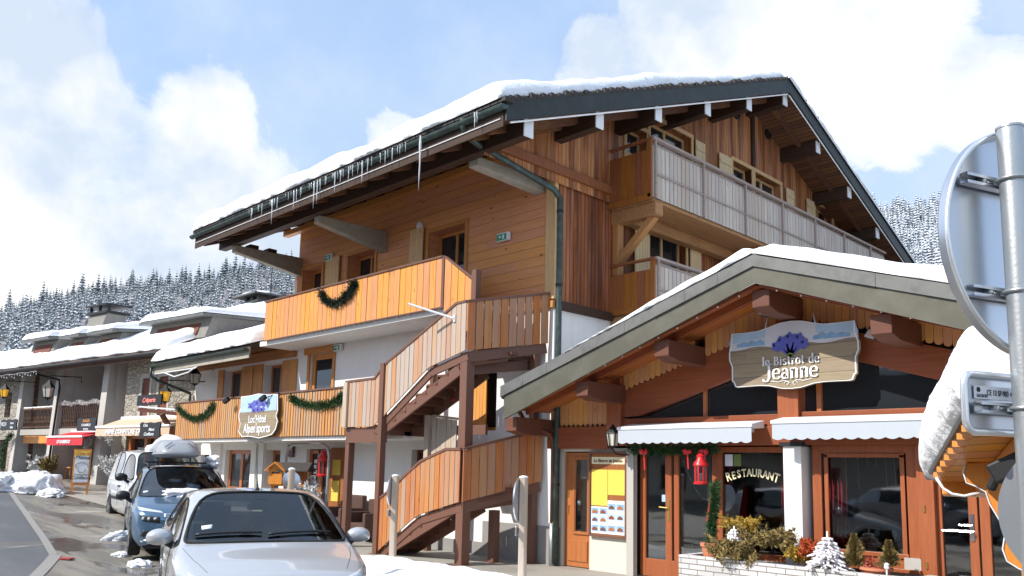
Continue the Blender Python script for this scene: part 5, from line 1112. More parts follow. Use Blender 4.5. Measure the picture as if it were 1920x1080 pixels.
# ================================================================== GROUND
def heightfield(name, xs, ys, f, mat, kind='structure', mask=None):
    vs = [(x, y, f(x, y)) for y in ys for x in xs]; nx = len(xs)
    fs = [(j*nx+i, j*nx+i+1, (j+1)*nx+i+1, (j+1)*nx+i) for j in range(len(ys)-1) for i in range(nx-1) if not mask or mask((xs[i]+xs[i+1])/2, (ys[j]+ys[j+1])/2)]
    me = bpy.data.meshes.new(name); me.from_pydata(vs, [], fs); me.materials.append(MATS[mat]); me.polygons.foreach_set('use_smooth', [True]*len(fs))
    o = bpy.data.objects.new(name, me); C.objects.link(o); tag(o, kind=kind); return o
def lin(a, b, n): return [a+(b-a)*i/n for i in range(n+1)]
def far(x, y): return gz(max(x, -60))
gxs = [-900, -500, -300, -200, -120, -90]+lin(-70, 20, 90)+[30, 60, 120, 300, 900]; gys = [-900, -300, -120, -60]+lin(-40, 40, 80)+[60, 120, 300, 900]
heightfield('ground', gxs, gys, far, 'wet_concrete')
# the street: asphalt carriageway with a flush stone kerb, running up and bearing left
def on_ground(px, py):
    d = ray(px, py).normalized(); t = 1.
    while t < 200:
        p = EYE+d*t
        if p.z <= gz(p.x): return p
        t += .02
    return EYE+d*60
def strip(name, L_, R__, mat, dz, kind='structure', n=30):
    m = MB(); vs = []
    for i in range(len(L_)-1):
        for j in range(n):
            t = j/n; 
            for pl in (L_, R__): p = Vector(pl[i]).lerp(Vector(pl[i+1]), t); vs.append((p.x, p.y, gz(p.x)+dz))
    for pl in (L_, R__): p = Vector(pl[-1]); vs.append((p.x, p.y, gz(p.x)+dz))
    m.add(vs, [(2*i, 2*i+1, 2*i+3, 2*i+2) for i in range(len(vs)//2-1)]); o = m.build(name, mat); return tag(o, kind=kind)
ka, kb = on_ground(92, 1042), on_ground(22, 934)
kd = Vector((kb.x-ka.x, kb.y-ka.y, 0)).normalized(); kn = Vector((-kd.y, kd.x, 0))
k0 = Vector((ka.x, ka.y, 0)); k1 = k0+kd*60
strip('road', [k0-kn*0, k1], [k0+kn*7.5, k1+kn*7.5], 'asphalt', .006) if False else None
side = 1 if (k0+kn).y < k0.y else -1
kn = kn*side
strip('road', [(k0.x, k0.y, 0), (k1.x, k1.y, 0)], [(k0.x+kn.x*9, k0.y+kn.y*9, 0), (k1.x+kn.x*9, k1.y+kn.y*9, 0)], 'asphalt', .008)
strip('kerb', [(k0.x, k0.y, 0), (k1.x, k1.y, 0)], [(k0.x-kn.x*.14, k0.y-kn.y*.14, 0), (k1.x-kn.x*.14, k1.y-kn.y*.14, 0)], 'kerb_stone', .014)
ke = on_ground(50, 1085); kdir = Vector((ke.x-k0.x, ke.y-k0.y, 0)).normalized()
k2 = k0+kdir*14; q2 = Vector((-kdir.y, kdir.x, 0))*(.2 if (k0+Vector((-kdir.y, kdir.x, 0))).x > k0.x else -.2)
strip('road', [(k0.x, k0.y, 0), (k2.x, k2.y, 0)], [(k0.x+kn.x*9, k0.y+kn.y*9, 0), (k2.x-9, k2.y-3, 0)], 'asphalt', .008)
strip('kerb', [(k0.x, k0.y, 0), (k2.x, k2.y, 0)], [(k0.x+q2.x, k0.y+q2.y, 0), (k2.x+q2.x, k2.y+q2.y, 0)], 'kerb_stone', .014)
c_ = on_ground(110, 1050); m = MB(); m.prism([c_+Vector((0, 0, .015)), c_+Vector((-.15, .1, .015)), c_+Vector((.08, .24, .015)), c_+Vector((.18, .12, .015))], (0, 0, .02)); solo(m, 'kerb_marker', 'pink_curb', 'short red painted kerb piece at the corner of the kerb', 'kerb marker')
# paved apron before the buildings
heightfield('pavement', lin(-30, 4, 68), lin(8.6, 12.3, 6), lambda x, y: gz(x)+.006, 'dry_concrete')
# snow heaps
def heap(name, lab, c, r, seed, mat='snow_piled', amp=.3, n=5, grp=None):
    bm = bmesh.new(); bmesh.ops.create_icosphere(bm, subdivisions=n, radius=1); m = MB(); vs = []
    for v in bm.verts:
        q_ = v.co.copy(); f = 1+amp*(noise.noise(q_*1.6+Vector((seed, 0, 0)))+.5*noise.noise(q_*4+Vector((seed, 3, 0)))+.28*noise.noise(q_*11+Vector((0, seed, 0)))+.14*noise.noise(q_*27))
        z = max(-.02, q_.z*r[2]*f); vs.append((c[0]+q_.x*r[0]*f, c[1]+q_.y*r[1]*f, c[2]+z))
    m.add(vs, [[v.index for v in f.verts] for f in bm.faces]); bm.free(); return solo(m, name, mat, lab, 'snow pile', grp, loc=c, smooth='all')
for i, (px, py, r, lab) in enumerate(((38, 922, (1.25, .8, .62), 'tall ploughed snow heap at the far end of the kerb'), (82, 930, (.7, .35, .22), 'low right toe of the ploughed snow heap by the road'), (-25, 918, (1.3, .8, .55), 'snow heap at the left edge beyond the road'))):
    p = on_ground(px, py); p = p+Vector((0, r[1]*.5, 0)); heap('snow_pile', lab, (p.x, p.y, gz(p.x)), r, i+3, grp='snow heaps by the road')
p = on_ground(228, 1012); heap('snow_pile', 'dirty snow lump beside the left wheel of the blue car', (p.x, p.y, gz(p.x)), (.16, .34, .17), 8, grp='snow heaps by the cars'); p = on_ground(228, 1042); heap('snow_pile', 'thin snow patch before the left wheel of the blue car', (p.x, p.y, gz(p.x)), (.22, .16, .07), 9, grp='snow heaps by the cars'); p = on_ground(262, 1062); heap('snow_pile', 'snow lump between the blue car and the silver car', (p.x, p.y, gz(p.x)), (.26, .2, .12), 10, grp='snow heaps by the cars')
# the long bank along the parking bays
m = MB(); nx, ny = 150, 40; vs = []
for j in range(ny+1):
    for i in range(nx+1):
        u, v = i/nx, j/ny; x = -14.3+15.0*u; yc = 8.9+.25*noise.noise(Vector((x*.5, 0, 0))); wd = 1.0+.3*noise.noise(Vector((x*.6, 5, 0))); y = yc-wd+2*wd*v
        e = math.sin(math.pi*v)**.55*min(1, u*9, (1-u)*6)**.6; h = (.20+.06*max(0, (x+8)/8))*e*(1+.45*noise.noise(Vector((x*.9, y*1.4, 2)))+.25*noise.noise(Vector((x*3, y*4, 1)))+.12*noise.noise(Vector((x*9, y*9, 1))))
        vs.append((x, y, h-.015))
m.add(vs, [(j*(nx+1)+i, j*(nx+1)+i+1, (j+1)*(nx+1)+i+1, (j+1)*(nx+1)+i) for j in range(ny) for i in range(nx)]); solo(m, 'snow_bank', 'snow_bright', 'long low bank of bright snow behind the silver car and below the wooden sign posts', 'snow bank', smooth='all')
# ================================================================== VILLAGE ROW
RF = Frame((-27.5, 12, 0), (.99, .14, 0))
row = thing('village_row', 'row of stone and rendered village houses with a snowy roof, dormers and deep loggias', 'building', (-34, 11.5, .7))
def rz(d): return 5.42+.45*(1-d)
def gr(a): return gz(RF(a, 0, 0).x)
m = MB(); wall(m, RF, -4.5, .15, .2, 5.55, [(-3.36, -2.84, 3.35, 4.78), (-2.21, -1.62, 3.35, 4.79), (-4.2, -1.0, .5, 2.75)], .3); m.build('stone_wall', 'rubble_stone', row)
for a0, a1 in ((-3.36, -2.84), (-2.21, -1.62)):
    m = MB(); m.fbox(RF, a0-.13, a0, 0, .02, 3.25, 4.95); m.fbox(RF, a1, a1+.13, 0, .02, 3.25, 4.95); m.fbox(RF, a0, a1, 0, .02, 4.79, 4.95); fr_ = m.build('window_surround', 'plaster_grey', row)
    m = MB(); m.fbox(RF, a0+.01, a1-.01, -.1, -.05, 3.36, 4.77); m.fbox(RF, a0+.03, a1-.03, -.05, -.035, 4.4, 4.5); m.build('shutter', 'shutter_oxblood', fr_)
m = MB(); wall(m, RF, -19, -13.35, .2, 5.5, [(-14.95, -14.35, 3.6, 4.7), (-15.2, -14.2, .9, 2.6)], .3); m.build('stone_wall', 'rubble_stone', row)
for (a0, a1, z0, z1) in ((-14.95, -14.35, 3.6, 4.7), (-15.2, -14.2, .9, 2.6)): window(row, RF, a0, a1, z0, z1, .25, 'side_boards_brown', mull=1)
m = MB(); m.fbox(RF, -5.2, -4.5, -.6, -.45, .5, 5.5); m.fbox(RF, -13.4, -12.95, -.5, -.35, .5, 5.5); m.build('plank_panel', 'old_dark_planks', row)
# loggia backs and floors
m = MB(); wall(m, RF, -9.4, -5.2, .2, 5.9, [(-8.7, -7.2, .7, 2.5), (-6.85, -6.2, .7, 2.6)], .2, d=-1.9); 
for (aa, dA, dB) in ((-5.22, 0, -1.9), (-9.4, -1.0, -1.9), (-9.42, .0, -1.1), (-13.0, 0, -1.0), (-4.5, 0, -.6), (-13.35, 0, -.5)): m_ = MB(); m_.add([RF(aa, dA, .2), RF(aa, dB, .2), RF(aa, dB, 5.9), RF(aa, dA, 5.9)], [(0, 1, 2, 3)]); m_.build('loggia_side_wall', 'dirty_white', row)
m.build('loggia_wall', 'dirty_white', row)
m = MB(); wall(m, RF, -13.0, -9.4, .2, 5.9, [(-12.4, -11.1, 1.2, 2.5), (-9.95, -9.6, 3.2, 4.9)], .2, d=-1.0); m.build('loggia_wall', 'dirty_white', row)
window(row, RF, -8.7, -7.2, .7, 2.5, .15, 'side_boards_brown', d=-1.9, mull=2); window(row, RF, -6.85, -6.2, .7, 2.6, .15, 'side_boards_brown', d=-1.9, mull=0); window(row, RF, -12.4, -11.1, 1.2, 2.5, .1, 'side_boards_brown', d=-1.0, mull=1); window(row, RF, -9.95, -9.6, 3.2, 4.9, .1, 'side_boards_brown', d=-1.0, mull=0)
m = MB(); m.fbox(RF, -13.0, -5.3, -2, .1, 2.78, 3.02); m.build('loggia_floor', 'plaster_grey', row)
for (a0, a1, lean) in ((-6.05, -5.6, .35), (-9.95, -9.45, .35), (-13.3, -12.95, .2)):
    m = MB(); m.hexa([RF(a0-.0, .30, .3), RF(a1, .30, .3), RF(a1, -.3, .3), RF(a0, -.3, .3), RF(a0, .1, 5.6), RF(a1-.02, .1, 5.6), RF(a1-.02, -.3, 5.6), RF(a0, -.3, 5.6)]); m.build('buttress_pillar', 'dirty_white', row)
# balcony railings of old turned wood
for (a0, a1, z0, z1, st) in ((-12.9, -9.95, 3.08, 3.92, .13), (-9.4, -6.1, 3.05, 3.98, .15)):
    m = MB(); a = a0+.06
    while a < a1: m.tube([RF(a, .02, z0+.02), RF(a+.03, .02, z0+.25), RF(a-.02, .02, z0+.5), RF(a, .02, z1-.03)], [.018, .032, .018, .026], 5); a += st
    m.fbox(RF, a0, a1, -.02, .06, z1-.06, z1); m.fbox(RF, a0, a1, -.02, .06, z0, z0+.05); m.build('balcony_railing', 'old_dark_planks', row)
    m = MB(); m.tube([RF(a0+(a1-a0)*i/20, .02, z1+.025+.012*math.sin(i*2.3)) for i in range(21)], .035, 6); m.build('railing_snow', 'snow', row, smooth='all')
# roof
m = MB(); m.hexa([RF(-20, 1.05, 5.38), RF(.0, 1.05, 5.38), RF(.0, -5.2, rz(-5.2)), RF(-20, -5.2, rz(-5.2)), RF(-20, 1.05, 5.52), RF(.0, 1.05, 5.52), RF(.0, -5.2, rz(-5.2)+.14), RF(-20, -5.2, rz(-5.2)+.14)]) if False else None
def slab(a0, a1, dtop, nm='roof'):
    m = MB(); lo = [(a0, 1.05), (a1, 1.05), (a1, dtop), (a0, dtop)]
    m.hexa([RF(a, d, rz(d)-.02) for a, d in lo]+[RF(a, d, rz(d)+.12) for a, d in lo]); o = m.build(nm, 'old_dark_planks', row)
    s_ = snow_slab([RF(a0, 1.08, rz(1.08)+.13), RF(a1, 1.08, rz(1.08)+.13), RF(a1, dtop, rz(dtop)+.13), RF(a0, dtop, rz(dtop)+.13)], .36, 80, 60, int(-a0)+30, .07, .3, .5); s_.build('snow_cover', 'snow', o, smooth='all'); return o
rr1 = slab(-13.1, -.2, -4.6); rr2 = slab(-22, -13.1, -2.0)
m = MB(); m.tube([RF(-22, 1.12, rz(1.1)+.02), RF(-.2, 1.12, rz(1.1)+.02)], .07, 8); m.build('gutter', 'metal_dark', rr1, smooth=True)
m = MB(); m.fbox(RF, -22, -.2, .92, .96, rz(1)-.18, rz(1)); m.build('eave_board', 'old_dark_planks', rr1)
m = MB(); m.tube([RF(-10.2, 1.1, rz(1)-.05), RF(-10.2, .9, rz(1)-.2), RF(-9.5, .2, 5.0), RF(-9.42, .2, 4.7), RF(-9.42, .36, .9)], .045, 8); m.build('downpipe', 'metal_dark', row, smooth='all')
# dormers: (front left, front right) read off on the plane d
def dormer(a0, a1, z0, z1, d0, d1, win, extra=0.):
    m = MB()
    m.hexa([RF(a0, d0, z0-.1), RF(a1, d0, z0-.1), RF(a1, d1, z0-.1), RF(a0, d1, z0-.1), RF(a0, d0-.25, z1), RF(a1, d0-.25, z1), RF(a1, d1, z1+.25), RF(a0, d1, z1+.25)]); o = m.build('dormer', 'concrete_dark', row, bevel=.01)
    w_ = (a1-a0)*.14; m = MB(); m.hexa([RF(a0+w_, d0+.015, z0+.05), RF(a1-w_, d0+.015, z0+.05), RF(a1-w_, d0-.1, z0+.05), RF(a0+w_, d0-.1, z0+.05), RF(a0+w_, d0-.19, z1-.18), RF(a1-w_, d0-.19, z1-.18), RF(a1-w_, d0-.3, z1-.18), RF(a0+w_, d0-.3, z1-.18)]); m.build('dormer_window', 'shutter_oxblood', o)
    m = MB(); m.hexa([RF(a0-.12, d0+.2, z1-.04), RF(a1+.12, d0+.2, z1-.04), RF(a1+.12, d1, z1+.26), RF(a0-.12, d1, z1+.26), RF(a0-.12, d0+.2, z1+.06), RF(a1+.12, d0+.2, z1+.06), RF(a1+.12, d1, z1+.36), RF(a0-.12, d1, z1+.36)]); m.build('dormer_roof', 'metal_cap', o)
    s_ = snow_slab([RF(a0-.14, d0+.2, z1+.07), RF(a1+.14, d0+.2, z1+.07), RF(a1+.14, d1, z1+.37), RF(a0-.14, d1, z1+.37)], .3, 40, 24, int(a0*3)+60, .04, .3, .4); s_.build('snow_cover', 'snow', o, smooth='all'); return o
def RQ(x, y, d): return RF.P(x, y, d)
for (x0, y0, x1, y1, d) in ((50, 660, 95, 639, .4), (119, 655, 152, 633, .4), (172, 650, 215, 625, .3)):
    a0 = RQ(x0, 668, d).x; a1 = RQ(x1, y0, d).x; zt = RQ((x0+x1)/2, y1, d).z; dormer(a0, a1, rz(d)+.25, zt, d, d-2.4, 1)
# the long flat dormer on the right
a0, a1 = RQ(272, 630, .0).x, -1.9
ld = dormer(a0, .4, rz(0)+.25, RQ(290, 607, .0).z, .0, -4.0, 1)
m = MB()
# chimney leaning with its buttress foot
cp = [RQ(x, y, -.4) for x, y in ((149, 655), (175, 652), (196, 596), (164, 592))]
m.hexa([RF(cp[0].x, -.2, rz(-.2)-.2), RF(cp[1].x, -.2, rz(-.2)-.2), RF(cp[1].x, -1.3, rz(-.2)), RF(cp[0].x, -1.3, rz(-.2)), RF(cp[3].x, -.5, cp[3].z), RF(cp[2].x, -.5, cp[3].z), RF(cp[2].x, -1.3, cp[3].z), RF(cp[3].x, -1.3, cp[3].z)]); ch = m.build('chimney', 'concrete_dark', row, bevel=.02)
m = MB(); m.fbox(RF, cp[3].x-.1, cp[2].x+.1, -1.4, -.4, cp[3].z, cp[3].z+.1); m.fbox(RF, cp[3].x-.15, cp[2].x+.15, -1.45, -.35, cp[3].z+.32, cp[3].z+.38)
for a in (cp[3].x, (cp[3].x+cp[2].x)/2, cp[2].x): m.fbox(RF, a-.03, a+.03, -.6, -.5, cp[3].z+.1, cp[3].z+.32)
m.build('chimney_cap', 'metal_dark', ch)
# awnings
def rawn(name, lab, a0, a1, zb, zt, d1, mat, txt, fs, val=.26, cat='awning'):
    t = thing(name, lab, cat, RF(a0, .5, zb-.3)); m = MB(); m.hexa([RF(a0, d1, zb), RF(a1, d1, zb), RF(a1, .05, zt), RF(a0, .05, zt), RF(a0, d1, zb+.03), RF(a1, d1, zb+.03), RF(a1, .05, zt+.03), RF(a0, .05, zt+.03)]); m.build('canopy', mat, t)
    m = MB(); n = 50; vs = []
    for i in range(n+1): a = a0+(a1-a0)*i/n; vs += [RF(a, d1, zb+.02), RF(a, d1+.01, zb-val-.02*abs(math.sin(i*.7)))]
    m.add(vs, [(2*i, 2*i+2, 2*i+3, 2*i+1) for i in range(n)]); o = m.build('valance', mat, t); s_ = o.modifiers.new('s', 'SOLIDIFY'); s_.thickness = .01
    m = MB(); m.bar(RF(a0, d1, zb+.05), RF(a1, d1, zb+.05), .07, .07); m.fbox(RF, a0, a1, 0, .12, zt, zt+.1); m.build('front_bar', 'white_paint', t)
    text(t, 'valance_text', txt, RF, (a0+a1)/2+(-.15 if len(txt) > 12 else 0), d1+.03, zb-.2, fs, 'paper', shear=.25, off=.006, sx=1.15); return t
p = RF.P(180, 812, .9); rawn('shop_awning', 'cream shop awning with white lettering under the stone wall', RF.P(180, 803, 1.0).x, RF.P(318, 803, 1.0).x, RF.P(200, 803, 1.0).z+.0, 3.3, 1.0, 'awning_cream', 'MÉMÉ CONFITURE CRÊPERIE', .21)
rawn('shop_awning', 'small red awning over the dark loggia shop left of the white pillar', RF.P(88, 822, 1.0).x, RF.P(155, 822, 1.0).x, RF.P(120, 821, 1.0).z, 2.85, 1.0, 'awning_red', 'O KARIBOO', .17)
m = MB(); a0, a1 = RF.P(47, 813, 0).x, RF.P(97, 813, 0).x; m.fbox(RF, a0, a1, -.3, .0, 2.5, 2.8); o = m.build('tmp', 'orange_paint'); OFF[o] = Vector(); bpy.data.objects.remove(o)
m = MB(); n = 40; vs = []
for i in range(n+1): a = a0+(a1-a0)*i/n; vs += [RF(a, .05, 2.78), RF(a, .05, 2.46-.05*(i % 2))]
m.add(vs, [(2*i, 2*i+2, 2*i+3, 2*i+1) for i in range(n)]); solo(m, 'wooden_pelmet', 'orange_paint', 'orange toothed wooden pelmet under the left loggia', 'pelmet')
# signs on the row
def board(name, lab, px0, py0, px1, py1, d, mat, lines, fr=RF, t_=.05, cat='sign', tm='paper', shp=False):
    a0, a1 = fr.P(px0, (py0+py1)/2, d).x, fr.P(px1, (py0+py1)/2, d).x; z1, z0 = fr.P((px0+px1)/2, py0, d).z, fr.P((px0+px1)/2, py1, d).z
    t = thing(name, lab, cat, fr((a0+a1)/2, d, z0)); m = MB()
    if shp:
        ca, cz, wa, wz = (a0+a1)/2, (z0+z1)/2, (a1-a0)/2, (z1-z0)/2
        m.prism([fr(ca+wa*x, d-t_, cz+wz*y) for x, y in ((-1, -.8), (-.9, -1), (0, -.93), (.9, -1), (1, -.8), (.93, 0), (1, .8), (.8, 1), (.4, .86), (0, .97), (-.4, .86), (-.8, 1), (-1, .8), (-.93, 0))], fr.n*t_)
    else: m.fbox(fr, a0, a1, d-t_, d, z0, z1)
    m.build('board', mat, t, bevel=.008); H_ = z1-z0
    for (s_, fx, fy, fs, sh, mt) in lines: text(t, 'sign_text', s_, fr, a0+(a1-a0)*fx, d+.006, z0+H_*fy, H_*fs, mt or tm, shear=sh, off=.004*H_)
    return t, a0, a1, z0, z1
board('shop_sign', 'dark sign with red neon style word Crêperie above the cream awning', 257, 740, 302, 760, 1.2, 'metal_dark', [('Crêperie', .5, .3, .62, .3, 'red_neon')])
board('shop_sign', 'black shaped hanging sign reading Chez Mémé Confiture at the cream awning', 261, 791, 300, 820, 1.5, 'black_plastic', [('Chez', .3, .7, .26, .3, None), ('Mémé', .6, .42, .26, .3, None), ('Confiture', .48, .12, .3, .3, None)], shp=True)
board('shop_sign', 'black sign with orange and white lettering on the loggia railing', 144, 783, 180, 808, .7, 'black_plastic', [('BURGER', .5, .66, .28, 0, 'orange_paint'), ('O KARIBOO', .5, .36, .26, 0, None), ('SNACK BAR', .5, .1, .14, 0, None)], shp=True)
board('shop_sign', 'small black shaped sign on the left edge stone wall', 1, 786, 31, 807, .8, 'black_plastic', [('RCH', .22, .4, .5, 0, None), ('immo', .72, .55, .3, 0, None), ('bilier', .72, .18, .3, 0, None)], shp=True)
# beam gibbet that carries the signs
gb = thing('sign_gibbet', 'brown timber gibbet with a slanting strut carrying the black shop sign', 'sign bracket', RF(-1, .5, 2.0)); m = MB()
m.bar(RF.P(261, 768, 1.5) and RF(RF.P(261, 768, 1.5).x, 1.5, RF.P(261, 768, 1.5).z), RF(RF.P(333, 776, .9).x, .9, RF.P(333, 776, .9).z), .12, .12); a_ = RF.P(303, 776, 1.2); b_ = RF.P(335, 830, .5); m.bar(RF(a_.x, 1.2, a_.z), RF(b_.x, .5, b_.z), .13, .13); m.build('beam', 'beam_brown', gb)
m = MB(); a_, b_ = RF.P(262, 766, 1.5), RF.P(330, 772, .9); m.bar(RF(a_.x, 1.5, a_.z+.06), RF(b_.x, .9, b_.z+.07), .12, .05); m.build('beam_snow', 'snow', gb)
# lamps
def street_lantern(lab, px, py, D, h, glass='lamp_glass', armdx=.6, fr=RF, d=1.0):
    p = fr.P(px, py, d); c = fr(p.x, d, p.z-h*.5); top = c+Vector((0, 0, h*1.02)); w_ = fr(p.x+armdx, .05, p.z+h*.75)
    return lantern('street_lantern', lab, c, h, glass=glass, arm=[top, top+Vector((0, 0, h*.2)), Vector((w_.x, w_.y, top.z+h*.2)), w_-Vector((0, 0, .25))], grp='old style wall lanterns', n=4)
street_lantern('old style black wall lantern hanging before the left loggia', 91, 730, 0, .75); street_lantern('amber wall lantern before the red shutters of the stone wall', 310, 738, 0, .62, 'lamp_amber', .9); street_lantern('amber wall lantern at the left edge of the picture', 9, 733, 0, .6, 'lamp_amber', .5); street_lantern('wall lantern with milky glass at the corner of the hotel annex', 366, 705, 0, .6, 'lamp_glass', .3, HF, .5)
# wreath, plants and clutter at the row
m = MB(); p = RF.P(153, 748, -1.85); c = RF(p.x, -1.85, p.z)
m.tube([c+RF.u*(.27*math.cos(t))+Vector((0, 0, .27*math.sin(t))) for t in [i*.4 for i in range(16)]], .06, 6, closed=True); solo(m, 'wreath', 'side_boards_brown', 'round brown wreath on the back wall of the dark loggia', 'wreath', smooth='all')
twig_garland('lit_garland', 'frosted garland with white baubles at the left of the cream awning shop', [RF(*v) for v in ((-6.1, .4, 2.6), (-6.2, .45, 2.2), (-6.15, .45, 1.7), (-6.05, .45, 1.4))], .13, 'frosted', 900, s=.1); twig_garland('lit_garland', 'frosted garland along the upper right shop front of the cream awning', [RF(*v) for v in ((-5.4, .4, 2.75), (-4.8, .4, 2.8), (-4.5, .4, 2.4))], .13, 'frosted', 800, s=.1, seed=4)
twig_garland('lit_garland', 'dark garland climbing the left edge shop front', [RF(*v) for v in ((-13.6, .4, 1.2), (-13.7, .4, 2.0), (-13.3, .4, 2.6), (-12.9, .4, 2.8))], .13, 'needles_green', 900, s=.1, seed=5)
twig_garland('railing_garland', 'snowy rope of fairy lights looped over the right loggia railing', [RF(-9.3+i*.35, .1, 4.02+.06*math.sin(i*1.9)) for i in range(10)], .07, 'frosted', 900, s=.08, seed=6)
p = on_ground(75, 892)
for i, (px, lab) in enumerate(((68, 'frosted shrub in front of the low shop window'), (88, 'snow dusted bush left of the white pillar'), (205, 'frosted white twigs in a pot beside the van'))):
    q_ = RF.P(px, 872, .5); c = RF(q_.x, .5, q_.z); shrub('frosted_bush', lab, c, (.35, .3, .35), 1200, .12, 'frosted' if i != 1 else 'brush_olive', 20+i, -.3, grp='bushes before the village row')
for i, (a, lab) in enumerate(((-8.7, 'wooden chair left of the café door in the loggia'), (-8.0, 'wooden chair right of the café door in the loggia'))):
    g0 = gr(a); t = thing('cafe_chair', lab, 'chair', RF(a, -.3, g0), 'café chairs in the loggia'); m = MB(); m.fbox(RF, a-.2, a+.2, -.5, -.1, g0+.43, g0+.47); m.build('seat', 'shutter_honey', t); m = MB(); m.fbox(RF, a-.2, a+.2, -.52, -.48, g0+.6, g0+.9); m.build('backrest', 'shutter_honey', t)
    for s_ in ((-.18, -.48), (.18, -.48), (-.18, -.12), (.18, -.12)): m = MB(); m.fbox(RF, a+s_[0]-.02, a+s_[0]+.02, s_[1]-.02, s_[1]+.02, g0, g0+(.9 if s_[1] < -.4 else .43)); m.build('leg', 'shutter_honey', t)
# wooden shop front under the cream awning
m = MB(); m.fbox(RF, -4.2, -4.0, -.25, -.1, .4, 2.75); m.fbox(RF, -3.1, -2.9, -.25, -.1, .4, 2.75); m.fbox(RF, -2.0, -1.85, -.25, -.1, .4, 2.75); m.fbox(RF, -4.2, -1.0, -.25, -.12, .5, 1.3); m.fbox(RF, -4.2, -1.0, -.25, -.1, 2.6, 2.75); o = m.build('shop_front', 'door_wood', row, bevel=.01); m = MB(); m.fbox(RF, -4.2, -1.0, -.26, -.24, 1.3, 2.6); m.build('pane', 'window_dark', o)
# sandwich board
pc = on_ground(147, 921); pc = Vector((pc.x, pc.y, gz(pc.x)))
D_ = 30.5; b0 = PD(D_, 131, 922); b1 = PD(D_, 166, 922); base = (b0+b1)/2; g0 = base.z
uu = Vector((b1.x-b0.x, b1.y-b0.y, 0)).normalized(); SF = Frame((base.x, base.y, 0), uu); w_ = (b1-b0).length/2
sb = thing('sandwich_board', 'orange framed standing board with a white menu panel before the village row', 'sandwich board', (base.x, base.y, g0))
m = MB()
for s_ in (-1, 1): m.bar(SF(s_*(w_-.05), .3, g0-.06), SF(s_*(w_-.05), .0, g0+1.36), .07, .05); m.bar(SF(s_*(w_-.05), -.45, g0-.06), SF(s_*(w_-.05), -.03, g0+1.3), .06, .05)
m.bar(SF(-w_, .20, g0+.26), SF(w_, .20, g0+.26), .05, .08); m.bar(SF(-w_, .0, g0+1.34), SF(w_, .0, g0+1.34), .05, .06); m.build('frame', 'orange_paint', sb)
TF = lambda a, z: SF(a, .3-(z-g0)*.215+.03, z)
m = MB(); m.prism([TF(-w_+.06, g0+.3), TF(w_-.06, g0+.3), TF(w_-.06, g0+1.32), TF(-w_+.06, g0+1.32)], SF.n*.015); m.build('panel', 'paper', sb)
m = MB(); m.prism([TF(-w_+.06, g0+1.16)+SF.n*.016, TF(w_-.06, g0+1.16)+SF.n*.016, TF(w_-.06, g0+1.32)+SF.n*.016, TF(-w_+.06, g0+1.32)+SF.n*.016], SF.n*.004); m.build('header', 'yellow_paper', sb)
for s_, z, fs, mt in (('Chez la', 1.19, .13, 'red_paint'), ('Mémé', 1.04, .17, 'metal_dark'), ('Confiture', .40, .15, 'metal_dark')): text(sb, 'panel_text', s_, SF, 0, .3-z*.215+.055, g0+z, fs, mt, shear=.3)
m = MB(); m.tube([TF(.16*math.cos(t)*(1+.3*math.sin(3*t)), g0+.78+.16*math.sin(t))+SF.n*.02 for t in [i*.3 for i in range(21)]], .008, 4); m.tube([TF(-.2+.04*i, g0+.55+.02*math.sin(i*2))+SF.n*.02 for i in range(11)], .012, 4); m.build('drawing', 'leaf_green', sb)
# H plate, posters, exit signs, street clutter at the hotel
board('hotel_plate', 'burgundy hotel plate with white H beside the entrance', 538.5, 834, 549, 857, .08, 'burgundy', [('H', .62, .5, .5, 0, None)], HF)
for i, (y0, y1) in enumerate(((862, 891), (901, 922), (923, 940))):
    a0, a1 = HF.P(623, 880, .05).x, HF.P(638, 880, .05).x; m = MB(); m.fbox(HF, a0, a1, .045, .05, HF.P(630, y1, .05).z, HF.P(630, y0, .05).z); solo(m, 'yellow_poster', 'yellow_paper', ('upper', 'middle', 'lowest')[i]+' yellow poster on the board right of the hotel entrance', 'poster', 'yellow posters by the hotel entrance')
m = MB(); m.fbox(HF, HF.P(620, 850, .04).x, HF.P(661, 850, .04).x, .005, .04, .35, 2.25); solo(m, 'display_board', 'side_boards_brown', 'brown display board behind the yellow posters by the hotel entrance', 'notice board')
m = MB(); m.fbox(HF, HF.P(652, 850, .04).x, HF.P(658, 850, .04).x, .041, .046, 1.0, 1.9); solo(m, 'notice', 'paper', 'narrow white notice behind the left stair post on the display board', 'poster')
for i, (px, py, d, lab) in enumerate(((942, 443, .12, 'green exit sign on the sunlit planks at the right of the upper wall'), (614, 482, .12, 'green exit sign beside the left upper shutter'), (631, 651, .12, 'green exit sign above the door of the middle floor'))):
    p = HF.P(px, py, d); t = thing('exit_sign', lab, 'exit sign', HF(p.x, 0, p.z-.08), 'green emergency exit signs'); m = MB(); m.fbox(HF, p.x-.2, p.x+.16, .02, .1, p.z-.09, p.z+.09); m.build('case', 'white_paint', t, bevel=.01); m = MB(); m.fbox(HF, p.x-.19, p.x+.10, .101, .106, p.z-.075, p.z+.06); m.build('green_panel', 'green_sign', t)
    m = MB(); m.fbox(HF, p.x-.02, p.x+.04, .107, .11, p.z-.05, p.z+.04); m.prism([HF(p.x-.14, .108, p.z), HF(p.x-.09, .108, p.z-.035), HF(p.x-.09, .108, p.z+.035)], HF.n*.003); m.fbox(HF, p.x-.09, p.x-.05, .107, .11, p.z-.012, p.z+.012); m.build('pictogram', 'paper', t)
p = HF.P(785, 423, .05); m = MB(); m.lathe(HF(p.x, 0.005, p.z), [(.11, 0), (.11, .03), (.07, .05), (.05, .045)], 18, axis=(0, -1, 0)); solo(m, 'wall_vent', 'white_paint', 'small round white vent on the upper timber wall', 'vent', smooth=True)
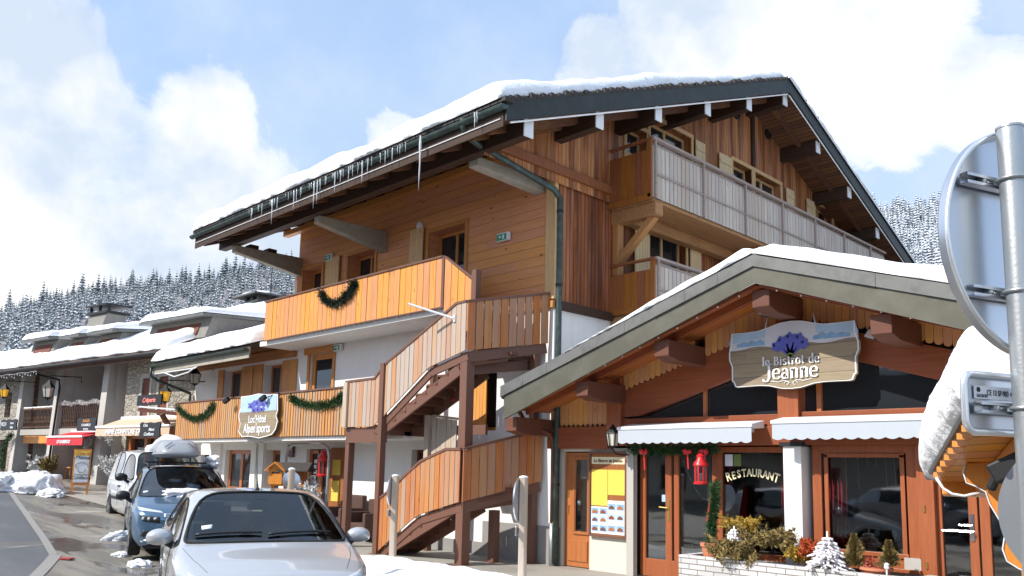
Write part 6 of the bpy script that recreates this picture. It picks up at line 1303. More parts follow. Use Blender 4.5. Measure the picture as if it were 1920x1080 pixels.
m = MB(); p = HF.P(568, 913, .05); m.fbox(HF, p.x-.08, p.x+.06, .0, .06, 1.15, 1.5); solo(m, 'letter_slot', 'metal_dark', 'small dark box on the white wall left of the entrance', 'wall box')
for i, px in enumerate((487, 590, 690)):
    p = PY(11.3, px, 828); t = thing('ceiling_floodlight', ('left', 'middle', 'right')[i]+' white floodlight under the lower hotel balcony', 'floodlight', p, 'white floodlights under the balcony'); m = MB(); m.bar(p+Vector((-.16, 0, -.02)), p+Vector((.16, .03, -.04)), .12, .05); m.build('lamp_body', 'white_paint', t, bevel=.01); m = MB(); m.tube([p+Vector((0, 0, 0)), Vector((p.x, p.y, 2.42))], .02, 6); m.build('bracket', 'galvanised', t)
# hotel sign on the lower balcony
hs = thing('hotel_sign', "shaped sign with blue flowers reading Loc'Hôtel Alpen'sports on the lower balcony", 'sign', (-22, 10.7, 2.3))
YS = Frame((0, 10.74, 0), (1, 0, 0)); so_ = [YS.P(x, y) for x, y in ((454, 744), (470, 742), (487, 738), (505, 740), (523, 739), (523, 770), (520, 780), (523, 790), (519, 805), (512, 815), (500, 819), (487, 822), (472, 819), (455, 819), (449, 810), (452, 795), (449, 780), (453, 765))]
m = MB(); m.prism([YS(p.x, -.0, p.z) for p in so_], YS.n*.03); m.build('board', 'sign_planks', hs)
x0, x1 = min(p.x for p in so_), max(p.x for p in so_); z0, z1 = min(p.z for p in so_), max(p.z for p in so_); cx, cz = (x0+x1)/2, (z0+z1)/2; W2, H2 = x1-x0, z1-z0
m = MB(); top = [p for p in so_ if p.z > cz+.1*H2]; m.prism([YS(x0+W2*.05, .031, cz+.1*H2)]+[YS(cx+(p.x-cx)*.96, .031, cz+(p.z-cz)*.97) for p in so_[:6] if p.z > cz+.12*H2]+[YS(x1-W2*.05, .031, cz+.1*H2)], YS.n*.004); m.build('painted_sky', 'sign_sky', hs)
m = MB(); 
for (dx, dz, r_) in ((-.16, .24, .16), (-.02, .29, .17), (.13, .27, .16), (.0, .15, .14), (-.1, .13, .1), (.12, .14, .1)):
    m.prism([YS(cx+dx*W2+W2*r_*.62*math.cos(t)*(1+.3*math.cos(5*t)), .036+.001*dx, cz+dz*H2+H2*r_*.48*math.sin(t)*(1+.3*math.cos(5*t))) for t in [i*.42 for i in range(15)]], YS.n*.004)
m.build('painted_flowers', 'flower_blue', hs)
HFs = HF; HF = YS
text(hs, 'letter_line', "Loc'Hôtel", YS, cx, .038, cz-.15*H2, H2*.24, 'white_paint', off=.004, sx=.85); text(hs, 'letter_line', "Alpen'sports", YS, cx, .038, cz-.37*H2, H2*.29, 'white_paint', off=.006, sx=.82)
m = MB()
for (dx, dz) in ((-.18, .22), (-.03, .29), (.12, .25), (.0, .14), (-.1, .13), (.1, .13)): m.prism([YS(cx+dx*W2+.03*math.cos(t), .046, cz+dz*H2+.035*math.sin(t)) for t in [q_*.8 for q_ in range(8)]], YS.n*.002)
m.build('painted_flower_hearts', 'flower_dark', hs); HF = HFs
L2 = len(so_); m = MB(); m.add([YS(p.x, .034, p.z) for p in so_]+[YS(cx+(p.x-cx)*.965, .034, cz+(p.z-cz)*.965) for p in so_], [(i, (i+1) % L2, (i+1) % L2+L2, i+L2) for i in range(L2)]); m.build('white_border', 'white_paint', hs)
# wicker armchairs under the balcony
def armchair(lab, c, grp='wicker armchairs by the stairs'):
    t = thing('wicker_armchair', lab, 'armchair', c, grp); c = Vector(c)
    def bb(nm, *q_): m = MB(); m.box(c.x+q_[0], c.x+q_[1], c.y+q_[2], c.y+q_[3], c.z+q_[4], c.z+q_[5]); m.build(nm, 'wicker', t, bevel=.03)
    bb('backrest', -.38, .38, .28, .42, .25, .95); bb('armrest', -.42, -.30, -.35, .3, .15, .66); bb('armrest', .30, .42, -.35, .3, .15, .66); bb('seat', -.3, .3, -.33, .3, .18, .42)
    for sx, sy in ((-.38, -.3), (.38, -.3), (-.38, .36), (.38, .36)): m = MB(); m.tube([(c.x+sx, c.y+sy, c.z+.02), (c.x+sx, c.y+sy, c.z+.2)], .02, 6); m.build('leg', 'galvanised', t)
p = on_ground(668, 1005)
armchair('brown wicker armchair left of the brown stair post', (-17.3, 11.45, gz(-17.3))); armchair('brown wicker armchair partly behind the brown stair post', (-16.3, 11.45, gz(-16.3)))
q_ = on_ground(620, 985); pot('dark pot with frosted white shrub before the hotel entrance', (-18.3, 10.9, gz(-18.3)), .22, .45, 'wicker'); shrub('frosted_shrub', 'frosted white shrub in the dark pot by the hotel entrance', (-18.3, 10.9, gz(-18.3)+.8), (.38, .35, .4), 1500, .13, 'frosted', 41, -.3)

# icicle fairy lights under the left end of the row's eave
m = MB(); pts = [RF(-21+i*.25, 1.1, rz(1.05)-.14+.02*math.sin(i*1.3)) for i in range(47)]; m.tube(pts, .008, 4)
for i, p in enumerate(pts): m.tube([p, p-Vector((0, 0, .05+.05*(i % 3)))], .004, 3); m.blob(p-Vector((0, 0, .06+.05*(i % 3))), (.025, .025, .03), i, 1, .1)
solo(m, 'eave_lights', 'paper', 'string of white fairy lights hanging under the left end of the village row eave', 'fairy lights')
# little black lamps on the lower hotel balcony rail
for i, (px, py, lab) in enumerate(((495, 747, 'small black lamp on an arm over the hotel sign'), (426, 751, 'small black lamp clipped to the lower balcony rail left of the hotel sign'))):
    p = PY(10.6, px, py); t = thing('rail_lamp', lab, 'lamp', (p.x, p.y, p.z-.08), 'small black lamps on the lower balcony rail'); m = MB(); m.bar(p+Vector((-.09, -.05, -.05)), p+Vector((.07, 0, .05)), .1, .12); m.build('lamp_head', 'iron', t, bevel=.01); m = MB(); m.tube([p, Vector((p.x+.5*(1-i), 10.82, 3.66)), Vector((p.x+.55*(1-i), 10.86, 3.66))], .014, 5); m.build('arm', 'iron', t)
# ================================================================== CARS
from mathutils.bvhtree import BVHTree
def car(name, label, cat, paint, loc, fwd, S, glassm='glass_car', wheel_r=.31, axles=(1.28, -1.26), W=.87, rim='galvanised', group=None, rear_glass=True, seats=True):
    """S: list of stations front to rear: (x, kind, low z, belt z, belt half width, top z, top half width, top x shift at the centre line)"""
    ang = math.atan2(fwd[1], fwd[0]); root = thing(name, label, cat, (0, 0, 0), group); OFF[root] = Vector()
    # add arch stations
    def interp(x):
        for i in range(len(S)-1):
            if S[i][0] >= x >= S[i+1][0]:
                t = (S[i][0]-x)/max(1e-6, S[i][0]-S[i+1][0]); a, b = S[i], S[i+1]
                return (x, a[1] if a[1] == b[1] else a[1]+'>'+b[1])+tuple(a[k_]+(b[k_]-a[k_])*t for k_ in range(2, 8)), i, t
    # breakpoints: the given stations plus the wheel arch stations
    R0 = wheel_r+.055
    xs = sorted(set([round(s[0], 4) for s in S]+[round(ax+dx, 4) for ax in axles for dx in (-R0-.05, -R0, -.8*R0, -.4*R0, .4*R0, .8*R0, R0, R0+.05)]), reverse=True)
    xs = [x for i, x in enumerate(xs) if i == 0 or any(abs(x-s[0]) < 1e-3 for s in S) or abs(xs[i-1]-x) > .02]
    def prof(s):
        x, kind, lo, bz, bw, tz, tw, cx = s
        if kind == 'h':      # bonnet section
            up = [(bw*.985, bz+.012), (bw*.95, bz+(tz-bz)*.40), (bw*.90, bz+(tz-bz)*.70), (bw*.48, tz-.008), (0, tz)]
        else:                # cabin section
            up = [(bw*.975, bz+.03), (tw, tz-.085), (tw*.90, tz-.035), (tw*.5, tz-.006), (0, tz)]
        pts = [(bw*.90, lo), (bw*1.0, lo+.09), (bw*1.035, lo+(bz-lo)*.45), (bw*1.03, lo+(bz-lo)*.72), (bw, bz)]+up
        sh = [0, 0, 0, 0, 0, 0, cx*.15, cx*.35, cx*.85, cx]
        return [Vector((x+sh[i], p[0], p[1])) for i, p in enumerate(pts)]
    P_ = []; cells = []; kinds = []
    base = [prof(s) for s in S]; bx = [s[0] for s in S]
    for x in xs:
        for i in range(len(S)-1):
            if bx[i] >= x-1e-6 and x+1e-6 >= bx[i+1]:
                t = (bx[i]-x)/max(1e-6, bx[i]-bx[i+1]); t = min(1, max(0, t)); row_ = [base[i][j].lerp(base[i+1][j], t) for j in range(10)]; seg = i if t < .999 else i+1; break
        for ax in axles:
            dx = abs(x-ax)
            if dx <= R0+1e-4:
                h = wheel_r+math.sqrt(max(0, R0*R0-dx*dx)); h = max(h, row_[0].z)
                for j, add in ((0, 0), (1, .035), (2, .12), (3, .2)):
                    if row_[j].z < h+add: row_[j].z = min(h+add, row_[4].z-.03*(4-j)); row_[j].y *= 1.012 if j < 2 else 1
                row_[0].y = row_[1].y*.995
        P_.append(row_); kinds.append(seg)
    def region(i, j):        # between section i and i+1, rows j and j+1
        s = min(kinds[i], len(S)-2); a, b = S[s], S[s+1]; ka, kb = a[1], b[1]
        if ka == 'h' and kb in 'cp' and j >= 7: return 'windscreen'
        if kb == 'r' and ka in 'cp' and j >= 7 and rear_glass: return 'rear_window'
        if j == 5 and ka in 'hc' and kb in 'cp' and not (ka == 'c' and kb == 'p'): return 'side_window'
        if j == 5 and ka == 'p' and kb == 'c': return 'body'
        if j == 5 and ka == 'c' and kb == 'p': return 'side_window'
        return 'body'
    parts = {}
    def put(reg, pts):
        V, F_, D = parts.setdefault(reg, ([], [], {})); ix = []
        for p in pts:
            q_ = (round(p.x, 4), round(p.y, 4), round(p.z, 4))
            if q_ not in D: D[q_] = len(V); V.append(Vector(q_))
            if D[q_] not in ix: ix.append(D[q_])
        if len(ix) > 2: F_.append(tuple(ix))
    for i in range(len(P_)-1):
        for j in range(9):
            a, b, c, d = P_[i][j], P_[i+1][j], P_[i+1][j+1], P_[i][j+1]; reg = region(i, j)
            put(reg, (a, b, c, d)); m_ = lambda p: Vector((p.x, -p.y, p.z)); put(reg+('|2' if reg == 'side_window' else ''), (m_(d), m_(c), m_(b), m_(a)))
    for e_, sgn, bulge in ((0, 1, .10), (-1, -1, .05)):
        rows = P_[e_]
        for j in range(9):
            for u in range(6):
                def q_(jj, uu):
                    t = -1+uu/3; r = rows[jj]; return Vector((r.x+sgn*bulge*(1-t*t)*(1 if 0 < jj < 9 else .6)-(sgn*0), r.y*t, r.z))
                put('body', (q_(j, u), q_(j, u+1), q_(j+1, u+1), q_(j+1, u)))
    out = {}
    for reg, (V, F_, D) in parts.items():
        m = MB(); m.v = V; m.f = F_; out[reg] = m.build(reg.split('|')[0], paint if reg == 'body' else glassm, root, smooth='all', sub=2)
    dg = bpy.context.evaluated_depsgraph_get(); dg.update()
    bv = BVHTree.FromObject(out['body'], dg); allv = {r: BVHTree.FromObject(o, dg) for r, o in out.items()}
    def cast(p, d):
        best = None
        for b in allv.values():
            h = b.ray_cast(Vector(p), Vector(d))
            if h[0] is not None and (best is None or h[3] < best[3]): best = h
        return best
    def patch(nm, corners, d, mat, off=.006, par=root, nu=10, nv=5, th=.004):
        """a thin panel draped on the body: 4 corners seen along direction d"""
        d = Vector(d); m = MB(); vs = []; ok = True
        for j in range(nv+1):
            for i in range(nu+1):
                u, v = i/nu, j/nv; c = [Vector(q_) for q_ in corners]; p = (c[0]*(1-u)+c[1]*u)*(1-v)+(c[3]*(1-u)+c[2]*u)*v
                h = cast(p-d*3, d)
                if h is None: return None
                vs.append(h[0]-d*off)
        m.add(vs, [(j*(nu+1)+i, j*(nu+1)+i+1, (j+1)*(nu+1)+i+1, (j+1)*(nu+1)+i) for j in range(nv) for i in range(nu)]); o = m.build(nm, mat, par, smooth='all'); s_ = o.modifiers.new('s', 'SOLIDIFY'); s_.thickness = th; return o
    def line(nm, pts, d, mat, r=.004, off=0., par=root, n=14):
        d = Vector(d); q_ = []
        for i in range(len(pts)-1):
            for k_ in range(n):
                h = cast(Vector(pts[i]).lerp(Vector(pts[i+1]), k_/n)-d*3, d)
                if h: q_.append(h[0]-d*off)
        if len(q_) < 2: return
        m = MB(); m.tube(q_, r, 5); return m.build(nm, mat, par, smooth='all')
    # dark seals round the panes
    for reg in ('windscreen', 'rear_window', 'side_window', 'side_window|2'):
        if reg not in out: continue
        ev = out[reg].evaluated_get(dg).to_mesh(); ec = {}
        for p in ev.polygons:
            for e_ in p.edge_keys: ec[e_] = ec.get(e_, 0)+1
        m = MB(); co = [v.co.copy() for v in ev.vertices]; nb = {}
        for e_, c_ in ec.items():
            if c_ == 1: nb.setdefault(e_[0], []).append(e_[1]); nb.setdefault(e_[1], []).append(e_[0])
        seen = set()
        for s0 in nb:
            if s0 in seen: continue
            loop = [s0]; seen.add(s0); cur = s0
            while True:
                nx_ = [v for v in nb[cur] if v not in seen]
                if not nx_: break
                cur = nx_[0]; seen.add(cur); loop.append(cur)
            if len(loop) > 4: m.tube([co[v] for v in loop], .017 if reg == 'windscreen' else .012, 5, closed=True)
        out[reg].evaluated_get(dg).to_mesh_clear(); m.build('seal', 'rubber', out[reg], smooth='all')
    # wheels
    for ax in axles:
        for s_ in (-1, 1):
            y = s_*(W-.10); m = MB(); m.lathe((ax, y, wheel_r), [(wheel_r*.62, -.10), (wheel_r*.93, -.10), (wheel_r, -.06), (wheel_r, .06), (wheel_r*.93, .10), (wheel_r*.64, .095)], 28, axis=(0, s_, 0)); wh = m.build('tyre', 'rubber', root, smooth=True)
            m = MB(); m.lathe((ax, y, wheel_r), [(wheel_r*.66, .02), (wheel_r*.66, .092), (wheel_r*.60, .085), (wheel_r*.58, .05), (0.02, .05)], 24, axis=(0, s_, 0))
            for k_ in range(7):
                a = k_*2*math.pi/7; m.bar((ax, y+s_*.075, wheel_r), (ax+math.cos(a)*wheel_r*.6, y+s_*.08, wheel_r+math.sin(a)*wheel_r*.6), .02, .055, up=(0, 1, 0))
            m.lathe((ax, y, wheel_r), [(.06, .05), (.055, .1), (0.0, .105)], 12, axis=(0, s_, 0)); m.build('rim', rim, wh, smooth=True)
    m = MB(); m.box(S[-1][0]+.15, S[0][0]-.2, -W*.72, W*.72, .16, .5)
    for ax in axles: m.box(ax-.36, ax+.36, -W*.96, W*.96, .45, .62)
    m.build('underbody', 'black_plastic', root)
    return root, out, patch, line, cast, ang
simple('seat_cloth', (.07, .072, .078), .9)
def place(root, loc, ang): root.location = loc; root.rotation_euler = (0, 0, ang)
def mirror(root, paint, x, y, z, s=1., dark=False):
    for sg_ in (-1, 1):
        m = MB(); c = Vector((x, sg_*(y+.12), z))
        bm = bmesh.new(); bmesh.ops.create_icosphere(bm, subdivisions=3, radius=1)
        vs = [Vector((c.x+(.10*v.co.x if v.co.x > 0 else .035*v.co.x)*s, c.y+.125*s*v.co.y*(1-.15*v.co.z), c.z+.085*s*math.copysign(abs(v.co.z)**.8, v.co.z))) for v in bm.verts]
        m.add(vs, [[v.index for v in f.verts] for f in bm.faces]); bm.free(); o = m.build('wing_mirror', 'black_plastic' if dark else paint, root, smooth='all')
        m = MB(); m.bar((x+.0, sg_*(y-.06), z-.13), (x+.01, sg_*(y+.06), z-.05), .05, .07); m.build('mirror_arm', 'black_plastic', o)
        m = MB(); m.lathe((x-.03*s, c.y, c.z), [(.08*s, 0), (.075*s, -.01)], 14, axis=(1, 0, 0)); m.build('mirror_glass', 'chrome', o)
def interior(root, x_dash, z_dash, w, seatx, zh, rear=True):
    m = MB(); m.box(x_dash-.5, x_dash-.02, -w+.12, w-.12, z_dash-.25, z_dash-.06); m.lathe((x_dash-.45, .36, z_dash-.10), [(.16, -.02), (.19, .06), (.02, .08)], 14); m.build('dashboard', 'seat_cloth', root, bevel=.03)
    m = MB(); m.tube([(x_dash-.62+.06*math.sin(t), .36+.18*math.cos(t), z_dash-.08+.17*math.sin(t)) for t in [i*.42 for i in range(15)]], .016, 6, closed=True); m.build('steering_wheel', 'black_plastic', root, smooth='all')
    for x in ([seatx, seatx-.85] if rear else [seatx]):
        for y in (-.36, .36):
            m = MB(); m.box(x-.12, x+.02, y-.24, y+.24, .55, zh-.25); m.box(x-.02, x+.45, y-.24, y+.24, .45, .62); o = m.build('seat', 'seat_cloth', root, bevel=.05)
            m = MB(); m.box(x-.12, x-.03, y-.13, y+.13, zh-.24, zh-.03); m.tube([(x-.07, y-.06, zh-.28), (x-.07, y-.06, zh-.2)], .008, 5); m.tube([(x-.07, y+.06, zh-.28), (x-.07, y+.06, zh-.2)], .008, 5); m.build('headrest', 'seat_cloth', o, bevel=.03)
def inner_mirror(root, x, z):
    m = MB(); m.box(x-.03, x+.03, -.13, .13, z-.10, z-.03); m.box(x-.03, x+.10, -.09, .06, z-.05, z+.03); m.build('inner_mirror', 'black_plastic', root, bevel=.02)
def wipers(cast_, root, a0, a1, b0, b1):
    for (p, q_) in ((a0, a1), (b0, b1)):
        pts = []
        for i in range(13):
            v = Vector(p).lerp(Vector(q_), i/12); h = cast_((v.x, v.y, 3), (0, 0, -1))
            if h: pts.append(h[0]+Vector((.005, 0, .025)))
        m = MB(); m.tube(pts, [.014]*(len(pts)-4)+[.018, .016, .012, .01], 6); m.build('wiper', 'black_plastic', root, smooth='all')
# ---- silver hatchback
#      x, kind, low, belt, bw, top, tw, shift
SIL = [(1.86, 'h', .28, .56, .60, .60, 0, .10), (1.80, 'h', .22, .66, .76, .72, 0, .09), (1.5, 'h', .20, .76, .82, .83, 0, .06), (1.2, 'h', .20, .83, .84, .90, 0, .04), (.92, 'h', .20, .885, .85, .955, 0, .16), (.14, 'c', .20, .93, .86, 1.43, .68, .08), (-.26, 'p', .20, .945, .86, 1.462, .69, .02), (-.36, 'c', .20, .95, .86, 1.464, .69, 0), (-1.12, 'p', .20, .985, .855, 1.44, .66, -.03), (-1.45, 'p', .22, 1.01, .84, 1.39, .61, -.08), (-1.86, 'r', .24, 1.0, .78, 1.04, .70, -.06), (-1.94, 'r', .26, .88, .76, .92, .66, -.04), (-1.98, 'r', .30, .55, .74, .60, .62, -.02)]
f_s = (.939, -.344)
root, out, patch, line, cast, ang = car('parked_hatchback', 'silver hatchback in the foreground parked nose towards the viewer with a roof aerial', 'car', 'paint_silver', None, f_s, SIL)
mirror(root, 'paint_silver', .66, .84, .98, 1.0); interior(root, .95, .99, .85, -.25, 1.28); inner_mirror(root, .26, 1.33)
wipers(cast, root, (.90, -.66, 0), (.96, -.06, 0), (.99, .0, 0), (.88, .62, 0))
for s_ in (-1, 1):
    line('bonnet_seam', [(1.74, s_*.60, 0), (1.45, s_*.70, 0), (1.05, s_*.78, 0)], (0, 0, -1), 'metal_cap', .003)
    h = cast((1.05, s_*.36, 3), (0, 0, -1)); m = MB(); m.lathe(h[0]-Vector((0, 0, .005)), [(.018, 0), (.016, .012), (.006, .016)], 10); m.build('washer_jet', 'black_plastic', root)
    patch('headlight', [(2.1, s_*.50, .60), (2.1, s_*.73, .66), (2.1, s_*.76, .74), (2.1, s_*.52, .66)], (-1, 0, 0), 'ice', .01)
    patch('tail_light', [(-2.2, s_*.56, .80), (-2.2, s_*.72, .80), (-2.2, s_*.73, 1.0), (-2.2, s_*.60, 1.0)], (1, 0, 0), 'red_paint', .01)
    for xx in (.60, -.34): line('door_seam', [(xx, s_*2, .9), (xx-.02, s_*2, .34)], (0, -s_, 0), 'rubber', .004)
    line('door_seam', [(.6, s_*2, .34), (-.9, s_*2, .32)], (0, -s_, 0), 'rubber', .004)
    for xx in (-.16, ): m = MB(); h = cast((xx, s_*3, .82), (0, -s_, 0)); m.bar(h[0]+Vector((.08, s_*.015, 0)), h[0]+Vector((-.10, s_*.015, .01)), .03, .035); m.build('door_handle', 'paint_silver', root, bevel=.008)
patch('grille', [(2.2, -.35, .34), (2.2, .35, .34), (2.2, .42, .50), (2.2, -.42, .50)], (-1, 0, 0), 'black_plastic', .008)
patch('inspection_sticker', [(.80, -.60, 3), (.74, -.60, 3), (.74, -.50, 3), (.80, -.51, 3)], (0, 0, -1), 'paper', .004, nu=3, nv=3)
h = cast((-.02, -.0, 3), (0, 0, -1)); m = MB(); m.tube([h[0]-Vector((0, 0, .01)), h[0]+Vector((-.02, 0, .03)), h[0]+Vector((-.07, 0, .12)), h[0]+Vector((-.28, 0, .50))], [.028, .014, .006, .003], 8); m.build('aerial', 'black_plastic', root, smooth='all')
wc = PD(9.5, 500, 1033); place(root, (wc.x-f_s[0]*.98, wc.y-f_s[1]*.98, .0), ang); silver = root; silver.scale = (1.07, 1.11, 1.03)
# ---- blue people carrier with roof box
BLU = [(2.12, 'h', .28, .62, .66, .70, 0, .10), (2.04, 'h', .22, .76, .80, .84, 0, .09), (1.75, 'h', .20, .86, .87, .95, 0, .06), (1.45, 'h', .20, .93, .89, 1.03, 0, .05), (1.22, 'h', .20, .97, .90, 1.07, 0, .16), (.10, 'c', .20, 1.02, .90, 1.60, .70, .12), (-.30, 'p', .20, 1.03, .90, 1.63, .71, .02), (-.42, 'c', .20, 1.03, .90, 1.635, .71, 0), (-1.3, 'p', .20, 1.05, .895, 1.61, .62, -.03), (-1.72, 'p', .22, 1.08, .88, 1.56, .59, -.08), (-2.05, 'r', .24, 1.08, .82, 1.12, .74, -.05), (-2.14, 'r', .28, .6, .80, .66, .70, -.02)]
f_b = (.95, -.312)
root, out, patch, line, cast, ang = car('parked_minivan', 'blue people carrier with a grey roof box and snow on its bonnet', 'car', 'paint_blue', None, f_b, BLU, 'glass_blue_car', .335, (1.36, -1.38), .915)
mirror(root, 'metal_fascia', .86, .93, 1.06, 1.0, dark=True); interior(root, 1.2, 1.1, .9, -.2, 1.42); inner_mirror(root, .3, 1.48)
for s_ in (-1, 1):
    patch('headlight', [(2.4, s_*.42, .80), (2.4, s_*.80, .84), (2.4, s_*.84, .90), (2.4, s_*.44, .83)], (-1, 0, 0), 'ice', .012)
    o = patch('headlight', [(2.4, s_*.46, .62), (2.4, s_*.74, .66), (2.4, s_*.80, .76), (2.4, s_*.47, .73)], (-1, 0, 0), 'black_plastic', .008)
    if o:
        for yy in (.54, .64, .73): m = MB(); h = cast((3, s_*yy, .70), (-1, 0, 0)); m.lathe(h[0]-Vector((.0, 0, 0)), [(.032, 0), (.028, .008), (.0, .011)], 14, axis=(1, 0, 0)); m.build('lamp', 'ice', o, smooth='all')
    o = patch('fog_lamp_panel', [(2.4, s_*.48, .36), (2.4, s_*.76, .40), (2.4, s_*.72, .50), (2.4, s_*.48, .47)], (-1, 0, 0), 'black_plastic', .008); h = cast((3, s_*.6, .43), (-1, 0, 0)); m = MB(); m.lathe(h[0], [(.05, .0), (.045, .02), (0, .022)], 14, axis=(1, 0, 0)); m.build('fog_lamp', 'chrome', root, smooth='all')
    for xx in (.75, -.36): line('door_seam', [(xx, s_*2, .98), (xx-.02, s_*2, .36)], (0, -s_, 0), 'rubber', .004)
    m = MB(); m.tube([(.05, s_*.60, 1.56), (-.05, s_*.61, 1.64), (-1.4, s_*.60, 1.66), (-1.55, s_*.59, 1.60)], .02, 6); m.build('roof_rail', 'metal_dark', root, smooth='all')
patch('chrome_strip', [(2.4, -.42, .775), (2.4, .42, .775), (2.4, .42, .79), (2.4, -.42, .79)], (-1, 0, 0), 'chrome', .012, nv=2); patch('chrome_strip', [(2.4, -.42, .74), (2.4, .42, .74), (2.4, .42, .752), (2.4, -.42, .752)], (-1, 0, 0), 'chrome', .012, nv=2); patch('grille', [(2.4, -.4, .36), (2.4, .4, .36), (2.4, .42, .56), (2.4, -.42, .56)], (-1, 0, 0), 'black_plastic', .008); patch('bumper_trim', [(2.4, -.72, .305), (2.4, .72, .305), (2.4, .72, .335), (2.4, -.72, .335)], (-1, 0, 0), 'alu_edge', .01, nu=16, nv=2)
patch('permit_card', [(1.02, .05, 3), (.82, .05, 3), (.90, .30, 3), (1.08, .26, 3)], (0, 0, -1), 'paper', -.02, nu=3, nv=3); patch('inspection_sticker', [(1.14, -.72, 3), (1.08, -.72, 3), (1.08, -.63, 3), (1.14, -.64, 3)], (0, 0, -1), 'paper', .004, nu=3, nv=3)
m = MB()
for x in (-.15, -1.1): m.box(x-.04, x+.04, -.62, .62, 1.665, 1.70)
m.build('roof_bar', 'metal_dark', root)
wp = on_ground(240, 1040); wp = PD(16.8, 240, 1040); loc = Vector((wp.x-1.36*f_b[0]+.9*.312, wp.y-1.36*f_b[1]+.9*.95, .10)); place(root, loc, ang); blue = root
def at_car(loc, ang, v): return Vector(loc)+Matrix.Rotation(ang, 3, 'Z') @ Vector(v)
# roof box
bm = bmesh.new(); bmesh.ops.create_cube(bm, size=1); bmesh.ops.subdivide_edges(bm, edges=bm.edges, cuts=6, use_grid_fill=True)
def se(v, p=.38): n_ = (abs(v.x*2)**(1/p)+abs(v.y*2)**(1/p)+abs(v.z*2)**(1/p))**p; return v*2/n_ if n_ > 0 else v
rb = thing('roof_box', 'light grey roof box on top of the blue people carrier', 'roof box', (0, 0, 0)); OFF[rb] = Vector(); m = MB(); vs = []
for v in bm.verts:
    q_ = se(v.co.copy(), .24); tp = 1-.16*max(0, q_.z+.1); vs.append(Vector((q_.x*.96*tp-.3+(.10*q_.z if q_.x > 0 else 0)*-1, q_.y*.43*2*.5*(1-.22*max(0, q_.z)), .215*(q_.z+1) if q_.z > -.2 else .215*(q_.z*.7+.94))))
m.add(vs, [[v.index for v in f.verts] for f in bm.faces]); bm.free(); simple('box_grey', (.30, .32, .35), .38, var=.05, coat=.3); o = m.build('shell', 'box_grey', rb, smooth='all', sub=1)
m = MB(); m.tube([(-.3+.93*c_*(1 if abs(c_) < 2 else 1), .42*s_2, .13) for c_, s_2 in [(math.copysign(abs(math.cos(t))**.35, math.cos(t)), math.copysign(abs(math.sin(t))**.35, math.sin(t))) for t in [i*math.pi/20 for i in range(40)]]], .018, 6, closed=True); m.build('rim_band', 'box_grey', rb, smooth='all')
for s_ in (-1, 1): m = MB(); m.tube([(.50, s_*.15, .36), (.60, s_*.28, .26)], .010, 5); m.build('ridge', 'metal_cap', rb)
place(rb, at_car(loc, ang, (-.12, -.08, 1.72)), ang)
def snow_lump(lab, c, r, seed, rot=0., amp=.35, mat='snow_bright', n=4):
    bm = bmesh.new(); bmesh.ops.create_icosphere(bm, subdivisions=n, radius=1); m = MB(); R3 = Matrix.Rotation(rot, 3, 'Z')
    vs = []
    for v in bm.verts:
        q_ = v.co; f = 1+amp*(noise.noise(q_*1.8+Vector((seed, 0, 0)))+.6*noise.noise(q_*5+Vector((0, seed, 0)))+.3*noise.noise(q_*12)); p = R3 @ Vector((q_.x*r[0]*f, q_.y*r[1]*f, q_.z*r[2]*f)); vs.append(Vector(c)+p)
    m.add(vs, [[v.index for v in f.verts] for f in bm.faces]); bm.free(); return solo(m, 'snow_lump', mat, lab, 'snow', None, smooth='all')
snow_lump('melting snow lump at the foot of the blue car windscreen', at_car(loc, ang, (1.28, .02, 1.10)), (.16, .38, .085), 3, ang, .6); snow_lump('small snow lump at the right of the blue car windscreen base', at_car(loc, ang, (1.28, .50, 1.10)), (.1, .14, .06), 5, ang, .5)
snow_lump('snow slab hanging off the right side of the blue car roof', at_car(loc, ang, (-.2, .60, 1.70)), (.5, .13, .13), 6, ang+.1, .5)
# ---- white van
VAN = [(2.02, 'h', .30, .66, .70, .74, 0, .08), (1.94, 'h', .24, .84, .82, .90, 0, .07), (1.62, 'h', .22, .98, .87, 1.04, 0, .05), (1.36, 'h', .22, 1.05, .88, 1.13, 0, .12), (.62, 'c', .22, 1.08, .89, 1.76, .70, .08), (-.12, 'p', .22, 1.08, .89, 1.82, .73, .02), (-.24, 'c', .22, 1.08, .89, 1.825, .735, 0), (-1.1, 'p', .22, 1.09, .89, 1.82, .735, -.0), (-1.9, 'p', .24, 1.10, .88, 1.79, .72, -.02), (-2.06, 'r', .26, 1.09, .85, 1.12, .83, -.02), (-2.10, 'r', .30, .6, .84, .64, .82, -.01)]
f_v = (.984, -.18)
root, out, patch, line, cast, ang = car('parked_van', 'white compact van parked behind the blue people carrier', 'van', 'paint_van', None, f_v, VAN, 'glass_car', .32, (1.28, -1.40), .91)
mirror(root, 'metal_dark', 1.0, .93, 1.14, 1.15, dark=True); interior(root, 1.3, 1.15, .88, .1, 1.5)
for s_ in (-1, 1):
    patch('side_moulding', [(.62, s_*2, .56), (-.16, s_*2, .56), (-.16, s_*2, .63), (.62, s_*2, .63)], (0, -s_, 0), 'metal_dark', .012); patch('side_moulding', [(-.22, s_*2, .56), (-1.0, s_*2, .56), (-1.0, s_*2, .63), (-.22, s_*2, .63)], (0, -s_, 0), 'metal_dark', .012)
    for xx in (.78, -.18): line('door_seam', [(xx, s_*2, 1.02), (xx-.02, s_*2, .36)], (0, -s_, 0), 'rubber', .004)
    h = cast((-.0, s_*3, .90), (0, -s_, 0)); m = MB(); m.bar(h[0]+Vector((.08, s_*.02, 0)), h[0]+Vector((-.1, s_*.02, 0)), .03, .04); m.build('door_handle', 'metal_dark', root); patch('headlight', [(2.4, s_*.5, .78), (2.4, s_*.8, .80), (2.4, s_*.82, .94), (2.4, s_*.55, .9)], (-1, 0, 0), 'ice', .01)
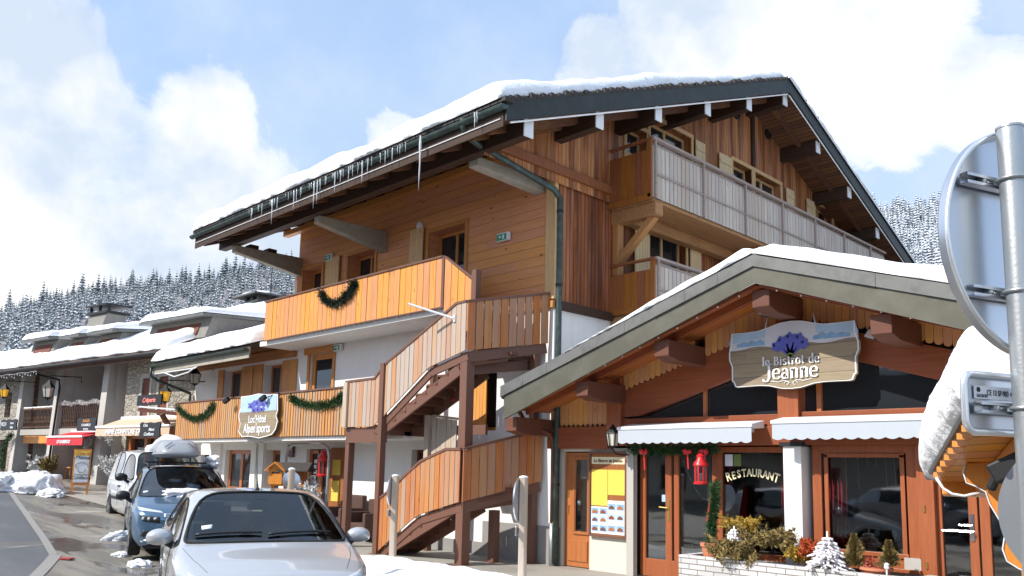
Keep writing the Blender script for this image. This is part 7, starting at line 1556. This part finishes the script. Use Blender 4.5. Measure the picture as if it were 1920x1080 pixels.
vp = PD(21.9, 238, 988); locv = Vector((vp.x-1.28*f_v[0]+.88*.18, vp.y-1.28*f_v[1]+.88*.984, .27)); place(root, locv, ang)
# slipping snow sheet, arched up over the van roof
m = MB(); n = 26; vs = []
for i in range(n+1):
    t = i/n; x = .95-1.9*t; z = 1.84+.27*math.sin(min(1, t*1.15)*math.pi)**1.2*(1 if t > .05 else .6)
    for (yy, dz) in ((-.45, 0), (-.30, .09), (0, .12), (.35, .10), (.5, 0), (.35, -.07), (-.3, -.07)): vs.append(at_car(locv, ang, (x*.3+.1+.1*noise.noise(Vector((t*3, yy, 0))), yy*.4-.62*(t-.5)+.12, z+dz+.03*noise.noise(Vector((t*6, yy*3, 1))))))
m.add(vs, [(i*7+j, i*7+(j+1) % 7, (i+1)*7+(j+1) % 7, (i+1)*7+j) for i in range(n) for j in range(7)]+[tuple(range(7)), tuple(n*7+j for j in range(7))]); solo(m, 'snow_arch', 'snow_bright', 'arched sheet of slipping snow standing on the white van roof', 'snow', smooth='all')
# ---- white hatchback across the street, seen mirrored in the restaurant windows
w2 = silver.copy(); C.objects.link(w2); w2['label'] = 'silver hatchback across the street, only mirrored in the restaurant glass'; w2['group'] = 'silver hatchbacks'; silver['group'] = 'silver hatchbacks'
def copy_children(src, dst):
    for ch in list(src.children):
        c_ = ch.copy(); C.objects.link(c_); c_.parent = dst; copy_children(ch, c_)
copy_children(silver, w2); w2.location = (-9.2, -3.0, -.0); w2.rotation_euler = (0, 0, 0)
# building across the street that shows as a dark reflection
opp = thing('opposite_building', 'dark timber house across the street, only seen mirrored in the glass', 'building', (-16, -14, 0)); OF = Frame((0, -12, 0), (-1, 0, 0))
m = MB(); wall(m, OF, -6, 34, 0, 2.8, [(a, a+1.6, .9, 2.2) for a in (8, 12, 16, 20, 24)], .2); m.build('plaster_wall', 'plaster_cream', opp); m = MB(); m.fbox(OF, -6, 34, -6, -.0, 2.8, 6.4); m.build('timber_wall', 'old_dark_planks', opp)
for a in (8, 12, 16, 20, 24): window(opp, OF, a, a+1.6, .9, 2.2, .15, 'beam_brown')
m = MB(); m.hexa([OF(-7, 1.5, 6.0), OF(35, 1.5, 6.0), OF(35, -7, 8.6), OF(-7, -7, 8.6), OF(-7, 1.5, 6.3), OF(35, 1.5, 6.3), OF(35, -7, 8.9), OF(-7, -7, 8.9)]); m.build('roof', 'snow', opp); m = MB(); m.fbox(OF, 2, 28, .02, 1.1, 3.0, 3.15); m.fbox(OF, 2, 28, 1.05, 1.1, 3.15, 4.1); m.build('balcony', 'beam_brown', opp)
heap('snow_pile', 'long snow heap across the street mirrored in the restaurant glass', (-11, -6.2, 0), (6, 1.2, .9), 44, grp='snow heaps by the road')
# ================================================================== HILLS AND TREES
def hillmesh(name, a0, a1, r0, r1, prof, mat, n=60, mrad=26):
    vs = []
    for j in range(mrad+1):
        for i in range(n+1):
            a = R_(a0+(a1-a0)*i/n); t = j/mrad; r = r0+(r1-r0)*t; z = prof(math.degrees(a), t)*r1
            z += 6*noise.noise(Vector((a*9, t*5, 1)))*t; vs.append((math.sin(a)*r, math.cos(a)*r, z))
    m = MB(); m.add(vs, [(j*(n+1)+i, j*(n+1)+i+1, (j+1)*(n+1)+i+1, (j+1)*(n+1)+i) for j in range(mrad) for i in range(n)]); o = m.build(name, mat, smooth='all'); return tag(o, kind='structure')
def dirang(x, y):
    d = ray(x, y); return math.degrees(math.atan2(d.x, d.y)), d.z/math.hypot(d.x, d.y)
skl = [dirang(x, y) for x, y in ((-400, 640), (-150, 610), (0, 590), (60, 572), (130, 560), (200, 545), (300, 532), (380, 530), (450, 508), (500, 502), (560, 504), (700, 490), (900, 470), (1200, 440), (1500, 400), (1640, 398), (1700, 395), (1755, 390), (1850, 392), (1950, 395), (2300, 420))]
def skyl(a):
    if a <= skl[0][0]: return skl[0][1]
    for i in range(len(skl)-1):
        if a <= skl[i+1][0]: t = (a-skl[i][0])/(skl[i+1][0]-skl[i][0]); return skl[i][1]*(1-t)+skl[i+1][1]*t
    return skl[-1][1]
snowmat('hill_snow', (.62, .64, .68), ((.20, .19, .19), .8), .06)
HR0, HR1 = 170., 760.
pr_h = lambda a, t: max(0, skyl(a))*(t**1.15)*.995
hillmesh('hill', -118, 20, HR0, HR1, pr_h, 'hill_snow', 110, 30)
# spruce: a few thousand drooping boughs in tiers, snow lying on top of each
def spruce_mesh(seed, snowy, tiers=11, k_=7):
    rnd = random.Random(seed); g = MB(); s_ = MB(); H_ = 1.
    for i in range(tiers):
        t = i/(tiers-1); z = .12+.84*t; r = .19*(1-t)**.85+.012
        kk = max(4, int(k_*(1-t)+3)); off = rnd.random()*6
        for j in range(kk):
            a = off+2*math.pi*(j+rnd.uniform(-.25, .25))/kk; L_ = r*rnd.uniform(.7, 1.15); c, s = math.cos(a), math.sin(a); w_ = L_*.5; dz = -L_*rnd.uniform(.35, .6)
            p0 = Vector((0, 0, z+.03)); tip = Vector((c*L_, s*L_, z+dz)); l = Vector((c*L_*.6-s*w_, s*L_*.6+c*w_, z+dz*.75)); r_ = Vector((c*L_*.6+s*w_, s*L_*.6-c*w_, z+dz*.75))
            g.add([p0, l, tip, r_], [(0, 1, 2), (0, 2, 3)])
            if rnd.random() < snowy:
                q_ = .012; f = rnd.uniform(.55, .95); f = 1.12 if snowy > .9 else f; s_.add([p0+Vector((0, 0, q_)), p0.lerp(l, f)+Vector((0, 0, q_)), p0.lerp(tip, f)+Vector((0, 0, q_)), p0.lerp(r_, f)+Vector((0, 0, q_))], [(0, 1, 2), (0, 2, 3)])
    g.tube([(0, 0, 0), (0, 0, .98)], [.012, .002], 4)
    return g, s_
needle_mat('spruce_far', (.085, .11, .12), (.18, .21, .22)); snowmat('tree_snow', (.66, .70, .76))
kinds_ = []
for i in range(5):
    g, s_ = spruce_mesh(i, .55); kinds_.append((g, s_))
snk = []
for i in range(4):
    g, s_ = spruce_mesh(20+i, .95); snk.append((g, s_))
def rawmesh(name, mb, mat):
    me = bpy.data.meshes.new(name); me.from_pydata([tuple(v) for v in mb.v], [], mb.f); me.materials.append(MATS[mat]); return me
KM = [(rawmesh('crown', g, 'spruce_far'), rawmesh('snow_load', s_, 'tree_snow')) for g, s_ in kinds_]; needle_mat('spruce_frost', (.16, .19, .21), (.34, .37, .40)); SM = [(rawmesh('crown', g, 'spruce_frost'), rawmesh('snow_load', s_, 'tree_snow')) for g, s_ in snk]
rnd = random.Random(4)
# single spruces along the skyline
def hill_z(a, t): return max(0, skyl(a))*(t**1.15)*.995*HR1
def spruce(a, t, h, pair, lab, grp):
    r = HR0+(HR1-HR0)*t; z = hill_z(a, t)-.5; A = R_(a)
    o = bpy.data.objects.new('spruce_tree', None); C.objects.link(o); o.location = (math.sin(A)*r, math.cos(A)*r, z); o.scale = (h*rnd.uniform(.9, 1.2),)*2+(h,); o.rotation_euler = (0, 0, rnd.random()*6); tag(o, lab, 'tree', grp)
    for me, nm in zip(pair, ('crown', 'snow_load')): c_ = bpy.data.objects.new(nm, me); C.objects.link(c_); c_.parent = o
for px in range(2, 570, 6):
    a, e_ = dirang(px+rnd.uniform(-7, 7), 560); spruce(a, .96+rnd.uniform(-.05, .03), rnd.choice((9, 12, 14, 17, 20, 23))*rnd.uniform(.9, 1.1), rnd.choice(KM), 'dark snow dusted spruce on the left skyline', 'spruces along the left skyline')
for px in range(1640, 1775, 7):
    a, e_ = dirang(px+rnd.uniform(-5, 5), 395); spruce(a, .96+rnd.uniform(-.04, .03), rnd.uniform(13, 27), rnd.choice(SM), 'snow laden spruce on the skyline right of the gable', 'spruces on the right skyline')
# the rest of the wood as one mass on each side
def wood_mass(name, lab, a0, a1, t0, t1, n, pairs, hmin, hmax, bare=.0, seed=1, cm='spruce_far'):
    rnd = random.Random(seed); G = MB(); Sn = MB(); gv, gf, sv, sf = [], [], [], []
    for i in range(n):
        a = rnd.uniform(a0, a1); t = math.sqrt(rnd.uniform(t0*t0, t1*t1)); r = HR0+(HR1-HR0)*t; A = R_(a); z = hill_z(a, t)-.6+4*0; h = rnd.uniform(hmin, hmax); c, s = math.cos(i*2.4), math.sin(i*2.4); g, sn = pairs[i % len(pairs)]
        if noise.noise(Vector((a*.7, t*14, 3))) < -.28: continue
        wd = h*rnd.uniform(.85, 1.15)
        for src, V, F_ in ((g, gv, gf), (sn, sv, sf)):
            b = len(V); V += [(math.sin(A)*r+(v.x*c-v.y*s)*wd, math.cos(A)*r+(v.x*s+v.y*c)*wd, z+v.z*h) for v in src.v]; F_ += [tuple(b+q_ for q_ in f) for f in src.f]
    for nm, V, F_, mt in ((name, gv, gf, cm), ('snow_load', sv, sf, 'tree_snow')):
        me = bpy.data.meshes.new(nm); me.from_pydata(V, [], F_); me.materials.append(MATS[mt]); o = bpy.data.objects.new(nm, me); C.objects.link(o)
        if nm == name: par = tag(o, lab, 'forest', None, 'stuff')
        else: o.parent = par
la0, la1 = dirang(-60, 560)[0], dirang(620, 500)[0]; ra0, ra1 = dirang(1600, 400)[0], dirang(1960, 400)[0]
small = []
for i in range(4): g, s_ = spruce_mesh(40+i, .68, 8, 4); small.append((g, s_))
small2 = []
for i in range(3): g, s_ = spruce_mesh(50+i, 1., 9, 5); small2.append((g, s_))
wood_mass('forest', 'snow dusted spruce forest covering the left hillside', la0, la1, .12, .95, 2300, small, 9, 18, seed=2); wood_mass('forest', 'thickly snow laden spruce forest on the hillside right of the gable', ra0, ra1, .3, .97, 1500, small2, 10, 19, seed=3, cm='spruce_frost')
# bare frosted underwood between the spruces
rnd = random.Random(8); V, F_ = [], []
for i in range(14000):
    a = rnd.uniform(la0, la1); t = rnd.uniform(.1, .93); r = HR0+(HR1-HR0)*t; A = R_(a); z = hill_z(a, t); p = Vector((math.sin(A)*r, math.cos(A)*r, z)); h = rnd.uniform(3, 8)
    for k_ in range(5):
        q_ = p+Vector((rnd.uniform(-2.2, 2.2), rnd.uniform(-2.2, 2.2), h*rnd.uniform(.6, 1.05))); b = len(V); d_ = Vector((.11, .11, 0)); V += [tuple(p-d_), tuple(p+d_), tuple(q_)]; F_.append((b, b+1, b+2)); 
        for w_ in range(2): e_ = p.lerp(q_, rnd.uniform(.5, .9)); f_ = e_+Vector((rnd.uniform(-1.8, 1.8), rnd.uniform(-1.8, 1.8), rnd.uniform(.3, 1.8))); b = len(V); V += [tuple(e_-d_), tuple(e_+d_), tuple(f_)]; F_.append((b, b+1, b+2))
simple('frosted_twigs', (.50, .48, .49), .9, var=.3, bump=0); me = bpy.data.meshes.new('underwood'); me.from_pydata(V, [], F_); me.materials.append(MATS['frosted_twigs']); o = bpy.data.objects.new('underwood', me); C.objects.link(o); tag(o, 'frosted bare underwood between the spruces on the left hillside', 'underwood', None, 'stuff')
# house chimney and aerial behind the annex roof
p = PD(40, 490, 560); m = MB(); m.box(p.x-.75, p.x+.75, p.y-.5, p.y+.5, p.z-2.2, p.z-.25); t = thing('rear_chimney', 'stone chimney with a snowy slab cap rising behind the annex roof', 'chimney', (p.x, p.y, p.z-2.2)); OFF[t] = Vector((p.x, p.y, p.z-2.2)); m.build('shaft', 'concrete', t)
m = MB(); m.box(p.x-.8, p.x+.8, p.y-.6, p.y+.6, p.z-.3, p.z-.2); m.box(p.x-1.1, p.x+1.1, p.y-.9, p.y+.9, p.z, p.z+.08)
for sx in (-.6, 0, .6): m.box(p.x+sx-.08, p.x+sx+.08, p.y-.5, p.y+.5, p.z-.2, p.z)
m.build('cap', 'metal_cap', t); m = MB(); m.blob((p.x-.1, p.y, p.z+.14), (1.05, .8, .16), 3, 3, .2); m.build('cap_snow', 'snow', t, smooth='all')
def aerial(lab, p, h, w_):
    p = Vector(p); t = thing('tv_aerial', lab, 'aerial', p); m = MB(); m.tube([p, p+Vector((0, 0, h))], .02, 5); m.build('mast', 'metal_dark', t); m = MB(); m.tube([p+Vector((-w_, 0, h*.85)), p+Vector((w_*.2, .1, h*.8))], .012, 4)
    for i in range(6): q_ = p+Vector((-w_+i*w_*.2, i*.02, h*.845)); m.tube([q_+Vector((0, -.22, -.1)), q_+Vector((0, .22, .1))], .01, 4)
    m.build('antenna', 'metal_dark', t)
aerial('television aerial on a mast rising behind the annex roof', PD(38, 507, 560), 2.0, .7)
p = PX(-16, 1108, 150); aerial('small television aerial on the ridge of the hotel roof', (p.x, 19.7, 12.0), 1.35, .45)
# ================================================================== POSTS WITH SIGN BACKS
def wood_post(lab, base, h, w_, disc=None, dr=.2, turn=0., grp='wooden posts with round sign backs', plate=None):
    b = Vector(base); t = thing('sign_post', lab, 'sign post', b, grp); m = MB(); u = Vector((math.cos(turn), math.sin(turn), 0)); v = Vector((-u.y, u.x, 0))
    m.prism([b+u*x*w_+v*y*w_ for x, y in ((-.5, -.4), (.5, -.4), (.5, .3), (.25, .5), (-.25, .5), (-.5, .3))], (0, 0, h)); m.build('post', 'grey_post', t, bevel=.01)
    if disc:
        c = b+Vector((0, 0, disc))+v*(-w_*.46); m = MB(); m.lathe(c, [(dr*.94, 0), (dr, -.004), (dr, -.026), (dr*.98, -.03)], 36, axis=v); m.build('round_sign', 'aluminium', t, smooth=True)
    if plate: c = b+Vector((0, 0, plate))+v*(-w_*.46); m = MB(); m.bar(c-u*.17-v*.015, c+u*.17-v*.015, .02, .14); m.build('small_plate', 'aluminium', t, bevel=.02)
    m = MB(); m.blob(b+Vector((0, 0, h+.01)), (w_*.6, w_*.55, .025), 2, 2, .2); m.build('snow_cap', 'snow', t, smooth='all'); return t
g1, g2_ = on_ground(735, 1062), on_ground(978, 1105)
def dist(p): return math.hypot(p.x, p.y)
z1 = PD(dist(g1), 737, 893).z; wood_post('weathered wooden sign post in the snow before the staircase, left of the pair', (g1.x, g1.y, 0), z1, .13, z1-.27, .27, R_(-52), plate=z1-.66)
z2 = PD(dist(g2_), 977, 896).z; wood_post('wooden sign post nearer the viewer between staircase and bistrot door', (g2_.x, g2_.y, 0), z2, .13, z2-.33, .33, R_(-59), plate=z2-.80)
p3 = PD(13.5, 546, 905); z3 = PD(13.5, 546, 881).z; wood_post('pale wooden post before the hotel front with a round sign back beside the mailbox house', (p3.x, p3.y, .0), z3, .10, z3-.16, .135, R_(-119))
# mailbox like a little chalet
c = PD(21.5, 530, 905); t = thing('chalet_mailbox', 'small wooden chalet shaped letter box on a post before the hotel entrance', 'letter box', (c.x, c.y, .0)); MF = Frame((c.x, c.y, 0), (.80, .60, 0)); bz = PD(21.5, 515, 908).z; tz = PD(21.5, 515, 868).z; hh = tz-bz
m = MB(); m.prism([MF(-.30, .18, bz), MF(.05, .18, bz), MF(.05, .18, bz+hh*.72), MF(-.125, .18, tz-.03), MF(-.30, .18, bz+hh*.72)], -MF.n*.1); m.fbox(MF, -.28, .62, -.25, .1, bz-.04, bz); m.build('box', 'orange_paint', t, bevel=.006)
m = MB(); m.fbox(MF, -.22, -.03, .181, .19, bz+hh*.52, bz+hh*.58); m.build('slot', 'black_plastic', t)
m = MB(); m.fbox(MF, .06, .55, -.22, .0, bz+.0, bz+hh*.62); m.build('hutch', 'side_boards_brown', t)
for s_ in (-1, 1):
    m = MB(); m.hexa([MF(-.125, .26, tz), MF(-.125+s_*.26, .26, bz+hh*.60), MF(-.125+s_*.26, .02, bz+hh*.60), MF(-.125, .02, tz), MF(-.125, .26, tz+.03), MF(-.125+s_*.27, .26, bz+hh*.60+.03), MF(-.125+s_*.27, .02, bz+hh*.60+.03), MF(-.125, .02, tz+.03)]); m.build('roof', 'orange_paint', t)
m = MB(); m.hexa([MF(-.1, .22, bz+hh*.62), MF(.72, .22, bz+hh*.62), MF(.72, -.05, tz), MF(-.1, -.05, tz), MF(-.1, .22, bz+hh*.62+.025), MF(.72, .22, bz+hh*.62+.025), MF(.72, -.05, tz+.025), MF(-.1, -.05, tz+.025)]); m.hexa([MF(-.1, -.32, bz+hh*.62), MF(.72, -.32, bz+hh*.62), MF(.72, -.05, tz), MF(-.1, -.05, tz), MF(-.1, -.32, bz+hh*.64), MF(.72, -.32, bz+hh*.64), MF(.72, -.05, tz+.02), MF(-.1, -.05, tz+.02)]); m.build('hutch_roof', 'tiles_dark', t)
m = MB(); m.bar(MF(.1, -.05, 0), MF(.1, -.05, bz), .12, .12, up=(1, 0, 0)); m.build('post', 'grey_post', t)
# ================================================================== NEAR TRAFFIC SIGN AND KIOSK
DP = 2.6
pb, ptp = PD(DP, 1893+14, 700), PD(DP, 1893, 240)
px0 = Vector((ptp.x, ptp.y, 0)); su = Vector((math.sin(R_(21)), math.cos(R_(21)), 0)); sn = Vector((-su.y, su.x, 0))   # su runs away to the right; sn = far side normal
ts = thing('traffic_sign', 'galvanised pole with the bare aluminium backs of a large round sign and a small panel', 'traffic sign', (px0.x, px0.y, 0))
m = MB(); m.tube([(px0.x, px0.y, 0), (px0.x, px0.y, ptp.z)], .034, 28); m.lathe((px0.x, px0.y, ptp.z-.004), [(.036, 0), (.036, .006), (.0, .012)], 28); m.build('pole', 'galvanised', ts, smooth=True)
def sgt(px, py):   # on the sign plane
    nrm_ = sn; o = px0+sn*.075; r = ray(px, py); return EYE+r*((o-EYE).dot(nrm_)/r.dot(nrm_))
a, b = sgt(1850, 251), sgt(1850, 660); l = sgt(1757, 458); cz_ = (a.z+b.z)/2; rr = (a.z-b.z)/2*1.03; cc = l+su*rr; cc.z = cz_
m = MB(); m.lathe(cc, [(rr*.985, .0), (rr, -.006), (rr, -.028), (rr*.965, -.032), (rr*.955, -.012), (rr*.94, -.004), (0.001, -.004)], 72, axis=sn); m.build('round_sign', 'aluminium', ts, smooth=True)
m = MB(); m.tube([cc-sn*.03+su*rr*.985*math.cos(t)+Vector((0, 0, rr*.985*math.sin(t))) for t in [i*2*math.pi/72 for i in range(72)]], .007, 8, closed=True); m.build('sign_rim', 'alu_edge', ts, smooth='all')
def channel(z, u0, u1):
    m = MB(); c0 = Vector((px0.x, px0.y, z))+sn*.05
    for (dz, dn, w_, h_) in ((.014, 0, .022, .004), (-.014, 0, .022, .004), (0, .012, .003, .03), (.011, -.011, .003, .008), (-.011, -.011, .003, .008)): m.bar(c0+su*u0+Vector((0, 0, dz))+sn*dn, c0+su*u1+Vector((0, 0, dz))+sn*dn, w_, h_)
    o = m.build('rail', 'aluminium', ts); m = MB(); m.tube([Vector((px0.x, px0.y, z))+(su*math.cos(t)+sn*math.sin(t))*.037 for t in [i*.35 for i in range(18)]], .006, 6, closed=True); m.tube([c0-su*.06, c0-su*.02], .009, 8); m.lathe(c0-su*.065-Vector((0, 0, 0)), [(.014, 0), (.014, .012)], 6, axis=su); m.build('clamp', 'galvanised', o, smooth='all')
zr1 = sgt(1850, 352).z; zr2 = sgt(1855, 555).z; u_l = (sgt(1792, 340)-px0).dot(su)
channel(zr1, u_l, .2); channel(zr2, u_l, .2)
# small panel below
q0, q1 = sgt(1800, 700), sgt(1800, 808); ul = (q0-px0).dot(su); z0, z1 = q1.z, q0.z; ur = ul+.40; zc, hz, uc, hu = (z0+z1)/2, (z1-z0)/2, (ul+ur)/2, (ur-ul)/2
def rrect(hu, hz, r, n=6):
    out_ = []
    for cxx, czz, a0 in ((hu-r, hz-r, 0), (-hu+r, hz-r, 90), (-hu+r, -hz+r, 180), (hu-r, -hz+r, 270)):
        for i in range(n+1): a = R_(a0+90*i/n); out_.append((cxx+r*math.cos(a), czz+r*math.sin(a)))
    return out_
pc = Vector((px0.x, px0.y, zc))+su*uc+sn*.075
m = MB(); m.prism([pc+su*x+Vector((0, 0, z)) for x, z in rrect(hu, hz, .03)], sn*.003); m.build('small_panel', 'aluminium', ts)
m = MB(); m.tube([pc-sn*.01+su*x+Vector((0, 0, z)) for x, z in rrect(hu, hz, .03)], .010, 8, closed=True); m.build('sign_rim', 'alu_edge', ts, smooth='all')
channel(zc-hz*.02-.012, ul+.03, ul+.37)
TF_ = Frame((px0.x, px0.y, 0)+Vector((0, 0, 0)) if False else Vector((px0.x, px0.y, 0)), su)   # its normal faces the viewer
dd = -.072
m = MB(); m.fbox(TF_, ul+.045, ul+.205, dd, dd+.0015, zc+hz*.16, zc+hz*.62); lb = m.build('label_plate', 'paper', ts)
text(ts, 'label_text', 'CE 13 SP-903', TF_, ul+.138, dd+.003, zc+hz*.30, .022, 'metal_dark', sx=.72, ext=.0005); text(ts, 'label_text', 'LACROIX', TF_, ul+.075, dd+.003, zc+hz*.22, .012, 'metal_dark', sx=.85, ext=.0005); m = MB(); m.lathe(TF_(ul+.062, dd+.001, zc+hz*.48), [(.007, 0), (.007, .002)], 10, axis=TF_.n); m.build('label_emblem', 'metal_dark', lb); m = MB(); m.lathe(TF_(ul+.196, dd+.001, zc+hz*.40), [(.006, 0), (.006, .002)], 10, axis=TF_.n); m.build('label_emblem', 'metal_dark', lb)
# lower round sign on the kiosk side
c = PD(2.6, 2035, 968); fd = Vector((c.x, c.y, 0)).normalized(); t = thing('low_round_sign', 'plain grey disc of a low round sign cut by the right picture edge', 'sign', (c.x, c.y, 0)); m = MB(); m.lathe(c, [(.195, -.006), (.2, 0), (.2, .012), (0.001, .014)], 60, axis=-(fd+Vector((.25, -.1, 0))).normalized()); m.build('disc', 'aluminium', t, smooth=True); m = MB(); m.tube([(c.x+.05, c.y+.05, 0), (c.x+.05, c.y+.05, c.z+.15)], .025, 16); m.build('pole', 'galvanised', t, smooth=True)
# wooden kiosk roof heavy with snow
A = PD(4.0, 1766, 905); B = PD(3.05, 1842, 793); ex = (PD(4.0, 1960, 885)-A); ex.z = 0; ex = ex.normalized()*1.15
kk = thing('info_kiosk', 'orange varnished kiosk roof with a thick overhanging cap of snow and a scalloped bracket', 'kiosk', (A.x+.5, A.y, 0)); up_n = (B-A).cross(ex).normalized(); up_n = -up_n if up_n.z < 0 else up_n
m = MB(); m.prism([A, A+ex, B+ex, B], up_n*.03); 
m.build('roof_boards', 'orange_kiosk', kk)
m = MB(); dn_ = (B-A).normalized(); exn = ex.normalized()
for s_ in (.12, .62): m.bar(A+ex*s_-up_n*.035+dn_*.04, B+ex*s_-up_n*.035, .045, .06, up=up_n)
m.bar(A-up_n*.02, A+ex-up_n*.02, .04, .07, up=up_n); m.build('rafter', 'orange_paint', kk, bevel=.006)
m = MB(); nb_ = 9
for i in range(nb_):
    p = A.lerp(B, (i+.5)/nb_); m.bar(p-exn*.035+up_n*.012, p+exn*.02+up_n*.012, (B-A).length/nb_-.012, .022, up=up_n)
m.build('board_ends', 'orange_paint', kk)
m = MB(); m.tube([A-exn*.04+up_n*.045, B-exn*.04+up_n*.045], .012, 6); m.build('edge_trim', 'metal_cap', kk)
# the snow cap: a packed slab lying over the boards and bulging past their edge
prof_ = [(.0, .0), (-.045, .012), (-.075, .05), (-.088, .11), (-.082, .18), (-.06, .25), (-.02, .305), (.05, .335), (.15, .345), (.35, .35), (.6, .35), (.9, .345), (1.2, .34)]
vs = []; nv_ = 64; npf = len(prof_); sub_ = 3; PR_ = []
for i in range(npf-1):
    for q_ in range(sub_): t_ = q_/sub_; PR_.append((prof_[i][0]*(1-t_)+prof_[i+1][0]*t_, prof_[i][1]*(1-t_)+prof_[i+1][1]*t_))
PR_.append(prof_[-1]); npf = len(PR_)
for j in range(nv_+1):
    v = -.10+1.16*j/nv_; ed = min(1, (v+.10)/.16); ed = (1-(1-ed)**2)**.5; ed2 = min(1, (1.06-v)/.08); ed *= .3+.7*(1-(1-ed2)**2)**.5
    c_ = A.lerp(B, v)+up_n*.036
    for i, (uu_, hh_) in enumerate(PR_):
        lip = .018*noise.noise(Vector((v*16, 4, 0)))+.012*noise.noise(Vector((v*45, 2, 0))) if hh_ < .06 else 0
        p = c_+exn*(uu_*(.6+.4*ed))+Vector((0, 0, hh_*ed*(.96+.05*math.sin(v*5))+lip)); q_ = p*7
        p += Vector((noise.noise(q_), noise.noise(q_+Vector((9, 0, 0))), noise.noise(q_+Vector((0, 9, 0)))))*.014+Vector((noise.noise(q_*4), 0, noise.noise(q_*4+Vector((3, 3, 3)))))*.006; vs.append(p)
m = MB(); m.add(vs, [(j*npf+i, j*npf+i+1, (j+1)*npf+i+1, (j+1)*npf+i) for j in range(nv_) for i in range(npf-1)]+[tuple(range(npf)), tuple(nv_*npf+i for i in range(npf))]); m.build('snow_cap', 'snow_bright', kk, smooth='all')
# scalloped bracket board
KD = 3.6
bp = [(1812, 868), (1806, 885), (1812, 905), (1830, 912), (1848, 922), (1856, 945), (1868, 965), (1880, 985), (1884, 1005), (1880, 1030), (1888, 1052), (1910, 1066), (1930, 1075), (1930, 860)]
bq = [PD(KD, x, y) for x, y in bp]; m = MB(); m.prism(bq, Vector((fd.x, fd.y, 0))*.045); m.build('bracket', 'orange_paint', kk, bevel=.006)
m = MB(); m.tube([v-Vector((fd.x, fd.y, 0))*.002 for v in bq[:13]], .003, 5); m.build('bracket_edge', 'paper', kk, smooth='all')
m = MB(); b_ = PD(KD+.2, 1945, 900); m.box(b_.x-.06, b_.x+.06, b_.y-.06, b_.y+.06, 0, b_.z+.2); m.build('post', 'orange_paint', kk, bevel=.01)
m = MB(); m.tube([PD(3.7, x, y) for x, y in ((1755, 895), (1768, 915), (1785, 926), (1808, 930), (1830, 925), (1850, 921))], .006, 6); m.build('hanging_cable', 'white_paint', kk, smooth='all')
m = MB(); l_ = PD(3.2, 1893, 880); m.bar(l_-Vector((.05, 0, .02)), l_+Vector((.05, 0, .03)), .07, .07); m.tube([l_-Vector((.03, 0, .0)), l_-Vector((.06, 0, .07))], .018, 6); m.build('lamp', 'metal_dark', kk, bevel=.01)
